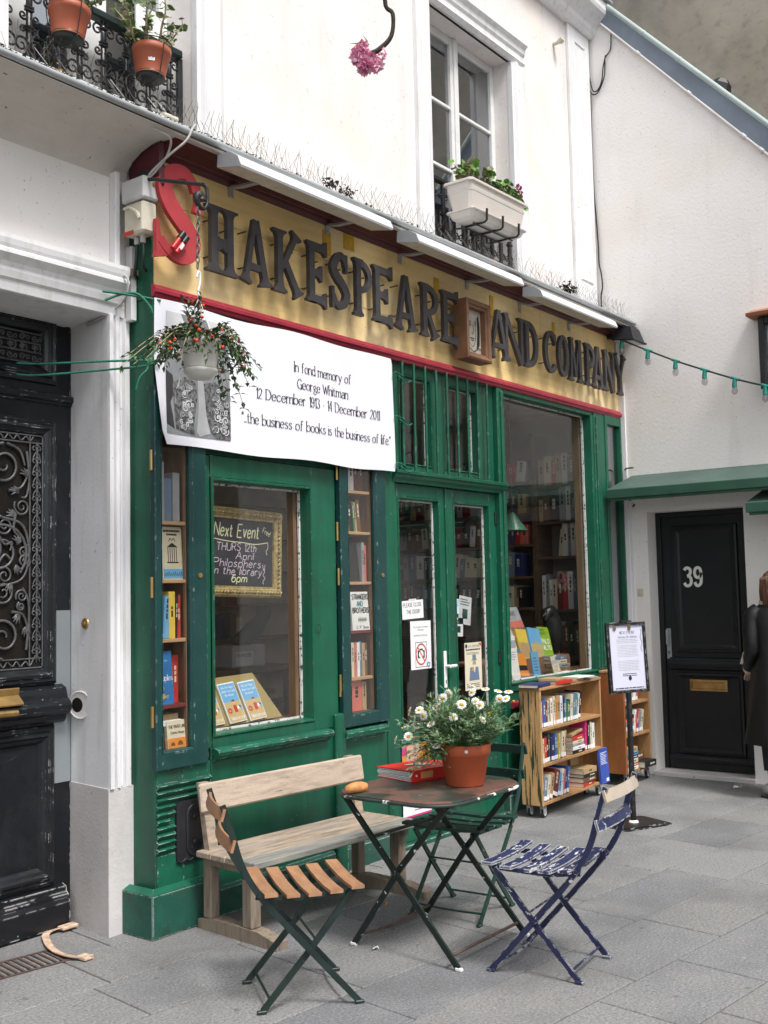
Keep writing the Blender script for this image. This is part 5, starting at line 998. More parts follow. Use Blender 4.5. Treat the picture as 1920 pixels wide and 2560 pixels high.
part('lamp_shade',mat('lamp_green',(.06,.19,.12),.35,.1),lambda b:b.lathe([(.022,2.255),(.028,2.24),(.125,2.105),(.127,2.098),(.122,2.102),(.024,2.235)],(4.52,.62,0),24),lp,T=None); part('cord',m_cabk,lambda b:b.tube([(4.52,.62,2.25),(4.52,.62,3.19)],.005,5),lp,T=None)
rv=thing('raven_figure','black carved raven perched in the right corner of the right window','figurine',(4.66,.36,1.05))
part('body',m_saucer,lambda b:(b.tube([(4.57,.36,1.34),(4.60,.36,1.40),(4.66,.36,1.42),(4.68,.36,1.34),(4.71,.36,1.24),(4.73,.36,1.13),(4.74,.36,1.06)],[.012,.05,.052,.075,.085,.06,.02],12),b.tube([(4.58,.36,1.395),(4.53,.36,1.375)],[.02,.003],8),b.tube([(4.69,.37,1.13),(4.67,.37,1.05)],.008,6)),rv,T=None)
# ================================================================== PAPERS on the doors
def sheet(u0,u1,v0,v1,y,label,m,fn=None,mats=(),rot=0.,cat='notice'):
    c=((u0+u1)/2,(v0+v1)/2); b=MB(Matrix.Translation((c[0],y,c[1]))@Matrix.Rotation(rad(rot),4,'Y')@FAC(0)); w,h=u1-u0,v1-v0
    b.box(-w/2,w/2,-h/2,h/2,0,.0008)
    if fn: fn(b,w,h)
    return b.build('notice',[m]+list(mats),None,label,None,cat)
def f1(b,w,h):
    b.m=1; text(b,'PLEASE CLOSE',-w*.44,h*.16,h*.20,fit=w*.86,w=1.1,z=.0011,jit=.03); text(b,'THE DOOR!',-w*.30,-h*.22,h*.20,fit=w*.62,w=1.1,z=.0011,jit=.03); b.m=2; b.box(-w*.18,w*.18,h*.47,h*.58,.0008,.0012)
sheet(2.185,2.42,1.425,1.545,.075,'white handwritten notice asking to please close the door',m_paper,f1,[m_print,m_plite],-2)
def f2(b,w,h):
    b.m=1; text(b,'Out of respect for readers',0,h*.36,h*.036,fit=w*.72,align='c',mode='serif',w=1.2,z=.0011); text(b,'& browsers',0,h*.30,h*.036,fit=w*.3,align='c',mode='serif',w=1.2,z=.0011); text(b,'NO PHOTOS PLEASE',0,h*.18,h*.036,fit=w*.66,align='c',mode='serif',w=1.2,z=.0011)
    cz=-h*.17; b.frame(-w*.28,w*.28,cz-w*.40,cz+w*.32,[(0,.0011),(.004,.0013)]); b.box(-w*.17,w*.17,cz-w*.14,cz+w*.08,.0008,.0012); b.box(-w*.06,w*.08,cz+w*.08,cz+w*.13,.0008,.0012); b.m=0; b.prism([(.033*math.cos(rad(a))*.8,cz-w*.03+.033*math.sin(rad(a))*.8) for a in range(0,360,30)],.0012,.0015)
    b.m=2; b.ribbon([(w*.25*math.cos(rad(a)),cz-w*.03+w*.29*math.sin(rad(a))) for a in range(0,360,12)],w*.045,.0018,closed=True); b.ribbon([(-w*.17,cz+w*.18),(w*.17,cz-w*.24)],w*.04,.0020)
    b.m=3; b.ribbon([(w*.36+w*.06*math.cos(rad(a)),-h*.42+w*.06*math.sin(rad(a))) for a in range(0,360,30)],w*.04,.0012,closed=True)
sheet(2.268,2.498,1.093,1.408,.074,'white notice with a crossed out camera symbol on the left door',m_paper,f2,[m_print,BM['red'],BM['blue']])
def f3(b,w,h):
    b.m=1; 
    for i,s_ in enumerate(('SOUS','VIDEO','SURVEILLANCE')): text(b,s_,0,h*(.30-.15*i),h*.10,fit=w*.8,align='c',w=1.3,z=.0011)
    b.m=2; b.ribbon([(-w*.15,-h*.38),(w*.18,-h*.18)],w*.22,.0012)
sheet(2.757,2.845,1.442,1.545,.074,'small pale blue video surveillance notice on the right door',mat('paper_blue',(.52,.70,.80),.6,.04),f3,[BM['blue'],m_print])
def f4(b,w,h):
    b.m=1; text(b,'U.S. CITIZENS',w*.05,h*.40,h*.045,fit=w*.66,align='c',mode='serif',w=1.3,z=.0011); lines(b,-w*.42,w*.42,h*.365,1,.02,.010,.0011,.02)
    for k in range(2): lines(b,-w*.38,w*.38,h*(.29-.025*k),1,.01,.003,.0011,.1)
    b.m=2; b.prism([(-w*.20,-h*.02),(w*.28,-h*.02),(w*.34,-h*.30),(-w*.26,-h*.30)],.0008,.0012); b.prism([(-w*.06,h*.13),(w*.16,h*.13),(w*.15,h*.245),(-w*.05,h*.245)],.0008,.0012); b.box(-w*.12,w*.22,h*.12,h*.135,.0008,.0013)
    b.m=3; b.prism([(w*.05+w*.10*math.cos(rad(a)),h*.06+h*.075*math.sin(rad(a))) for a in range(0,360,30)],.0008,.0015); b.prism([(-w*.14,-h*.10),(w*.02,-h*.10),(w*.02,-h*.02),(-w*.10,-h*.03)],.0012,.0018)
    b.m=0; b.prism([(w*.0,-h*.0),(w*.12,0),(w*.08,-h*.13),(w*.04,-h*.13)],.0012,.0016); b.prism([(w*.05+w*.09*math.cos(rad(a)),h*.03+h*.06*math.sin(rad(a))) for a in range(180,361,30)],.0015,.0019)
    b.m=1; lines(b,-w*.40,w*.40,-h*.36,3,h*.035,.005,.0011,.1)
    b.m=4; b.prism([(w*.32,h*.48),(w*.48,h*.48),(w*.48,h*.40)],.0008,.0013)
    b.m=5; b.prism([(-w*.40+w*.07*math.cos(rad(a)),h*.43+w*.07*math.sin(rad(a))) for a in range(0,360,30)],.0008,.0013)
sheet(2.90,3.118,.905,1.236,.074,'cream poster of a pointing man in a tall hat on the right door',m_paperc,f4,[m_print,BM['slate blue'],BM['tan'],BM['red'],BM['navy']],0,'poster')
for (u0,u1,v0,v1,m,lab,rot) in ((2.77,2.90,1.24,1.40,BM['slate blue'],'street photo book cover hung low behind the right door pane',3),(2.905,3.02,1.28,1.41,m_paper,'white card with a green block behind the right door pane',4),(2.97,3.13,1.36,1.56,m_plite,'pale brochure standing high behind the right door pane',8)):
    sheet(u0,u1,v0,v1,.16,lab,m,(lambda b,w,h:(setattr(b,'m',1),b.box(-w*.2,w*.22,-h*.3,h*.05,.0008,.0012),lines(b,-w*.4,w*.4,h*.4,3,h*.09,.008,.0012,.4))),[BM['dark green']],rot,'card')
# poster at the foot of the door, behind the table
def f5(b,w,h):
    b.m=1; b.box(-w*.5,w*.5,h*.05,h*.5,.0008,.0010); b.m=2; b.prism([(-w*.15+w*.22*math.cos(rad(a)),h*.30+h*.14*math.sin(rad(a))) for a in range(0,360,24)],.0010,.0013); b.m=3; b.box(-w*.5,-w*.34,h*.28,h*.5,.001,.0013); b.box(-w*.5,w*.5,-h*.505,-h*.48,.0008,.0012); lines(b,-w*.42,w*.42,-h*.25,1,.02,.012,.0012,.05)
    b.m=4; b.box(-w*.5,-w*.2,-h*.22,-h*.10,.0008,.0011); b.m=5
    lines(b,-w*.1,w*.42,-h*.36,3,h*.03,.005,.0012,.3)
sheet(2.068,2.375,.185,.68,.014,'bright festival poster fixed low on the left door behind the table',m_paper,f5,[BM['orange'],m_skin,BM['pink'],BM['yellow'],m_print],0,'poster')
# ================================================================== MEMORIAL BANNER
bn=thing('banner','white memorial banner with black text and a grey photo, tied across the shopfront','banner',(1.0,-.06,2.35))
def bwave(u,v):        # gentle sag of the sheet
    return .010*math.sin(u*3.4+.6)+.006*math.sin(u*9+v*5)-.018*max(0,.35-u)*max(0,2.75-v)*4
def edge(v): return .036+(0 if v>2.75 else (2.75-v)*.125)
def bput(mb): mb.v=[Vector((p.x,p.y+bwave(p.x,p.z),p.z)) for p in mb.v]; return mb
b=MB(FAC(-.062)); nu,nv=48,22; vs=[]
for i in range(nv+1):
    v=2.348+(3.066-2.348)*i/nv; l=edge(v)+(.02*(1-i/2) if i<2 else 0)
    for j in range(nu+1): vs.append((l+(1.972-l-(.01 if i in(0,nv) else 0))*j/nu,v+(.006*math.sin(j*.3) if i in (0,nv) else 0),0))
b.add(vs,[(i*(nu+1)+j,i*(nu+1)+j+1,(i+1)*(nu+1)+j+1,(i+1)*(nu+1)+j) for i in range(nv) for j in range(nu)],True)
bput(b).build('sheet',m_bannr,bn)
def btext(lines_):
    b=MB(FAC(-.064))
    for s_,u0,u1,v,h in lines_: text(b,s_,u0,v,h,fit=u1-u0,mode='serif',w=.95,sp=1.25,z=.001)
    return bput(b).build('lettering',m_print,bn)
btext([('In fond memory of',1.022,1.532,2.846,.056),('George Whitman',1.045,1.505,2.752,.056),('12 December 1913 - 14 December 2011',.735,1.808,2.660,.056),('"...the business of books is the business of life."',.622,1.918,2.516,.056)])
def bpoly(b,pts,k): 
    b.add([(u,v,.0008+.0004*k) for u,v in pts],[tuple(range(len(pts)))])
def grid(b,u0,u1,v0,v1,k,n=8):
    vs=[(u0+(u1-u0)*j/n,v0+(v1-v0)*i/n,.0006+.0004*k) for i in range(n+1) for j in range(n+1)]; b.add(vs,[(i*(n+1)+j,i*(n+1)+j+1,(i+1)*(n+1)+j+1,(i+1)*(n+1)+j) for i in range(n) for j in range(n)])
b=MB(FAC(-.064)); b.m=0; grid(b,.108,.535,2.404,3.015,0)
b.m=1; bpoly(b,[(.108,3.015),(.20,3.015),(.235,2.95),(.22,2.86),(.17,2.80),(.108,2.82)],1); bpoly(b,[(.38,3.015),(.535,3.015),(.535,2.90),(.50,2.91),(.40,2.97)],1)
b.m=2; bpoly(b,[(.108,2.72),(.15,2.70),(.165,2.62),(.135,2.56),(.15,2.50),(.16,2.43),(.108,2.45)],2)
b.m=2; bpoly(b,[(.22,2.97),(.29,2.99),(.37,2.96),(.39,2.87),(.36,2.78),(.27,2.76),(.22,2.83)],2)
b.m=3; bpoly(b,[(.15,2.66),(.23,2.70),(.30,2.68),(.31,2.60),(.29,2.46),(.30,2.41),(.17,2.43),(.16,2.52)],3); bpoly(b,[(.35,2.68),(.43,2.70),(.52,2.64),(.535,2.52),(.535,2.405),(.44,2.405),(.40,2.44),(.37,2.52)],3)
b.m=4; bpoly(b,[(.31,2.70),(.35,2.69),(.37,2.52),(.40,2.43),(.33,2.405),(.31,2.43),(.32,2.55)],4); bpoly(b,[(.17,2.63),(.20,2.70),(.185,2.60),(.165,2.56)],5)
rr=random.Random(5); k=0
for i in range(90):
    u,v=rr.choice(((.20,.28),(.42,.51))),0; u=rr.uniform(*u); v=rr.uniform(2.44,2.66); r=rr.uniform(.008,.024); b.m=(0,4,1)[i%3]
    sp=spiral(u,v,r,1.3,rr.uniform(0,6),rr.choice((1,-1)),14)
    sp=[(min(.53,max(.115,x)),min(2.70,max(2.41,y))) for x,y in sp]; b.ribbon(sp,.0045,.0032+.00006*i)
bput(b).build('printed_photo',[m_pgrey,m_plite,m_pdark,mat('print_jacket',(.12,.12,.125),.6,.95,55),m_pmid],bn)
def rope(pts,label,r=.0055,k=5): 
    b=MB(); b.tube(scurve(pts,k),r,6); return b.build('rope',m_rope,None,label,None,'rope','green ties of the banner')
rope([(-.40,.44,2.745),(-.30,.38,2.748),(-.08,.10,2.755),(.02,-.05,2.750),(.06,-.07,2.745)],'green rope stretched from the grille to the banner, upper of the pair')
rope([(-.40,.44,2.69),(-.30,.38,2.692),(-.08,.10,2.715),(-.01,-.02,2.722),(.02,-.06,2.735),(.045,-.068,2.748)],'green rope stretched from the grille to the banner, lower of the pair')
rope([(-.06,-.03,2.60),(-.045,-.04,2.66),(-.01,-.05,2.70),(.0,-.05,2.74),(.02,-.06,2.79),(.045,-.05,2.83)],'frayed end of green rope knotted beside the left edge of the banner')
rope([(-.155,.10,3.085),(-.09,.06,3.082),(.0,-.01,3.068),(.07,-.062,3.055)],'green rope tied at the top left corner of the banner',.0065)
rope([(-.14,.10,3.045),(-.07,.05,3.082),(-.02,.0,3.08),(.02,-.04,3.02),(.03,-.045,2.99)],'loose knotted green rope end on the corner post above the banner',.0065)
for z,s_ in ((2.98,'top'),(2.70,'middle'),(2.40,'bottom')):
    rope([(1.955,-.075,z),(2.01,-.055,z+.012),(2.10,-.035,z+.004),(2.135,-.02,z-.012),(2.10,-.005,z-.018),(2.05,-.04,z-.004),(2.12,-.05,z-.035),(2.17,-.05,z-.02)],'short green tie at the %s right of the banner round the window bars'%s_,.005)
# ================================================================== IRONWORK, CABLES, BOXES at the left end of the sign
br=thing('wall_bracket','black wrought iron bracket with a curled end sticking out over the red letter S','bracket',(-.02,0,3.6))
part('arm',m_iron,lambda b:(b.tube([(.07,.02,3.672),(-.005,-.03,3.655),(.0,-.10,3.637),(.043,-.40,3.548)],.0095,8)),br,T=None)
part('curl',m_iron,lambda b:b.tube(scurve([(.043,-.40,3.548),(.058,-.405,3.535),(.062,-.408,3.50),(.058,-.41,3.455),(.035,-.41,3.425),(.005,-.41,3.432),(-.010,-.41,3.46),(.0,-.41,3.485),(.02,-.41,3.48),(.022,-.41,3.462)],5),[.0095]*20+[.0095+.0006*i for i in range(26)],8),br,T=None)
part('wall_plate',m_iron,lambda b:(b.box(.03,.066,-.02,.06,3.62,3.72,c=.004),b.tube([(.05,.0,3.69),(.01,-.02,3.66)],.022,8)),br,T=None)
ch=thing('chain','steel chain hanging from the iron bracket in front of the letters S and H','chain',(0,-.41,3.1))
for i in range(11):
    z=3.415-.0272*i; a=rad(90*(i%2)+20); b=MB(); pts=[]
    for k in range(12):
        t=2*math.pi*k/12; u=.0085*math.cos(t); w=.0185*math.sin(t); pts.append((.003-.001*i+u*math.cos(a),-.41+u*math.sin(a),z+w))
    b.tube(pts,.0030,5,True); b.build('link',m_chain,ch)
hb=thing('hanging_basket','white hanging pot of trailing plants with small orange flowers, before the banner','hanging basket',(.003,-.41,2.61))
part('hook',m_white,lambda b:b.tube(scurve([(-.012,-.41,3.085),(-.004,-.41,3.112),(.008,-.41,3.105),(.006,-.41,3.06),(-.004,-.41,3.02),(0,-.41,2.985)],4),.0055,6),hb,T=None)
for a in (30,150,270): part('hanger_wire',m_white,lambda b:b.tube([(0,-.41,2.99),(.003+.086*math.cos(rad(a)),-.41+.086*math.sin(rad(a)),2.785)],.0022,5),hb,T=None)
hx,hy=.006,-.41
part('pot',m_potw,lambda b:b.lathe([(0,2.645),(.070,2.645),(.074,2.66),(.092,2.765),(.097,2.767),(.099,2.788),(.092,2.79),(.086,2.765),(0,2.76)],(hx,hy,0),28),hb,T=None)
part('drip_saucer',m_potw,lambda b:b.lathe([(0,2.608),(.050,2.608),(.062,2.622),(.078,2.637),(.080,2.650),(.074,2.651),(.07,2.64),(0,2.635)],(hx,hy,0),28),hb,T=None)
rr=random.Random(11)
sh=[]
for k in range(46):
    a=rr.uniform(0,2*math.pi); p=Vector((hx+.06*math.cos(a),hy+.06*math.sin(a),2.785)); side=math.cos(a)
    L_=rr.uniform(.10,.24)
    if side<-.3: L_=rr.uniform(.14,.27)
    if side>.4: L_=rr.uniform(.18,.30)
    d=Vector((math.cos(a)*.9,math.sin(a)*.55,rr.uniform(.3,1.3)))
    if k<6: d=Vector((rr.uniform(-.5,.2),rr.uniform(-.3,.3),1.6)); L_=rr.uniform(.12,.22); p=Vector((hx+rr.uniform(-.05,.02),hy,2.78))
    d.normalize(); pts=[p]; n=9
    for i in range(n):
        d=d+Vector((0,0,-.34 if k>=6 else -.03)); d+=Vector((rr.uniform(-.15,.15),rr.uniform(-.12,.12),0)); d.normalize(); pts.append(pts[-1]+d*L_/n)
    sh.append(pts)
for tgt in ((-.45,.0,2.60),(-.40,.03,2.655),(-.33,-.02,2.65),(-.26,.02,2.72),(-.37,.02,2.62),(-.30,0,2.69),(.39,.0,2.72),(.35,.02,2.62),(.27,-.02,2.50),(.31,0,2.77),(.22,.02,2.53),(.33,-.02,2.67),(.24,.0,2.60)):
    p0=Vector((hx,hy,2.79)); t=Vector((tgt[0],hy+tgt[1],tgt[2])); m=(p0+t)/2+Vector((0,-.02,.08)); sh.append([Vector(q) for q in scurve([tuple(p0),tuple(m),tuple(t)],6)])
b=MB(); fl=[]
for pts in sh:
    b.m=1; b.tube(pts,.0018,4,cap=False)
    for i in range(1,len(pts)):
        t=(pts[i]-pts[i-1]).normalized(); b.m=0
        for s_ in (-1,1):
            dd=(t*.45+Vector((rr.uniform(-1,1),rr.uniform(-1,1),rr.uniform(-.5,.8)))*.75).normalized(); b.leaf(pts[i],dd,(0,0,1),rr.uniform(.027,.044),rr.uniform(.016,.023),.2,.15)
        if rr.random()<.13: fl.append((pts[i],t))
b.build('foliage',[m_leafd,m_stem],hb,kind='stuff')
fm=MB(Matrix()); fm.tube([(0,0,0),(.006,0,.003),(.014,0,.002)],[.003,.0075,.004],7); fm.leaf((.014,0,.002),(1,.6,.2),(0,0,1),.008,.007); fm.leaf((.014,0,.002),(1,-.6,.2),(0,0,1),.008,.007); fm.leaf((.014,0,.002),(1,0,.8),(0,1,0),.008,.007)
fo=fm.build('flower',m_petr,None); COL.objects.unlink(fo)
for p,t in fl[:34]:
    o=fo.copy(); COL.objects.link(o); o.parent=hb; o.location=p+Vector((rr.uniform(-.012,.012),-rr.uniform(.004,.018),.004))-hb.location; o.rotation_euler=(rr.uniform(-.5,.5),rr.uniform(-.6,.6),rr.uniform(0,6.28)); o.scale=(1.2,)*3
bpy.data.objects.remove(fo)
jb=thing('junction_box','grey plastic junction box on the corner post below the iron bracket','junction box',(-.02,.03,3.55))
part('box',m_boxg,lambda b:(b.box(-.035,.064,-.062,.108,3.552,3.665,c=.008)),jb,T=None); part('screw',m_brass,lambda b:b.tube([(.03,-.066,3.63),(.03,-.062,3.63)],.012,10),jb,T=None)
sw=thing('switch_box','cream plastic switch box with a lever, under the grey junction box','switch box',(-.02,.03,3.38))
part('box',m_box,lambda b:b.box(-.03,.062,-.052,.098,3.385,3.545,c=.012),sw,T=None); part('lever',m_box,lambda b:(b.sweep([(-.034,.08,3.52),(-.04,.03,3.515),(-.04,-.02,3.48),(-.034,-.03,3.45)],.022,.012,(0,0,1))),sw,T=None); part('red_corner',BM['red'],lambda b:b.box(-.0315,-.0295,.02,.096,3.383,3.405),sw,T=None)
for dy in (.0,.045): part('gland',m_cable,lambda b:b.tube([(.012,dy,3.388),(.012,dy,3.345)],.014,8),sw,T=None)
b=MB(); b.tube(scurve([(.012,.0,3.345),(.012,-.005,3.29),(.02,.01,3.24),(.055,.03,3.22)],4),.009,6); b.build('cable',m_cframe,None,'short dark green cable from the switch box, right of two',None,'cable','cables below the switch box')
b=MB(); b.tube(scurve([(.012,.045,3.345),(.012,.05,3.28),(.02,.07,3.21),(.055,.10,3.20)],4),.009,6); b.build('cable',m_cframe,None,'short dark green cable from the switch box, left of two',None,'cable','cables below the switch box')
b=MB(); b.tube(scurve([(.02,-.02,3.665),(.03,-.05,3.70),(.06,-.15,3.77),(.10,-.22,3.83),(.13,-.235,3.90),(.16,-.22,3.93),(.22,-.10,3.97),(.30,.0,4.0)],5),.0065,6); b.build('cable',m_cable,None,'pale cable rising over the zinc ledge from the junction box',cat='cable')
b=MB(); b.tube(scurve([(.03,-.03,3.67),(.05,-.10,3.73),(.055,-.15,3.79),(.02,-.19,3.83),(-.08,-.18,3.845)],5),.006,6); b.build('cable',m_cable,None,'pale cable looping under the zinc ledge from the junction box',cat='cable')
b=MB(); b.tube(scurve([(-.035,.145,3.70),(-.035,.15,3.5),(-.025,.15,3.3),(-.03,.15,3.22),(-.035,.06,3.17),(-.03,.08,3.08),(-.04,.155,3.03),(-.08,.20,2.99),(-.06,.35,2.98)],5),.006,5); b.build('cable',m_cable,None,'dirty cable running down the wall corner and under the door lintel',cat='cable')
b=MB(); b.box(-.06,-.03,.12,.17,3.09,3.72,c=.004); b.build('cable_trunking',m_trim,None,'white cable trunking down the wall left of the switch box',cat='trunking')
b=MB(); b.box(.03,.064,.11,.16,2.98,3.36,c=.004); b.build('cable_trunking',m_trim,None,'short white cable trunking beside the green corner post under the switch box',cat='trunking')
g2=thing('clip_torch','small red and black plastic torch wedged behind the red letter S','torch',(.16,-.12,3.33))
X=Matrix.Translation((.155,-.118,3.365))@Matrix.Rotation(rad(38),4,'Y')
for nm,m_,z0,z1,w_ in (('barrel',m_redp,-.075,.005,.015),('head',m_saucer,.0,.045,.020)):
    b=MB(X); b.tube([(-.014,0,z0),(-.014,0,z1)],w_*.8,10); b.tube([(.014,0,z0),(.014,0,z1)],w_*.8,10); b.build(nm,m_,g2)
b=MB(X); b.box(.005,.022,-.016,-.0125,-.05,-.012); b.build('sticker',m_paper,g2)
# ================================================================== ROPES OF BULBS, FLOODLIGHT
fl_=thing('floodlight','black floodlight under the end of the ledge at the corner of the two walls','floodlight',(5.2,-.2,3.7))
X=Matrix.Translation((5.20,-.20,3.78))@Matrix.Rotation(rad(8),4,'X')
def fld(b): b.add([(-.09,-.05,.06),(.09,-.05,.06),(.09,.08,.06),(-.09,.08,.06),(-.12,-.10,-.05),(.12,-.10,-.05),(.12,.09,-.05),(-.12,.09,-.05)],[(0,1,2,3),(4,7,6,5),(0,4,5,1),(1,5,6,2),(2,6,7,3),(3,7,4,0)])
part('body',m_iron,fld,fl_,T=X); part('rim',m_iron,lambda b:b.box(-.135,.135,-.115,.10,-.066,-.05,c=.004),fl_,T=X); part('lens',m_plite,lambda b:b.box(-.11,.11,-.09,.08,-.068,-.0665),fl_,T=X)
part('yoke',m_iron,lambda b:(b.tube([(5.20,-.05,3.79),(5.20,.0,3.79)],.02,6),b.tube([(5.20,-.10,3.84),(5.20,-.13,3.86)],.012,6)),fl_,T=None)
gl=thing('string_lights','green cord of clear festoon bulbs slung along the white side wall','string lights',(5.1,-.8,3.3))
bp=[(5.10,-.182,3.721),(5.10,-.414,3.594),(5.10,-.653,3.469),(5.10,-.897,3.356),(5.10,-1.14,3.25),(5.10,-1.381,3.159)]
part('cord',m_cabk,lambda b:b.tube(scurve([(5.15,-.05,3.80)]+bp+[(5.1,-1.9,2.98),(5.1,-2.5,2.83)],5),.0075,6),gl,T=None)
for i,(x,y,z) in enumerate(bp+[(5.1,-1.63,3.07)]):
    part('socket',m_socket,lambda b:(b.tube([(x,y+.034,z+.016),(x,y-.034,z-.014)],.012,8),b.tube([(x,y,z-.0),(x,y+.004,z-.03),(x,y+.006,z-.068)],[.015,.018,.021],12)),gl,T=None)
    part('bulb',m_bulb,lambda b:b.lathe([(.016,z-.062),(.024,z-.085),(.026,z-.10),(.021,z-.118),(.010,z-.128),(0,z-.13)],(x,y+.006,0),14),gl,T=None); part('filament',m_plite,lambda b:b.tube([(x,y+.006,z-.07),(x,y+.006,z-.10)],.006,6),gl,T=None)
# ================================================================== BIRD SPIKES and debris on the ledge
def ledge_z(y): return 3.895+(-.215-y)*(-.60)
for x0,x1,lab in ((-1.2,.55,'row of bird spikes on the ledge below the left balcony railing'),(.56,2.75,'row of bird spikes on the ledge over the letters SHAKESPEARE'),(2.76,4.05,'row of bird spikes below the window box'),(4.06,5.30,'row of bird spikes at the right end of the ledge')):
    t=thing('bird_spikes',lab,'bird spikes',((x0+x1)/2,-.12,3.95),group='bird spike strips along the ledge')
    yb=-.13; zb=3.895+(.215+yb)*.6+.003; zb=3.895+(.215-.13)*.6
    part('base_strip',m_plite,lambda b:b.box(x0,x1,yb-.012,yb+.012,zb+.001,zb+.009),t,T=None)
    b=MB(); x=x0+.01
    while x<x1:
        for a in (-30,4,32):
            if rr.random()<.12: continue
            l=rr.uniform(.115,.14); ax=rr.uniform(-24,24); p=(x+rr.uniform(-.004,.004),yb,zb+.006); b.tube([p,(p[0]+l*math.sin(rad(ax)),p[1]+l*math.sin(rad(a)),p[2]+l*math.cos(rad(a)))],.0011,3,cap=False)
        x+=.036
    b.build('spike_wires',m_wire,t,kind='stuff')
def clump(name,c,r,n,m,lab,cat,sx=1.):
    b=MB()
    for k in range(n):
        p=Vector((rr.gauss(0,.5)*r*sx,rr.gauss(0,.4)*r,abs(rr.gauss(0,.45))*r)); b.leaf(p,Vector((rr.uniform(-1,1),rr.uniform(-1,1),rr.uniform(-.4,.8))),(0,0,1),r*rr.uniform(.4,.8),r*rr.uniform(.3,.55),.3,.5)
    b.v=[p+Vector(c) for p in b.v]; return b.build(name,m,None,lab,None,cat)
clump('leaf_clump',(1.28,-.14,3.96),.050,42,m_debris,'round dark clump of dead leaves among the bird spikes above the letter S','dead leaves'); clump('leaf_clump',(1.42,-.15,3.95),.045,40,m_debris,'flat dark clump of dead leaves just right of the round clump','dead leaves',1.5)
clump('leaf_clump',(-.60,-.17,3.93),.030,16,mat('dry_leaf',(.32,.19,.07),.8,.4,30),'curled brown dead leaf on the left end of the ledge','dead leaf')
clump('moss_clump',(4.22,-.15,3.96),.06,60,m_moss,'lump of moss on the ledge right of the window box','moss')
b=MB()
for k in range(1100):
    x=rr.choice((rr.uniform(1.5,2.6),rr.uniform(3.9,5.3),rr.uniform(3.9,5.3),rr.uniform(.2,1.0),rr.uniform(-.9,.2))); y=-.20+abs(rr.gauss(0,.05)); b.leaf((x,y,3.897+(.215+y)*.6),(rr.uniform(-1,1),rr.uniform(-1,1),rr.uniform(0,.6)),(0,0,1),rr.uniform(.012,.035),rr.uniform(.006,.016),.3,.3)
b.build('moss',m_moss,None,'thin moss and litter growing along the zinc ledge','stuff','moss')
b=MB(); b.tube([(.03,-.13,3.965),(.12,-.13,3.967)],.016,10); b.build('cork',m_box,None,'pale cork lying on the zinc ledge at the foot of the left railing',cat='cork')
b=MB(); b.tube([(3.05,-.16,3.94),(3.11,-.15,3.945)],.008,8); b.build('cigarette_end',BM['orange'],None,'cigarette end on the ledge below the window box',cat='cigarette end')
# ================================================================== BALCONY RAILINGS
ral=thing('balcony_railing','black wrought iron scroll railing of the upper left window','railing',(-.05,.27,4.15),group='black window railings')
TR=FAC(.265)
part('top_rail',m_cframe,lambda b:(b.box(-.64,.50,4.555,4.60,-.035,.03,c=.008)),ral,T=TR); part('bottom_rail',m_iron,lambda b:b.box(-.64,.50,4.185,4.197,-.008,.008),ral,T=TR); part('end_post',m_iron,lambda b:b.box(.478,.51,4.14,4.56,-.014,.014,c=.003),ral,T=TR)
def baluster(b):
    for d in (-.012,.012): b.tube([(d,4.19,0),(d,4.555,0)],.0058,6)
    for z in (4.235,4.33,4.345,4.43,4.445,4.52): b.box(-.022,.022,z-.005,z+.005,-.011,.011)
    b.tube([(0,4.44,0),(0,4.47,0),(0,4.50,0)],[.008,.016,.006],8); b.tube([(0,4.15,0),(0,4.19,0),(0,4.22,0)],[.018,.013,.008],8); b.prism([(-.02,4.145),(.02,4.145),(.012,4.17),(-.012,4.17)],-.008,.008)
proto=MB(TR); baluster(proto); bo=proto.build('baluster',m_iron,ral)
sc_=[]
for (cx,cz,r,a0,sg) in ((.038,4.505,.036,math.pi*.95,-1),(-.038,4.505,.036,.05*math.pi,1),(.034,4.395,.024,math.pi,1),(-.034,4.395,.024,0,-1),(.042,4.245,.046,math.pi*1.05,-1),(-.042,4.245,.046,-.05*math.pi,1),(.034,4.325,.020,math.pi,-1),(-.034,4.325,.020,0,1)):
    q=MB(TR); q.tube([(u,v,0) for u,v in spiral(cx,cz,r,1.35,a0,sg,18)],[.0068-.00014*i for i in range(19)],5); sc_.append(q.build('scroll',m_iron,ral))
for k in range(8):
    dx=.42-.146*k
    for j,o in enumerate([bo]+sc_):
        if k==0: o.location=Vector((dx,0,0))+o.location; continue
        c=o.copy(); COL.objects.link(c); c.parent=ral; c.location=o.location+Vector((-.146*k,0,0))
rl2=thing('balcony_railing','low black iron railing behind the beige window box','railing',(3.37,.2,4.05),group='black window railings')
TR2=FAC(.20)
part('top_rail',m_iron,lambda b:b.box(2.80,3.94,4.565,4.60,-.025,.02,c=.006),rl2,T=TR2); part('bottom_rail',m_iron,lambda b:b.box(2.80,3.94,4.15,4.165,-.01,.01),rl2,T=TR2)
for k in range(9):
    x=2.835+.133*k
    part('baluster',m_iron,lambda b:(b.box(x-.016,x+.016,4.165,4.565,-.012,.012,c=.003),b.box(x-.024,x+.024,4.33,4.345,-.016,.016),b.tube([(x,4.10,0),(x,4.13,0),(x,4.17,0)],[.02,.013,.008],7)),rl2,T=TR2)
    for sg in (-1,1): part('scroll',m_iron,lambda b:b.tube([(u,v,0) for u,v in spiral(x+sg*.038,4.215,.032,1.3,math.pi if sg>0 else 0,-sg,16)],.0058,5),rl2,T=TR2)
    if k in (0,1,8): 
        for sg in (-1,1): part('scroll',m_iron,lambda b:b.tube([(u,v,0) for u,v in spiral(x+sg*.034,4.48,.030,1.3,math.pi if sg>0 else 0,sg,16)],.006,5),rl2,T=TR2)
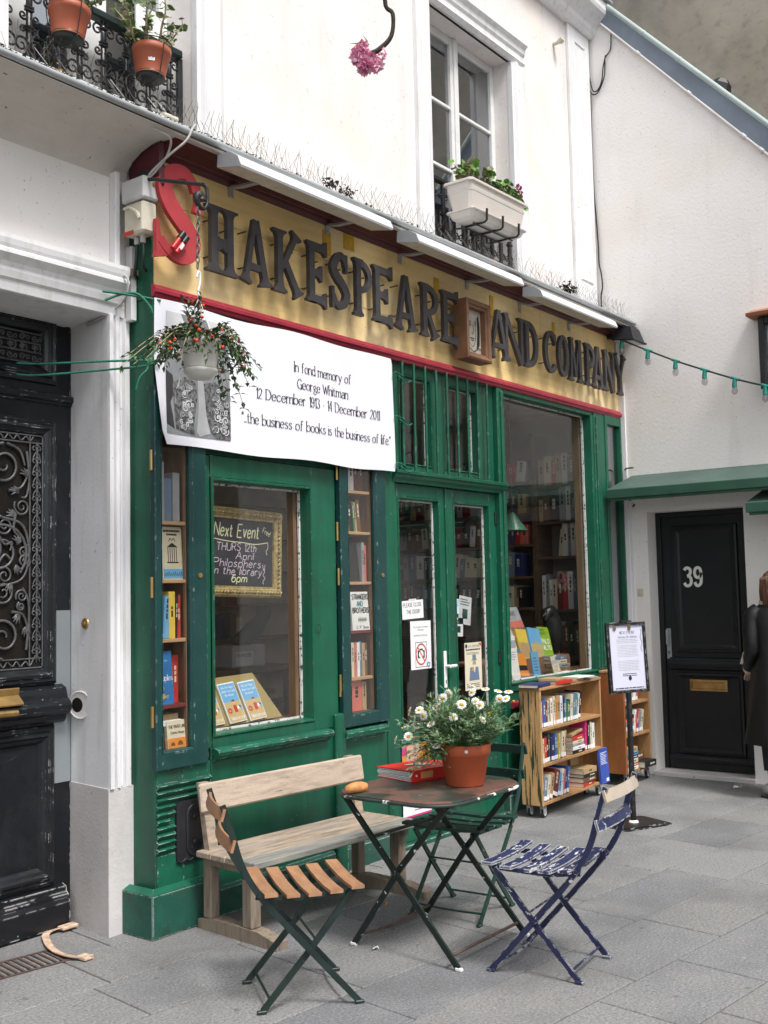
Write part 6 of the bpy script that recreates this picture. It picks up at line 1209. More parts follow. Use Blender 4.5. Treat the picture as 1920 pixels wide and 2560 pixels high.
# ================================================================== BALCONY POTS
def geranium_mass(b,stems,leafm,stemm,n,ls,rnd_):
    for pts in stems:
        b.m=stemm; b.tube(pts,[.007-.004*i/len(pts) for i in range(len(pts))],5)
        for k in range(n):
            i=rnd_.randint(max(1,len(pts)//3),len(pts)-1); p=pts[i]; d=Vector((rnd_.uniform(-1,1),rnd_.uniform(-1,1),rnd_.uniform(-.2,.9))).normalized(); q=p+d*ls*1.3; b.tube([p,q],.0016,4,cap=False); b.m=rnd_.choice(leafm)
            r=ls*rnd_.uniform(.6,1.1); nrm=Vector((rnd_.uniform(-.7,.7),rnd_.uniform(-1,.3),rnd_.uniform(.1,1))).normalized(); u=nrm.orthogonal().normalized(); w=nrm.cross(u); N=9
            b.add([q+nrm*(-.1*r)]+[q+(u*math.cos(2*math.pi*j/N)+w*math.sin(2*math.pi*j/N))*r*(1 if j%2 else .84)+nrm*rnd_.uniform(-.15,.2)*r for j in range(N)],[(0,1+j,1+(j+1)%N) for j in range(N)]); b.m=stemm
def balcony_pot(cx,zb,lab,seed,sticker):
    rn=random.Random(seed); t=thing('flower_pot',lab,'flower pot',(cx,.06,zb),group='terracotta pots hung on the left railing')
    X=Matrix.Translation((cx,.06,zb+.022))@Matrix.Rotation(rad(4),4,'Y')@Matrix.Scale(.78,4); 
    part('pot',m_pot,lambda b:b.lathe([(.096,0),(.118,.145),(.126,.147),(.129,.19),(.122,.192),(.116,.165),(0,.16)],(0,0,0),32),t,T=X); part('base',m_saucer,lambda b:b.lathe([(0,-.016),(.083,-.016),(.092,-.010),(.0985,.012),(.095,.014)],(0,0,0),32),t,T=X); part('soil',m_soil,lambda b:b.lathe([(0,.170),(.117,.168)],(0,0,0),20),t,T=X)
    ring=[(.136*math.cos(rad(a)),.136*math.sin(rad(a)),.215) for a in range(0,360,15)]
    part('pot_ring',m_iron,lambda b:(b.tube(ring,.004,6,True),[b.tube(scurve([(.136*math.cos(rad(a)),.136*math.sin(rad(a)),.215),(.134*math.cos(rad(a)),.134*math.sin(rad(a)),.15),(.108*math.cos(rad(a)),.108*math.sin(rad(a)),.0),(.10*math.cos(rad(a)),.10*math.sin(rad(a)),-.03),(0,0,-.04)],4),.0035,5) for a in (265,20,150)],b.tube([(0,.13,.2),(0,.20,.22),(0,.21,.16)],.004,5)),t,T=X)
    if sticker: part('price_sticker',m_paper,lambda b:(b.add([(.1085*math.cos(rad(a)),.1085*math.sin(rad(a)),z) for z in (.062,.108) for a in (222,232,243)],[(0,1,4,3),(1,2,5,4)])),t,T=X)
    if sticker: part('barcode',m_print,lambda b:[b.add([(.1092*math.cos(rad(a)),.1092*math.sin(rad(a)),z) for z in (.066,.082) for a in (224+3*k,224.9+3*k)],[(0,1,3,2)]) for k in range(6)],t,T=X)
    st=[]
    for k in range(15):
        a=rn.uniform(0,6.28); d=Vector((math.cos(a)*.8,math.sin(a)*.4-.15,rn.uniform(.5,1.3))).normalized(); p=Vector((cx+.05*math.cos(a),.06+.05*math.sin(a),zb+.155)); pts=[p]; L_=rn.uniform(.14,.30)
        for i in range(7): d=(d+Vector((rn.uniform(-.25,.25),rn.uniform(-.2,.2),rn.uniform(-.08,.12)))).normalized(); pts.append(pts[-1]+d*L_/7)
        st.append(pts)
    b=MB(); geranium_mass(b,st,(0,0,1),2,13,.022,rn); b.build('foliage',[m_leafm,m_leafo,m_stem],t,kind='stuff')
balcony_pot(.115,4.225,'terracotta flower pot with a white price sticker, right of two on the railing',3,True); balcony_pot(-.385,4.225,'terracotta flower pot cut by the top of the photo, left of two',8,False)
# window box
wb=thing('window_box','long beige plastic window box with sparse geraniums on the upper window railing','window box',(3.35,-.02,4.30))
def loft(b,secs):
    n=len(secs[0]); vs=[p for s_ in secs for p in s_]; b.add(vs,[(i*n+k,i*n+(k+1)%n,(i+1)*n+(k+1)%n,(i+1)*n+k) for i in range(len(secs)-1) for k in range(n)])
rc=lambda hw,hd,z,c=.02:[(sx*(hw-(c if q else 0)),sy*(hd-(0 if q else c)),z) for sx,sy,q in ((-1,-1,0),(-1,-1,1),(1,-1,1),(1,-1,0),(1,1,0),(1,1,1),(-1,1,1),(-1,1,0))]
TX=Matrix.Translation((3.195,-.035,4.272))@Matrix.Rotation(rad(-.8),4,'Y')@Matrix.Diagonal((.945,1.08,1,1))
part('trough',m_planter,lambda b:loft(b,[rc(.37,.075,0),rc(.395,.095,.14),rc(.398,.098,.142),rc(.40,.10,.20),rc(.42,.115,.202),rc(.42,.115,.218),rc(.395,.095,.218),rc(.39,.09,.18),rc(.01,.01,.18,.001)]),wb,T=TX)
part('groove',m_boxg,lambda b:loft(b,[rc(.3995,.0995,.152),rc(.4,.1,.155)]),wb,T=TX)
part('drip_tray',m_planter,lambda b:loft(b,[rc(.0,.0,-.055,.0),rc(.33,.06,-.055),rc(.365,.085,-.035),rc(.385,.098,.0),rc(.40,.112,.004),rc(.40,.112,.012),rc(.38,.09,.010),rc(.01,.01,.0,.0)]),wb,T=TX)
for x in (-.23,.0,.24): part('bracket_arm',m_iron,lambda b:b.sweep([(x,.14,.06),(x,.14,-.055),(x,.10,-.064),(x,-.10,-.064),(x,-.118,-.05),(x,-.122,.03)],.010,.016,(1,0,0)),wb,T=TX)
part('bracket_rail',m_iron,lambda b:(b.tube([(-.28,.05,-.068),(.29,.05,-.068)],.006,6),b.tube([(-.28,-.04,-.068),(.29,-.04,-.068)],.006,6)),wb,T=TX)
part('soil',m_soil,lambda b:b.box(-.385,.385,-.085,.085,.182,.19),wb,T=TX)
rn=random.Random(21); st=[]
for k in range(9):
    p=Vector((2.97+rn.uniform(-.10,.14),-.05,4.455)); d=Vector((rn.uniform(-.5,.5),rn.uniform(-.4,.1),1)).normalized(); pts=[p]
    for i in range(5): d=(d+Vector((rn.uniform(-.3,.3),rn.uniform(-.2,.2),0))).normalized(); pts.append(pts[-1]+d*rn.uniform(.022,.046))
    st.append(pts)
for x,hh,n_ in ((3.20,.11,2),(3.30,.10,2),(3.42,.17,3),(3.50,.09,4),(3.55,.08,4)):
    for q in range(n_):
        p=Vector((x+rn.uniform(-.02,.02),-.05,4.455)); st.append([p+Vector((rn.uniform(-.012,.02)*i,rn.uniform(-.012,.006)*i,hh*i/5)) for i in range(6)])
b=MB(); geranium_mass(b,st,(0,0,0,1),2,13,.030,rn); b.build('foliage',[m_leafg,m_leafo,m_stem],wb,kind='stuff')
part('flower_stem',m_leafm,lambda b:b.tube([(3.53,-.06,4.46),(3.56,-.07,4.56),(3.585,-.08,4.64)],.0025,5),wb,T=None)
def bloom(c,n,r,m,parent,nm='flower',seed=1):
    q=random.Random(seed); b=MB()
    for k in range(n):
        d=Vector((q.uniform(-1,1),q.uniform(-1,.4),q.uniform(-1,1))).normalized(); b.leaf(Vector(c)+d*r*.35,d+Vector((q.uniform(-.5,.5),0,q.uniform(-.5,.5))),d.orthogonal(),r*q.uniform(.7,1),r*q.uniform(.6,.9),.2,.3)
    return b.build(nm,m,parent)
bloom((3.585,-.08,4.65),22,.026,m_petm,wb); bloom((3.615,-.08,4.615),12,.018,m_petm,wb,seed=4)
# ================================================================== CHERRY TWIG in the foreground
cy=thing('cherry_twig','drooping dark cherry twig with a ball of pink blossom hanging in at the top','blossom twig',(-1.09,-2.32,3.25))
part('twig',m_bark,lambda b:(b.tube(scurve([(-1.09,-2.38,3.42),(-1.086,-2.346,3.249),(-1.071,-2.361,3.21),(-1.071,-2.354,3.149),(-1.090,-2.325,3.112),(-1.108,-2.302,3.098)],5),[.0062]*12+[.0058+.00016*i for i in range(14)],8),b.tube([(-1.108,-2.302,3.10),(-1.118,-2.295,3.088)],.010,8)),cy,T=None)
rx=Vector(_x); ux=Vector((0,0,1))
for i,(a,d,s_) in enumerate(((-22,-8,18),(-34,-26,20),(-22,-40,20),(-4,-48,20),(-2,-22,16),(12,-52,17),(-14,-58,16),(-38,-10,15),(-28,6,14),(26,-36,13),(30,-22,11),(33,-8,10))):
    c=Vector((-1.108,-2.300,3.112))+rx*a*.001+ux*d*.001-Vector((.0,.008*(i%3),0))
    q=random.Random(40+i); b=MB()
    for k in range(30 if i<9 else 10):
        dr=Vector((q.uniform(-1,1),q.uniform(-1,1),q.uniform(-1,1))).normalized(); b.m=k%3==0; b.leaf(c+dr*s_*.00045,dr+Vector((q.uniform(-.6,.6),q.uniform(-.6,.6),q.uniform(-.6,.6))),dr.orthogonal(),s_*.001*q.uniform(.75,1.0),s_*.001*q.uniform(.7,1.0),.25,.3)
    b.build('blossom',[m_petp,m_petpl],cy)
part('leaf',mat('young_cherry_leaf',(.13,.085,.035),.5,.3,30),lambda b:(b.leaf((-1.108,-2.30,3.118),rx*-1+ux*.35,(0,-1,.2),.058,.014,.2,.1),b.leaf((-1.105,-2.30,3.12),rx*-.35+ux*1.0,(0,-1,0),.045,.010,.2,.1),b.leaf((-1.125,-2.30,3.08),rx*-1-ux*.6,(0,-1,0),.03,.008,.2,.1)),cy,T=None)
part('flower_stalk',m_leafm,lambda b:[b.tube([(-1.108,-2.30,3.10),tuple(Vector((-1.108,-2.30,3.10))+rx*a*.001+ux*d*.001)],.0012,4) for a,d in ((8,-30),(12,-26),(20,-16),(4,-30),(25,-6))],cy,T=None)
# ================================================================== BENCH
be=thing('bench','weathered wooden bench with a pale back board against the green shopfront','bench',(.295,-.115,0),rad(-4.6),local=True)
def lp(name,m,fn,parent): 
    b=MB(); fn(b); return b.build(name,m,parent)
for x in (.0,1.03):
    lp('foot_runner',m_woodl,lambda b:(b.add([(x-.035,.03,.0),(x+.035,.03,.0),(x+.035,-.53,0),(x-.035,-.53,0),(x-.035,.03,.045),(x+.035,.03,.045),(x+.035,-.40,.062),(x-.035,-.40,.062),(x+.035,-.53,.035),(x-.035,-.53,.035),(x-.035,-.08,.062),(x+.035,-.08,.062)],[(0,1,2,3),(4,10,11,5),(10,7,6,11),(7,9,8,6),(0,3,9,7,10,4),(1,5,11,6,8,2),(2,8,9,3),(0,4,5,1)])),be)
    lp('leg',m_woodl,lambda b:b.box(x-.028,x+.028,-.06,.0,.055,.345,c=.006),be); lp('leg',m_woodl,lambda b:b.box(x-.03,x+.03,-.36,-.29,.062,.345,c=.006),be)
    lp('back_post',m_wood,lambda b:b.add([(x-.028,-.02,.345),(x+.028,-.02,.345),(x+.028,-.06,.345),(x-.028,-.06,.345),(x-.028,.045,.69),(x+.028,.045,.69),(x+.028,.012,.69),(x-.028,.012,.69)],[(0,1,5,4),(1,2,6,5),(2,3,7,6),(3,0,4,7),(4,5,6,7)]),be)
    lp('seat_bearer',m_woodl,lambda b:b.box(x-.026,x+.026,-.385,-.005,.305,.347,c=.005),be)
for i,(y0,y1,m_) in enumerate(((-.115,.0,m_wood),(-.218,-.118,m_wood),(-.318,-.221,m_wood),(-.43,-.321,m_woodg))): lp('seat_plank',m_,lambda b:b.box(-.07,1.10,y0,y1,.348,.378+.001*i,c=.005),be)
bb=lp('back_board',mat('bench_back_wood',(.47,.375,.295),.7,.12,5,.4,34,st=(1,6,6),bst=(1,9,9),dirt=[((.24,.19,.155),6,.50,.68,.55),((.05,.12,.06),9,.68,.70,.9),((.10,.08,.06),50,.64,.68,.5)]),lambda b:b.box(-.055,1.09,-.012,.014,.555,.693,c=.008),be)
bb.rotation_euler=(rad(-8),0,0); bb.location=(0,-.103,.005)
# ================================================================== FOLDING CHAIRS
def chair(lab,loc,yaw,mf,ms,mb_,seatz=.44,worn=None,ang=0.):
    t=thing('folding_chair',lab,'chair',(*loc,0),yaw,'folding bistro chairs round the table',local=True)
    for s_ in (-1,1):
        y=.192*s_
        lp('back_leg',mf,lambda b:b.sweep(scurve([(-.335,y,.80),(-.30,y,.69),(-.262,y,.565),(-.20,y,.455),(-.10,y,.335),(.19,y,.012)],4),.024,.010,(0,1,0)),t)
        y2=.172*s_
        lp('front_leg',mf,lambda b:b.sweep([(.175,y2,.424),(.0,y2,.215),(-.185,y2,.012)],.024,.010,(0,1,0)),t)
        lp('foot',mf,lambda b:(b.box(.175,.212,y-.010,y+.010,0,.014,c=.003)),t); lp('foot',mf,lambda b:(b.box(-.207,-.17,y2-.010,y2+.010,0,.014,c=.003)),t)
        lp('seat_rail',mf,lambda b:b.sweep([(-.205,.158*s_,.448-.012),(-.05,.158*s_,.418),(.195,.158*s_,.424)],.020,.008,(0,1,0)),t)
        lp('pivot',mf,lambda b:(b.tube([(-.008,.165*s_,.226),(-.008,.20*s_,.226)],.008,8),b.tube([(-.198,.15*s_,.452),(-.198,.205*s_,.452)],.009,8)),t)
    lp('cross_rod',mf,lambda b:b.tube([(-.155,-.17,.047),(-.155,.17,.047)],.0055,6),t); lp('cross_rod',mf,lambda b:b.tube(scurve([(.155,-.188,.05),(.14,0,.04),(.155,.188,.05)],5),.0055,6),t)
    lp('cross_rod',mf,lambda b:b.tube([(.03,-.17,.252),(.03,.17,.252)],.005,6),t)
    for i in range(5):
        x=-.155+.086*i; zz=seatz-.006+(.012*((i-2)/2)**2)
        lp('seat_slat',ms,lambda b:b.sweep([(x,-.222,zz+.006),(x,-.12,zz-.001),(x,0,zz-.004),(x,.12,zz-.001),(x,.222,zz+.006)],.052,.013,(0,0,1)),t)
    for (z,x0),mm in zip(((.765,-.322),(.645,-.285)),(worn or mb_,mb_)):
        lp('back_slat',mm,lambda b:b.sweep([(x0-.012,-.208,z),(x0-.025,-.10,z),(x0-.029,0,z),(x0-.025,.10,z),(x0-.012,.208,z)],.047,.011,(.96,0,-.28)),t)
    return t
chair('folding chair with brown wooden slats on a dark green frame, in front of the bench',(-.085,-1.06),rad(-35.6),m_cframe,m_slat,m_slat)
chair('blue folding chair with peeling paint and a worn top back slat, nearest the notice stand',(.765,-1.735),rad(97),m_cbluef,m_cblue,m_cblue,worn=m_cwood)
chair('dark green folding chair half hidden behind the table',(1.205,-1.0),rad(184),m_cgreen,m_cgreen,m_cgreen)
# ================================================================== TABLE and what stands on it
ta=thing('bistro_table','square folding metal table with a rusty peeling green top and crossed legs','table',(.755,-1.13,0),local=True)
ZT=.70
def rrect(hx_,hy_,r,n=8):
    o=[]
    for sx,sy,a0 in ((1,1,0),(-1,1,90),(-1,-1,180),(1,-1,270)): o+=[(sx*(hx_-r)+r*math.cos(rad(a0+90*i/n)),sy*(hy_-r)+r*math.sin(rad(a0+90*i/n))) for i in range(n+1)]
    return o
def ttop(b):
    P=rrect(.365,.325,.17); n=len(P); Q=rrect(.357,.317,.163)
    secs=[[(x,y,ZT-.022) for x,y in P],[(x,y,ZT-.004) for x,y in P],[(x,y,ZT) for x,y in Q]]
    loft(b,secs); b.add([(x,y,ZT) for x,y in Q],[tuple(range(n))]); b.add([(x,y,ZT-.022) for x,y in P],[tuple(range(n-1,-1,-1))])
lp('table_top',m_table,ttop,ta)
lp('table_rim',mat('table_rim_worn',(.03,.042,.036),.45,.3,10,.2,60,wear=((.76,.76,.75),.43,12)),lambda b:b.tube([(x,y,ZT-.016) for x,y in rrect(.366,.326,.17)],.008,6,True),ta)
for x in (-.285,.272):
    lp('leg',m_tleg,lambda b:b.sweep([(x,.285,ZT-.025),(x,.02,.385),(x,-.325,.01)],.026,.012,(1,0,0)),ta); lp('leg',m_tleg,lambda b:b.sweep([(x+.016,-.275,ZT-.025),(x+.016,-.02,.385),(x+.016,.255,.01)],.026,.012,(1,0,0)),ta)
    lp('foot',m_white,lambda b:b.box(x-.009,x+.009,-.345,-.31,0,.016,c=.004),ta); lp('foot',m_white,lambda b:b.box(x+.007,x+.025,.24,.275,0,.016,c=.004),ta)
    lp('pivot',m_tleg,lambda b:b.tube([(x-.012,0,.372),(x+.03,0,.372)],.010,8),ta)
lp('cross_bar',m_rust,lambda b:b.tube([(-.285,-.285,.055),(.272,-.285,.055)],.008,6),ta); lp('cross_bar',m_rust,lambda b:b.tube(scurve([(-.27,.222,.055),(0,.235,.03),(.288,.222,.055)],6),.007,6),ta)
lp('cross_bar',m_tleg,lambda b:b.sweep([(-.285,.12,.505),(.272,.12,.505)],.03,.006,(0,0,1)),ta)
lp('top_rail',m_tleg,lambda b:(b.sweep([(-.30,.28,ZT-.03),(.30,.28,ZT-.03)],.02,.012,(0,0,1))),ta); lp('top_rail',m_tleg,lambda b:(b.sweep([(-.30,-.27,ZT-.03),(.30,-.27,ZT-.03)],.02,.012,(0,0,1))),ta)
# binder
bi=thing('ring_binder','red ring binder stuffed with papers lying on the metal table','binder',(.94,-.93,ZT),rad(-14),local=True)
def slab(b,pts,th,z): b.add([(x,y,z_) for x,y,z_ in pts]+[(x,y,z_-th) for x,y,z_ in pts],[(0,1,2,3),(7,6,5,4),(0,4,5,1),(1,5,6,2),(2,6,7,3),(3,7,4,0)])
lp('lower_cover',m_binder,lambda b:b.box(-.155,.165,-.13,.135,.001,.004),bi); lp('spine',m_binder,lambda b:b.box(-.155,.165,-.135,-.131,.001,.056,c=.001),bi)
lp('upper_cover',m_binder,lambda b:slab(b,[(-.155,-.131,.056),(.165,-.131,.056),(.165,.135,.050),(-.155,.135,.048)],.003,0),bi)
lp('papers',m_paper,lambda b:[slab(b,[(-.150+R.uniform(-.006,.002),-.12,.008+.0075*k),(.155,-.12,.008+.0075*k),(.155,.13,.0075+.0070*k),(-.150+R.uniform(-.008,.004),.13,.0075+.0070*k)],.0035,0) for k in range(6)],bi)
lp('spine_label',mat('label_orange',(.70,.36,.14),.6,.1),lambda b:b.box(-.10,-.025,-.1362,-.1352,.014,.045),bi); lp('spine_hole',m_paper,lambda b:b.tube([(-.128,-.1355,.03),(-.128,-.1363,.03)],.006,10),bi)
lp('torn_label',m_paper,lambda b:(b.add([(-.06,.045,.0535),(.03,.06,.0532),(.055,-.03,.0565),(.0,-.06,.0568),(-.02,-.01,.0562)],[(0,4,3,2,1)]),b.ribbon([(.03,-.055),(.045,-.10)],.004,.0580)),bi)
b=MB(Matrix.Translation((.425,-.955,ZT))@Matrix.Rotation(rad(-18),4,'Z')); b.tube([(-.058,0,.020),(-.050,0,.023),(-.03,0,.026),(0,.002,.027),(.03,0,.026),(.05,0,.024),(.058,0,.020)],[.004,.017,.023,.026,.024,.018,.005],14); b.v=[Vector((p.x,p.y,ZT+(p.z-ZT)*.95+.0)) for p in b.v]; b.build('bread_roll',m_bread,None,'oblong bread roll on the left corner of the metal table',cat='bread roll')
# ================================================================== DAISY POT
dp=thing('daisy_pot','terracotta pot of white marguerite daisies standing on the metal table','potted plant',(.852,-1.262,ZT))
px_,py_=.852,-1.262
part('pot',m_potd,lambda b:b.lathe([(0,ZT+.001),(.083,ZT+.001),(.087,ZT+.006),(.112,ZT+.140),(.119,ZT+.142),(.124,ZT+.190),(.120,ZT+.193),(.112,ZT+.190),(.108,ZT+.165),(0,ZT+.165)],(px_,py_,0),40),dp,T=None)
part('soil',m_soil,lambda b:b.lathe([(0,ZT+.172),(.1085,ZT+.168)],(px_,py_,0),24),dp,T=None)
part('price_tag',m_paper,lambda b:b.lathe([(0,0),(.008,0)],(0,0,0),8),dp,T=Matrix.Translation((px_-.098,py_-.073,ZT+.168))@Matrix.Rotation(rad(217),4,'Z')@Matrix.Rotation(rad(90),4,'Y'))
rn=random.Random(5); lv=Vector((-.80,.60,0))   # leftwards as seen from the street
b=MB(); tips=[]
cen=Vector((px_,py_,ZT+.17))
for k in range(230):
    a=rn.uniform(0,6.28); r0=rn.uniform(0,.09); p=cen+Vector((r0*math.cos(a),r0*math.sin(a),0))
    dr=Vector((math.cos(a),math.sin(a),0)); sp=rn.uniform(.0,.95); side=dr.dot(lv)
    L_=rn.uniform(.13,.24)*(1.12 if side>.2 else .95)
    d=(dr*sp*(1.15 if side>0 else .85)+Vector((0,0,rn.uniform(.55,1.25)))).normalized()
    if k<34: d=(lv*rn.uniform(.5,1.2)+Vector((rn.uniform(-.3,.3),rn.uniform(-.3,.3),rn.uniform(.1,.8)))).normalized(); L_=rn.uniform(.15,.28)
    pts=[p]
    for i in range(8): d=(d+Vector((rn.uniform(-.1,.1),rn.uniform(-.1,.1),-.045 if k>=34 else -.10))).normalized(); pts.append(pts[-1]+d*L_/8)
    b.m=1; b.tube(pts,.0016,4,cap=False); tips.append((pts,d))
    for i in range(2,len(pts)):
        t=(pts[i]-pts[i-1]).normalized()
        for q in range(3):
            u=(t*rn.uniform(.3,.9)+Vector((rn.uniform(-1,1),rn.uniform(-1,1),rn.uniform(-.4,.7)))).normalized(); o=pts[i]; l=rn.uniform(.022,.042); b.m=0
            sd=u.cross(Vector((0,0,1))); sd=sd.normalized() if sd.length>.01 else u.orthogonal()
            b.leaf(o,u,(0,0,1),l,.0062,.1,.15)
            for f_ in (.45,.7):
                for sg in (-1,1): b.leaf(o+u*l*f_,(u+sd*sg*.9),(0,0,1),l*.5,.0055,.1,.1)
b.build('foliage',[m_leafs,m_leafm],dp,kind='stuff')
def daisy_mesh(open_=1.):
    b=MB(); N=13
    for k in range(N):
        a=2*math.pi*k/N; c,s_=math.cos(a),math.sin(a); w=.0046; z=.0015*(k%2); zt=.004*(1-open_)*3
        P=[(.004*c-w*.4*s_,.004*s_+w*.4*c,z),(.012*c-w*s_,.012*s_+w*c,z+.002),(.0205*c-w*.5*s_,.0205*s_+w*.5*c,z+zt-.001),(.0205*c+w*.5*s_,.0205*s_-w*.5*c,z+zt-.001),(.012*c+w*s_,.012*s_-w*c,z+.002),(.004*c+w*.4*s_,.004*s_-w*.4*c,z)]
        b.add(P,[tuple(range(6))])
    b.m=1; b.lathe([(.0085,.0005),(.0078,.0036),(.004,.0062),(0,.0068)],(0,0,0),12)
    b.m=2; b.lathe([(.0,-.006),(.004,-.004),(.007,0)],(0,0,0),8)
    o=b.build('flower',[m_petw,m_pety,m_leafs],None); return o
dz=daisy_mesh(); COL.objects.unlink(dz)
view=Vector((-.78,-.58,.22))
# (sideways offset to the right as seen, height above pot soil, towards-viewer offset)
D=[(-.315,.045,.03),(-.262,.062,.05),(-.225,.10,.0),(-.245,.165,-.05),(-.205,.172,-.02),(-.185,.155,.03),(-.155,.118,.08),(-.222,.01,.06),(-.135,.020,.10),(-.145,.078,.09),(-.125,.185,-.02),(-.095,.230,.0),(-.07,.245,-.04),(-.055,.15,.10),(-.015,.205,.08),(.045,.275,-.05),(.048,.250,-.02),(.052,.215,.05),(.072,.20,.08),(.075,.135,.11),(.108,.260,-.03),(.165,.250,-.02),(.175,.215,-.06),(.215,.245,-.02),(.20,.22,.02)]
rv_=Vector((.61,-.79,0)); st_=MB()
for i,(a,h,tv) in enumerate(D):
    p=cen+rv_*a+Vector((0,0,h))+Vector((-.79,-.61,0))*tv
    o=dz.copy(); COL.objects.link(o); o.parent=dp; o.location=p-dp.location
    n_=(view+Vector((rn.uniform(-.9,.9),rn.uniform(-.9,.9),rn.uniform(-.15,1.1)))+rv_*a*2.2).normalized()
    if i in (0,3,15,20,23): n_=(n_*.5+Vector((0,0,1.2))).normalized() if i>9 else (rv_*-1+Vector((0,0,.3))).normalized()
    o.rotation_euler=n_.to_track_quat('Z','Y').to_euler(); s_=rn.uniform(.95,1.18); o.scale=(s_,s_,s_)
    q=cen+rv_*a*.45+Vector((0,0,h*.35)); st_.tube([tuple(v_) for v_ in scurve([tuple(q),tuple((q+p)/2+Vector((0,0,.02))),tuple(p-n_*.006)],4)],.0014,4,cap=False)
st_.build('flower_stem',m_leafm,dp,kind='stuff'); bpy.data.objects.remove(dz)
for a,h,tv in ((-.29,.095,.0),(-.235,.09,.03),(-.10,.055,.1),(.235,.21,.0),(.11,.165,.09)): part('flower_bud',m_pety,lambda b:b.lathe([(0,-.006),(.006,-.002),(.006,.003),(0,.006)],tuple(cen+rv_*a+Vector((0,0,h))+Vector((-.79,-.61,0))*tv),8),dp,T=None)
# ================================================================== BOOK CARTS
def cart(lab,o,yaw,L_,zs,D_,ms,m_,casters,ht):
    t=thing('book_cart',lab,'book cart',(*o,0),yaw,'wheeled outdoor bookcases',local=True)
    lp('side_panel',ms,lambda b:b.box(0,.022,0,D_,zs[0]-.022,ht,c=.003),t); lp('side_panel',m_,lambda b:b.box(L_-.022,L_,0,D_,zs[0]-.022,ht,c=.003),t)
    lp('back_panel',m_,lambda b:b.box(.022,L_-.022,D_-.008,D_-.001,zs[0],ht-.022),t)
    for z in zs: lp('shelf',m_,lambda b:b.box(.0225,L_-.0225,.001,D_-.009,z-.021,z,c=.002),t)
    lp('top',m_,lambda b:b.box(-.004,L_+.004,-.004,D_,ht+.0005,ht+.021,c=.004),t)
    for x,y in casters:
        c=lp('caster',m_cast,lambda b:(b.box(x-.018,x+.018,y-.014,y+.014,zs[0]-.048,zs[0]-.022,c=.002),b.box(x-.012,x+.03,y-.014,y-.011,.03,zs[0]-.03),b.box(x-.012,x+.03,y+.011,y+.014,.03,zs[0]-.03)),t)
        w_=MB(); w_.lathe([(.006,-.009),(.030,-.009),(.033,-.006),(.033,.006),(.030,.009),(.006,.009)],(x+.022,y,.034),18,1); w_.build('wheel',m_rubber,c); w2=MB(); w2.lathe([(0,-.0105),(.02,-.0098),(.022,-.0088)],(x+.022,y,.034),14,1); w2.build('hub',m_white,c)
    return t
ct=cart('pine book cart with a scuffed paint smeared end panel under the right window',(3.285,-.292),rad(2.6),1.045,(.112,.375,.622),.165,m_carts,m_cart,((.05,.03),(.05,.135),(.98,.03),(.98,.135)),.885)
X0=Matrix.Translation((3.285,-.292,0))@Matrix.Rotation(rad(2.6),4,'Z')
gC='books on the pine cart'
r3=[('white',.024,.185),('red',.018,.19),('blue',.045,.195),('dark red',.03,.18),('cream',.022,.182),('tan',.030,.19),('white',.034,.192),('cream',.032,.205),('orange',.022,.188),('tan',.045,.205),('sky blue',.02,.195),('white',.042,.198),('navy',.020,.19,4),('teal',.032,.165,5),('green',.026,.150,6),('dark green',.022,.16,7),('cream',.040,.195,8),('slate blue',.026,.20,9),('teal',.030,.195,11),('grey',.030,.198,12),('white',.022,.19,13),('black',.036,.205,14)]
row(X0@Matrix.Translation((.026,.012,.622)),r3,'the top shelf of the pine cart',gC,True,.13)
r2=[('white',.028,.165),('cream',.018,.17),('red',.036,.175),('black',.045,.185),('brown',.020,.19),('navy',.055,.165,2),('blue',.032,.178,3),('slate blue',.03,.18,3),('yellow',.018,.18,4)]
xe=row(X0@Matrix.Translation((.026,.012,.375)),r2,'the middle shelf of the pine cart',gC,True,.13)
row(X0@Matrix.Translation((.026+xe+.03,.012,.375)),[('cream',.050,.185,10),('tan',.03,.19,9)],'the middle shelf, left of the flat pile',gC,True,.13)
for i,(c,w_) in enumerate((('black',.028),('white',.026),('grey',.02),('cream',.022),('red',.030))):
    book(X0@Matrix.Translation((.535,.012,.375+sum((.028,.026,.02,.022,.030)[:i])))@Matrix.Rotation(rad(R.uniform(-3,3)),4,'Z'),w_-.001,.20,.13,c,'%s book in the flat pile on the middle shelf of the pine cart'%c,gC,flat=True)
book(X0@Matrix.Translation((.54,.02,.502))@Matrix.Rotation(rad(-8),4,'Y'),.018,.19,.12,'tan','tan book lying on top of the pile on the middle shelf',gC,flat=True)
row(X0@Matrix.Translation((.765,.012,.375)),[('pink',.034,.225,4),('black',.03,.215,5),('green',.022,.21,6),('cream',.03,.20),('white',.05,.19)],'the middle shelf of the pine cart, right end',gC,True,.13)
r1=[('slate blue',.055,.165,9),('cream',.040,.175,17),('tan',.045,.182,18),('dark red',.080,.19,20),('sky blue',.040,.165,20),('white',.026,.19,14),('grey',.028,.18,13),('coral',.012,.18,12),('navy',.03,.185,12),('blue',.035,.19,14)]
row(X0@Matrix.Translation((.028,.008,.112)),r1,'the bottom shelf of the pine cart',gC,True,.13)
for i,(c,w_) in enumerate((('red',.032),('brown',.036),('black',.026),('tan',.042))): book(X0@Matrix.Translation((.68,.0,.112+sum((.032,.036,.026,.042)[:i])))@Matrix.Rotation(rad(R.uniform(-5,5)),4,'Z'),w_-.001,.22,.135,c,'%s book in the flat pile on the bottom shelf of the pine cart'%c,gC,flat=True)
faceout(X0@Matrix.Translation((.735,.125,.252))@Matrix.Rotation(rad(0),4,'Z'),.12,.10,.012,'tan','tan book propped behind the flat pile on the bottom shelf',gC,None,(),5)
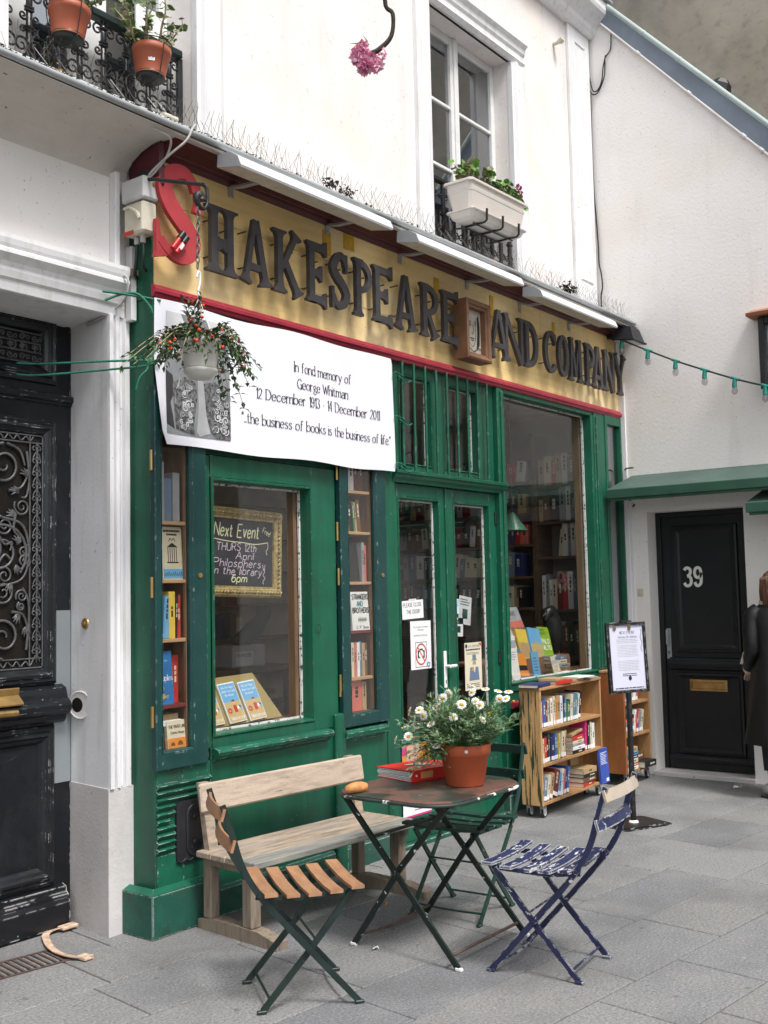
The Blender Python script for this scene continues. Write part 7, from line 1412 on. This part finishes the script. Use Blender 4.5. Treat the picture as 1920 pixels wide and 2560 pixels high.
faceout(X0@Matrix.Translation((.955,-.022,.095)),.155,.265,.018,mat('cover_space_blue',(.05,.10,.42),.4,.35,5),'large blue book leaning against the right end of the pine cart',gC,lambda b,w,h:(setattr(b,'m',2),[b.box(w*.12,w*R.uniform(.6,.9),h*(.55+.045*k),h*(.565+.045*k),0,.0008) for k in range(8)],b.box(w*.6,w*.9,h*.04,h*.13,0,.0008)),[m_paper],4)
gT='books lying on top of the pine cart'
def flatbook(x,y,w_,th,h_,c,lab,rz,zz=.907): book(X0@Matrix.Translation((x,y,zz))@Matrix.Rotation(rad(rz),4,'Z'),th,h_,w_,c,lab,gT,flat=True,title=False)
flatbook(-.03,-.005,.15,.024,.25,'navy','navy book lying on the left end of the pine cart top',6); flatbook(.26,-.004,.15,.026,.24,'red','red book lying on the pine cart top beside the navy book',-4); flatbook(.265,.0,.14,.014,.22,'tan','tan book lying on the red book on the pine cart top',5,.934)
flatbook(.52,-.01,.155,.020,.22,'tan','thin tan book lying on the pine cart top, in the middle',3); flatbook(.60,-.015,.15,.008,.24,'white','white magazine lying on the pine cart top',-7,.928); flatbook(.80,-.012,.15,.008,.22,'grey','grey magazine at the right end of the pine cart top',4); flatbook(.78,.0,.14,.006,.2,'white','white leaflet on the grey magazine on the pine cart top',12,.9155)
c2=cart('brown wooden book cart behind the notice stand, beside door 39',(4.735,-.245),0,.50,(.115,.40,.66),.215,m_cart2,m_cart,((.05,.03),(.44,.03),(.44,.18)),.90)
X2=Matrix.Translation((4.735,-.245,0)); gB='books on the brown cart'
row(X2@Matrix.Translation((.024,.01,.66)),[('orange',.035,.175),('teal',.028,.185,6),('white',.03,.19,10),('grey',.022,.19,10),('cream',.036,.165,10),('slate blue',.02,.185,12),('white',.045,.21,12),('coral',.035,.205,12)],'the top shelf of the brown cart',gB,True,.15)
for i,(c,w_) in enumerate((('tan',.038),('white',.03),('slate blue',.028),('coral',.034),('black',.03))): book(X2@Matrix.Translation((.026,.0,.40+sum((.038,.03,.028,.034,.03)[:i]))),w_-.001,.15,.16,c,'%s book in the flat pile on the middle shelf of the brown cart'%c,gB,flat=True)
row(X2@Matrix.Translation((.20,.01,.40)),[('white',.03,.19,12),('red',.03,.185,13),('blue',.026,.185,13),('grey',.022,.185,13),('cream',.05,.18,14)],'the middle shelf of the brown cart',gB,True,.15)
for i,(c,w_) in enumerate((('white',.03),('red',.026),('cream',.034),('navy',.03),('sky blue',.028),('tan',.034))): book(X2@Matrix.Translation((.026,-.005,.115+sum((.03,.026,.034,.03,.028,.034)[:i]))),w_-.001,.19,.17,c,'%s book in the flat pile on the bottom shelf of the brown cart'%c,gB,flat=True)
book(X2@Matrix.Translation((.25,-.05,.115)),.05,.22,.18,'black','thick black book lying flat at the front of the brown cart',gB,flat=True); book(X2@Matrix.Translation((.26,.06,.165))@Matrix.Rotation(rad(-3),4,'Z'),.06,.2,.12,'brown','brown box shaped book lying at the back of the brown cart',gB,flat=True)
# ================================================================== NOTICE STAND
ns=thing('notice_stand','black floor stand holding a framed white event notice, before the book carts','notice stand',(3.488,-.869,0),rad(-24),local=True)
lp('base_plate',m_stand,lambda b:(b.prism([(x,y) for x,y in rrect(.215,.165,.05,6)],0,.007),b.prism([(x,y) for x,y in rrect(.19,.14,.05,6)],.007,.014)),ns)
lp('collar',m_white,lambda b:b.lathe([(.034,.014),(.030,.024),(.021,.028)],(0,0,0),16),ns); lp('pole',m_stand,lambda b:b.tube([(0,0,.015),(0,0,.90)],.0195,14),ns)
TN=Matrix.Translation((0,-.012,.882))@Matrix.Rotation(rad(-3),4,'X')@FAC(0)
_o=lp('frame',m_stand,lambda b:(b.frame(-.172,.172,0,.478,[(0,-.012),(0,.010),(.006,.014),(.018,.014),(.022,.004)])),ns); _o.data.transform(TN)
_o=lp('back_sheet',m_plite,lambda b:b.box(-.17,.17,.002,.476,-.012,-.004),ns); _o.data.transform(TN)
_o=lp('clip',m_stand,lambda b:(b.box(-.05,.05,.474,.490,-.008,.018,c=.004)),ns); _o.data.transform(TN)
def ntc(b):
    b.box(-.140,.148,.018,.462,-.004,.0005); b.m=1
    text(b,'NEXT EVENT',.012,.398,.019,fit=.13,align='c',mode='serif',w=1.2,z=.0009); text(b,'Thursday 12th April 6pm',.012,.372,.014,fit=.17,align='c',mode='serif',w=1.1,z=.0009)
    b.m=2
    for a,e,n_ in ((.362,.2,3),(.322,.2,8),(.218,.2,7)): lines(b,-.085,.11,a,n_,.0105,.0042,.0011,.12)
    b.m=1; lines(b,-.05,.075,.130,2,.012,.005,.0011,.05); lines(b,-.12,.13,.036,1,.01,.007,.0011,.02)
    b.m=3; b.prism([(.012+.013*math.cos(rad(a)),.098+.015*math.sin(rad(a))) for a in range(0,360,24)],.0006,.004)
    b.m=4; b.prism([(.13+.006*math.sin(k),.43-.012*k) for k in range(14)]+[(.137+.006*math.sin(k),.43-.012*k) for k in range(13,-1,-1)],.0005,.0012)
    b.m=5
    for u in (-.10,.03): b.prism([(u+.013*math.cos(rad(a)),.438+.015*math.sin(rad(a))) for a in range(0,360,24)],.0006,.008)
_o=lp('notice',[mat('paper_lavender',(.58,.58,.70),.6,.03),m_print,m_pmid,m_print,m_pgrey,m_brass],ntc,ns); _o.data.transform(TN)
# ================================================================== HOUSE ACROSS THE STREET (mirrored in the panes)
op=thing('opposite_house','pale stone house across the street, mirrored faintly in the shop panes','building',(15,-16,0))
b=MB(); b.box(3,32,-20,-15,0,11); b.build('wall',mat('stone_facade',(.42,.38,.31),.85,.12,1.2,.2,20),op)
wm=None
for k in range(9):
    for z in (1.0,4.3,7.6):
        x=4.6+3.1*k
        if wm is None:
            b=MB(); b.box(x,x+1.3,-15.0,-14.95,z,z+2.2); wm=b.build('window',m_room,op); w0=(x,z)
        else:
            c=wm.copy(); COL.objects.link(c); c.parent=op; c.location=wm.location+Vector((x-w0[0],0,z-w0[1]))
b=MB(); b.box(2.8,32.2,-20,-14.7,11,11.35); b.box(2.9,32,-15.1,-14.85,3.6,3.8); b.build('cornice',m_stone,op)
# ================================================================== GROUND LITTER, DRAIN
dg=thing('drain_grate','rusty chequered iron drain cover set in the pavement before the carriage door','drain cover',(-.52,.17,0),rad(-8),local=True)
lp('frame',m_rust,lambda b:b.frame(-.25,.16,-.10,.11,[(0,.001),(0,.004),(.012,.004),(.012,.001)]),dg)
for k in range(13):
    lp('rib',m_rust,lambda b:b.box(-.238+.0305*k,-.238+.0305*k+.012,-.088,.098,.001,.005,c=.001),dg)
b=MB(); 
st_p=scurve([(-.10,.43,.02),(-.22,.44,.015),(-.30,.33,.012),(-.355,.20,.012),(-.37,.08,.014),(-.345,.0,.016),(-.31,-.02,.02)],5)
b.sweep(st_p,.034,.004,(.2,.2,1)); b.box(-.36,-.31,-.03,.03,.004,.02,c=.004); b.box(-.16,-.07,.40,.45,.012,.028,c=.004)
b.build('packing_strap',mat('tan_strap',(.56,.40,.29),.6,.35,30,.5,60),None,'curled tan strap of torn packing lying on the ground by the carriage door',cat='strap')
def scrap(x,y,r,lab,m=m_paper,seed=1):
    q=random.Random(seed); b=MB(); n=7; P=[Vector((r*math.cos(6.283*i/n)*q.uniform(.6,1.2),r*math.sin(6.283*i/n)*q.uniform(.4,.9),q.uniform(.003,.02))) for i in range(n)]; b.add([Vector((0,0,.012))]+P,[(0,1+i,1+(i+1)%n) for i in range(n)]); b.v=[p+Vector((x,y,0)) for p in b.v]; b.build('paper_scrap',m,None,lab,None,'litter','scraps of litter on the pavement')
scrap(.681,-.075,.035,'white paper scrap against the green base behind the bench',seed=2); scrap(.489,-.996,.022,'crumpled white scrap on the pavement under the table'); scrap(5.1,-1.0,.03,'small white scrap on the pavement before door 39',seed=5); scrap(5.15,-1.02,.02,'tiny pale scrap beside another before door 39',m_plite,7)
b=MB(); b.tube([(1.05,-.62,.006),(1.09,-.60,.006)],.005,6); b.build('cigarette_end',BM['orange'],None,'orange cigarette end on the pavement below the green chair',cat='cigarette end')
b=MB(); b.tube(scurve([(4.85,-1.28,.006),(4.80,-1.36,.008),(4.72,-1.48,.01),(4.70,-1.7,.008)],5),.008,6); b.build('cable',m_cabk,None,'black cable end lying on the pavement by the person',cat='cable')
# ================================================================== PERSON at the right edge
pe=thing('person','person with a brown bob, cream scarf and long black coat at the right edge','person',(4.95,-1.440,0),rad(35),local=True)
V=[];Ed=[];Rd=[]
def jv(p,r,par=None):
    V.append(p);Rd.append(r if isinstance(r,tuple) else (r,r))
    if par is not None: Ed.append((par,len(V)-1))
    return len(V)-1
pel=jv((0,0,.93),(.13,.15)); sp1=jv((.0,0,1.08),(.11,.135),pel); sp2=jv((-.01,0,1.24),(.115,.15),sp1); chs=jv((0,0,1.34),(.08,.11),sp2); nk=jv((.01,0,1.46),(.055,.055),chs); nk2=jv((.02,0,1.515),(.055,.055),nk); hd=jv((.03,0,1.585),(.085,.075),nk2); hd2=jv((.025,0,1.645),(.08,.07),hd); jv((.118,0,1.572),(.012,.010),hd)
for sg in (1,-1):
    shd=jv((0,sg*.13,1.34),(.05,.045),chs); el=jv((-.03 if sg>0 else 0,sg*.222,1.12),(.040,.038),shd); wr=jv((.13 if sg>0 else .05,sg*.20,.96),(.032,.026),el); pm=jv((.19 if sg>0 else .09,sg*.185,.92),(.038,.018),wr)
    for k,(dx,dy,dz,l) in enumerate(((.4,.35,-.8,.045),(.75,.25,-.6,.07),(.8,.05,-.65,.08),(.75,-.15,-.7,.075),(.6,-.35,-.75,.055))):
        d=Vector((dx,dy*sg,dz)).normalized(); b0=Vector(V[pm])+Vector((.012,sg*(.018-.009*k),-.008)); f1_=jv(tuple(b0+d*l*.45),(.0095,.009),pm); jv(tuple(b0+d*l*.85+Vector((-.006,0,-.02))*1.0),(.008,.0075),f1_)
    hp=jv((0,sg*.09,.86),(.10,.095),pel); kn=jv((.015,sg*.10,.48),(.062,.058),hp); an=jv((-.02,sg*.10,.09),(.042,.038),kn); jv((.10,sg*.115,.035),(.035,.035),an)
me=bpy.data.meshes.new('body'); me.from_pydata(V,Ed,[]); bo_=bpy.data.objects.new('body',me); COL.objects.link(bo_); bo_.parent=pe; me.materials.append(m_skin)
sk=bo_.modifiers.new('Skin','SKIN')
for i,d in enumerate(me.skin_vertices[0].data): d.radius=Rd[i]; d.use_root=(i==0)
sk.use_smooth_shade=True; sb_=bo_.modifiers.new('Subdivision','SUBSURF'); sb_.levels=2; sb_.render_levels=2
def rings(b,secs,n=28,cap=True):
    vs=[]
    for k,(cx,cy_,z,rx_,ry_) in enumerate(secs):
        for i in range(n):
            a=2*math.pi*i/n; f=1+.035*math.sin(a*5+k*.9)+.03*math.sin(a*9-k*1.3); vs.append((cx+rx_*math.cos(a)*f,cy_+ry_*math.sin(a)*f,z))
    b.add(vs,[(i*n+k,i*n+(k+1)%n,(i+1)*n+(k+1)%n,(i+1)*n+k) for i in range(len(secs)-1) for k in range(n)],True)
lp('coat',m_coat,lambda b:(rings(b,[(0,0,.40,.235,.285),(0,0,.55,.215,.265),(0,0,.75,.195,.245),(-.005,0,.95,.175,.215),(0,0,1.08,.155,.19),(0,0,1.22,.16,.205),(0,0,1.34,.15,.215),(0,0,1.40,.13,.20),(0,0,1.44,.10,.14),(.01,0,1.48,.075,.08)]),
    [b.tube(scurve([(0,sg*.15,1.40),(-.005,sg*.205,1.34),(-.03 if sg>0 else 0,sg*.222,1.12),(.05,sg*.212,1.03),(.125 if sg>0 else .045,sg*.20,.965)],4),[.062]*3+[.068,.064]+[.060,.064,.057,.061]+[.056,.052,.057,.050]+[.050,.047,.050,.048],14) for sg in (1,-1)]),pe)
lp('trousers',m_trou,lambda b:[b.tube([(0,sg*.09,.70),(.015,sg*.10,.46),(-.01,sg*.10,.20)],[.095,.072,.062],14) for sg in (1,-1)],pe)
lp('scarf',m_scarf,lambda b:(b.tube([(.015+.088*math.cos(rad(a)),.10*math.sin(rad(a)),1.465+.015*math.sin(rad(3*a))) for a in range(0,360,20)],.036,10,True),b.tube(scurve([(.09,.03,1.45),(.16,.10,1.30),(.17,.19,1.10),(.17,.23,.98)],4),.03,8)),pe)
lp('cuff',m_scarf,lambda b:b.tube([(.12,.205,.975),(.145,.198,.945)],.045,12),pe)
lp('shoe',m_shoe,lambda b:b.tube([(-.06,.10,.05),(-.02,.10,.06),(.08,.11,.045),(.15,.115,.03)],[.035,.048,.045,.02],12),pe); lp('shoe',m_shoe,lambda b:b.tube([(-.06,-.10,.05),(-.02,-.10,.06),(.08,-.11,.045),(.15,-.115,.03)],[.035,.048,.045,.02],12),pe)
def hair(b):
    n=40; secs=[(.01,1.715,.02),(.01,1.705,.06),(.008,1.675,.098),(.0,1.62,.118),(-.008,1.56,.126),(-.014,1.51,.126),(-.018,1.465,.118),(-.016,1.445,.09)]
    vs=[]
    for k,(cx,z,r) in enumerate(secs):
        for i in range(n):
            a=2*math.pi*i/n; f=1+.03*math.sin(i*2.39+k*.2)*(k/7); front=max(0,math.cos(a)); rr_=r*(1-.33*front*(k>2)); vs.append((cx+rr_*f*math.cos(a),rr_*f*math.sin(a)*.94,z+.006*math.sin(i*1.7)*(k>5)))
    b.add(vs,[(i*n+k,i*n+(k+1)%n,(i+1)*n+(k+1)%n,(i+1)*n+k) for i in range(len(secs)-1) for k in range(n)],True)
    for i in range(260):
        a=rad(40+280*i/260)+R.uniform(-.05,.05); r=.121+R.uniform(-.004,.012); b.tube([(.01+.03*math.cos(a),.03*math.sin(a),1.71),(.0+r*.96*math.cos(a),r*.92*math.sin(a),1.64),(-.01+r*1.04*math.cos(a),r*.99*math.sin(a),1.55),(-.014+r*1.03*math.cos(a),r*.98*math.sin(a),1.49),(-.016+r*.93*math.cos(a),r*.9*math.sin(a),1.435-R.uniform(0,.02))],[.002,.0035,.0045,.004,.0015],5,cap=False)
lp('hair',m_hair,hair,pe)
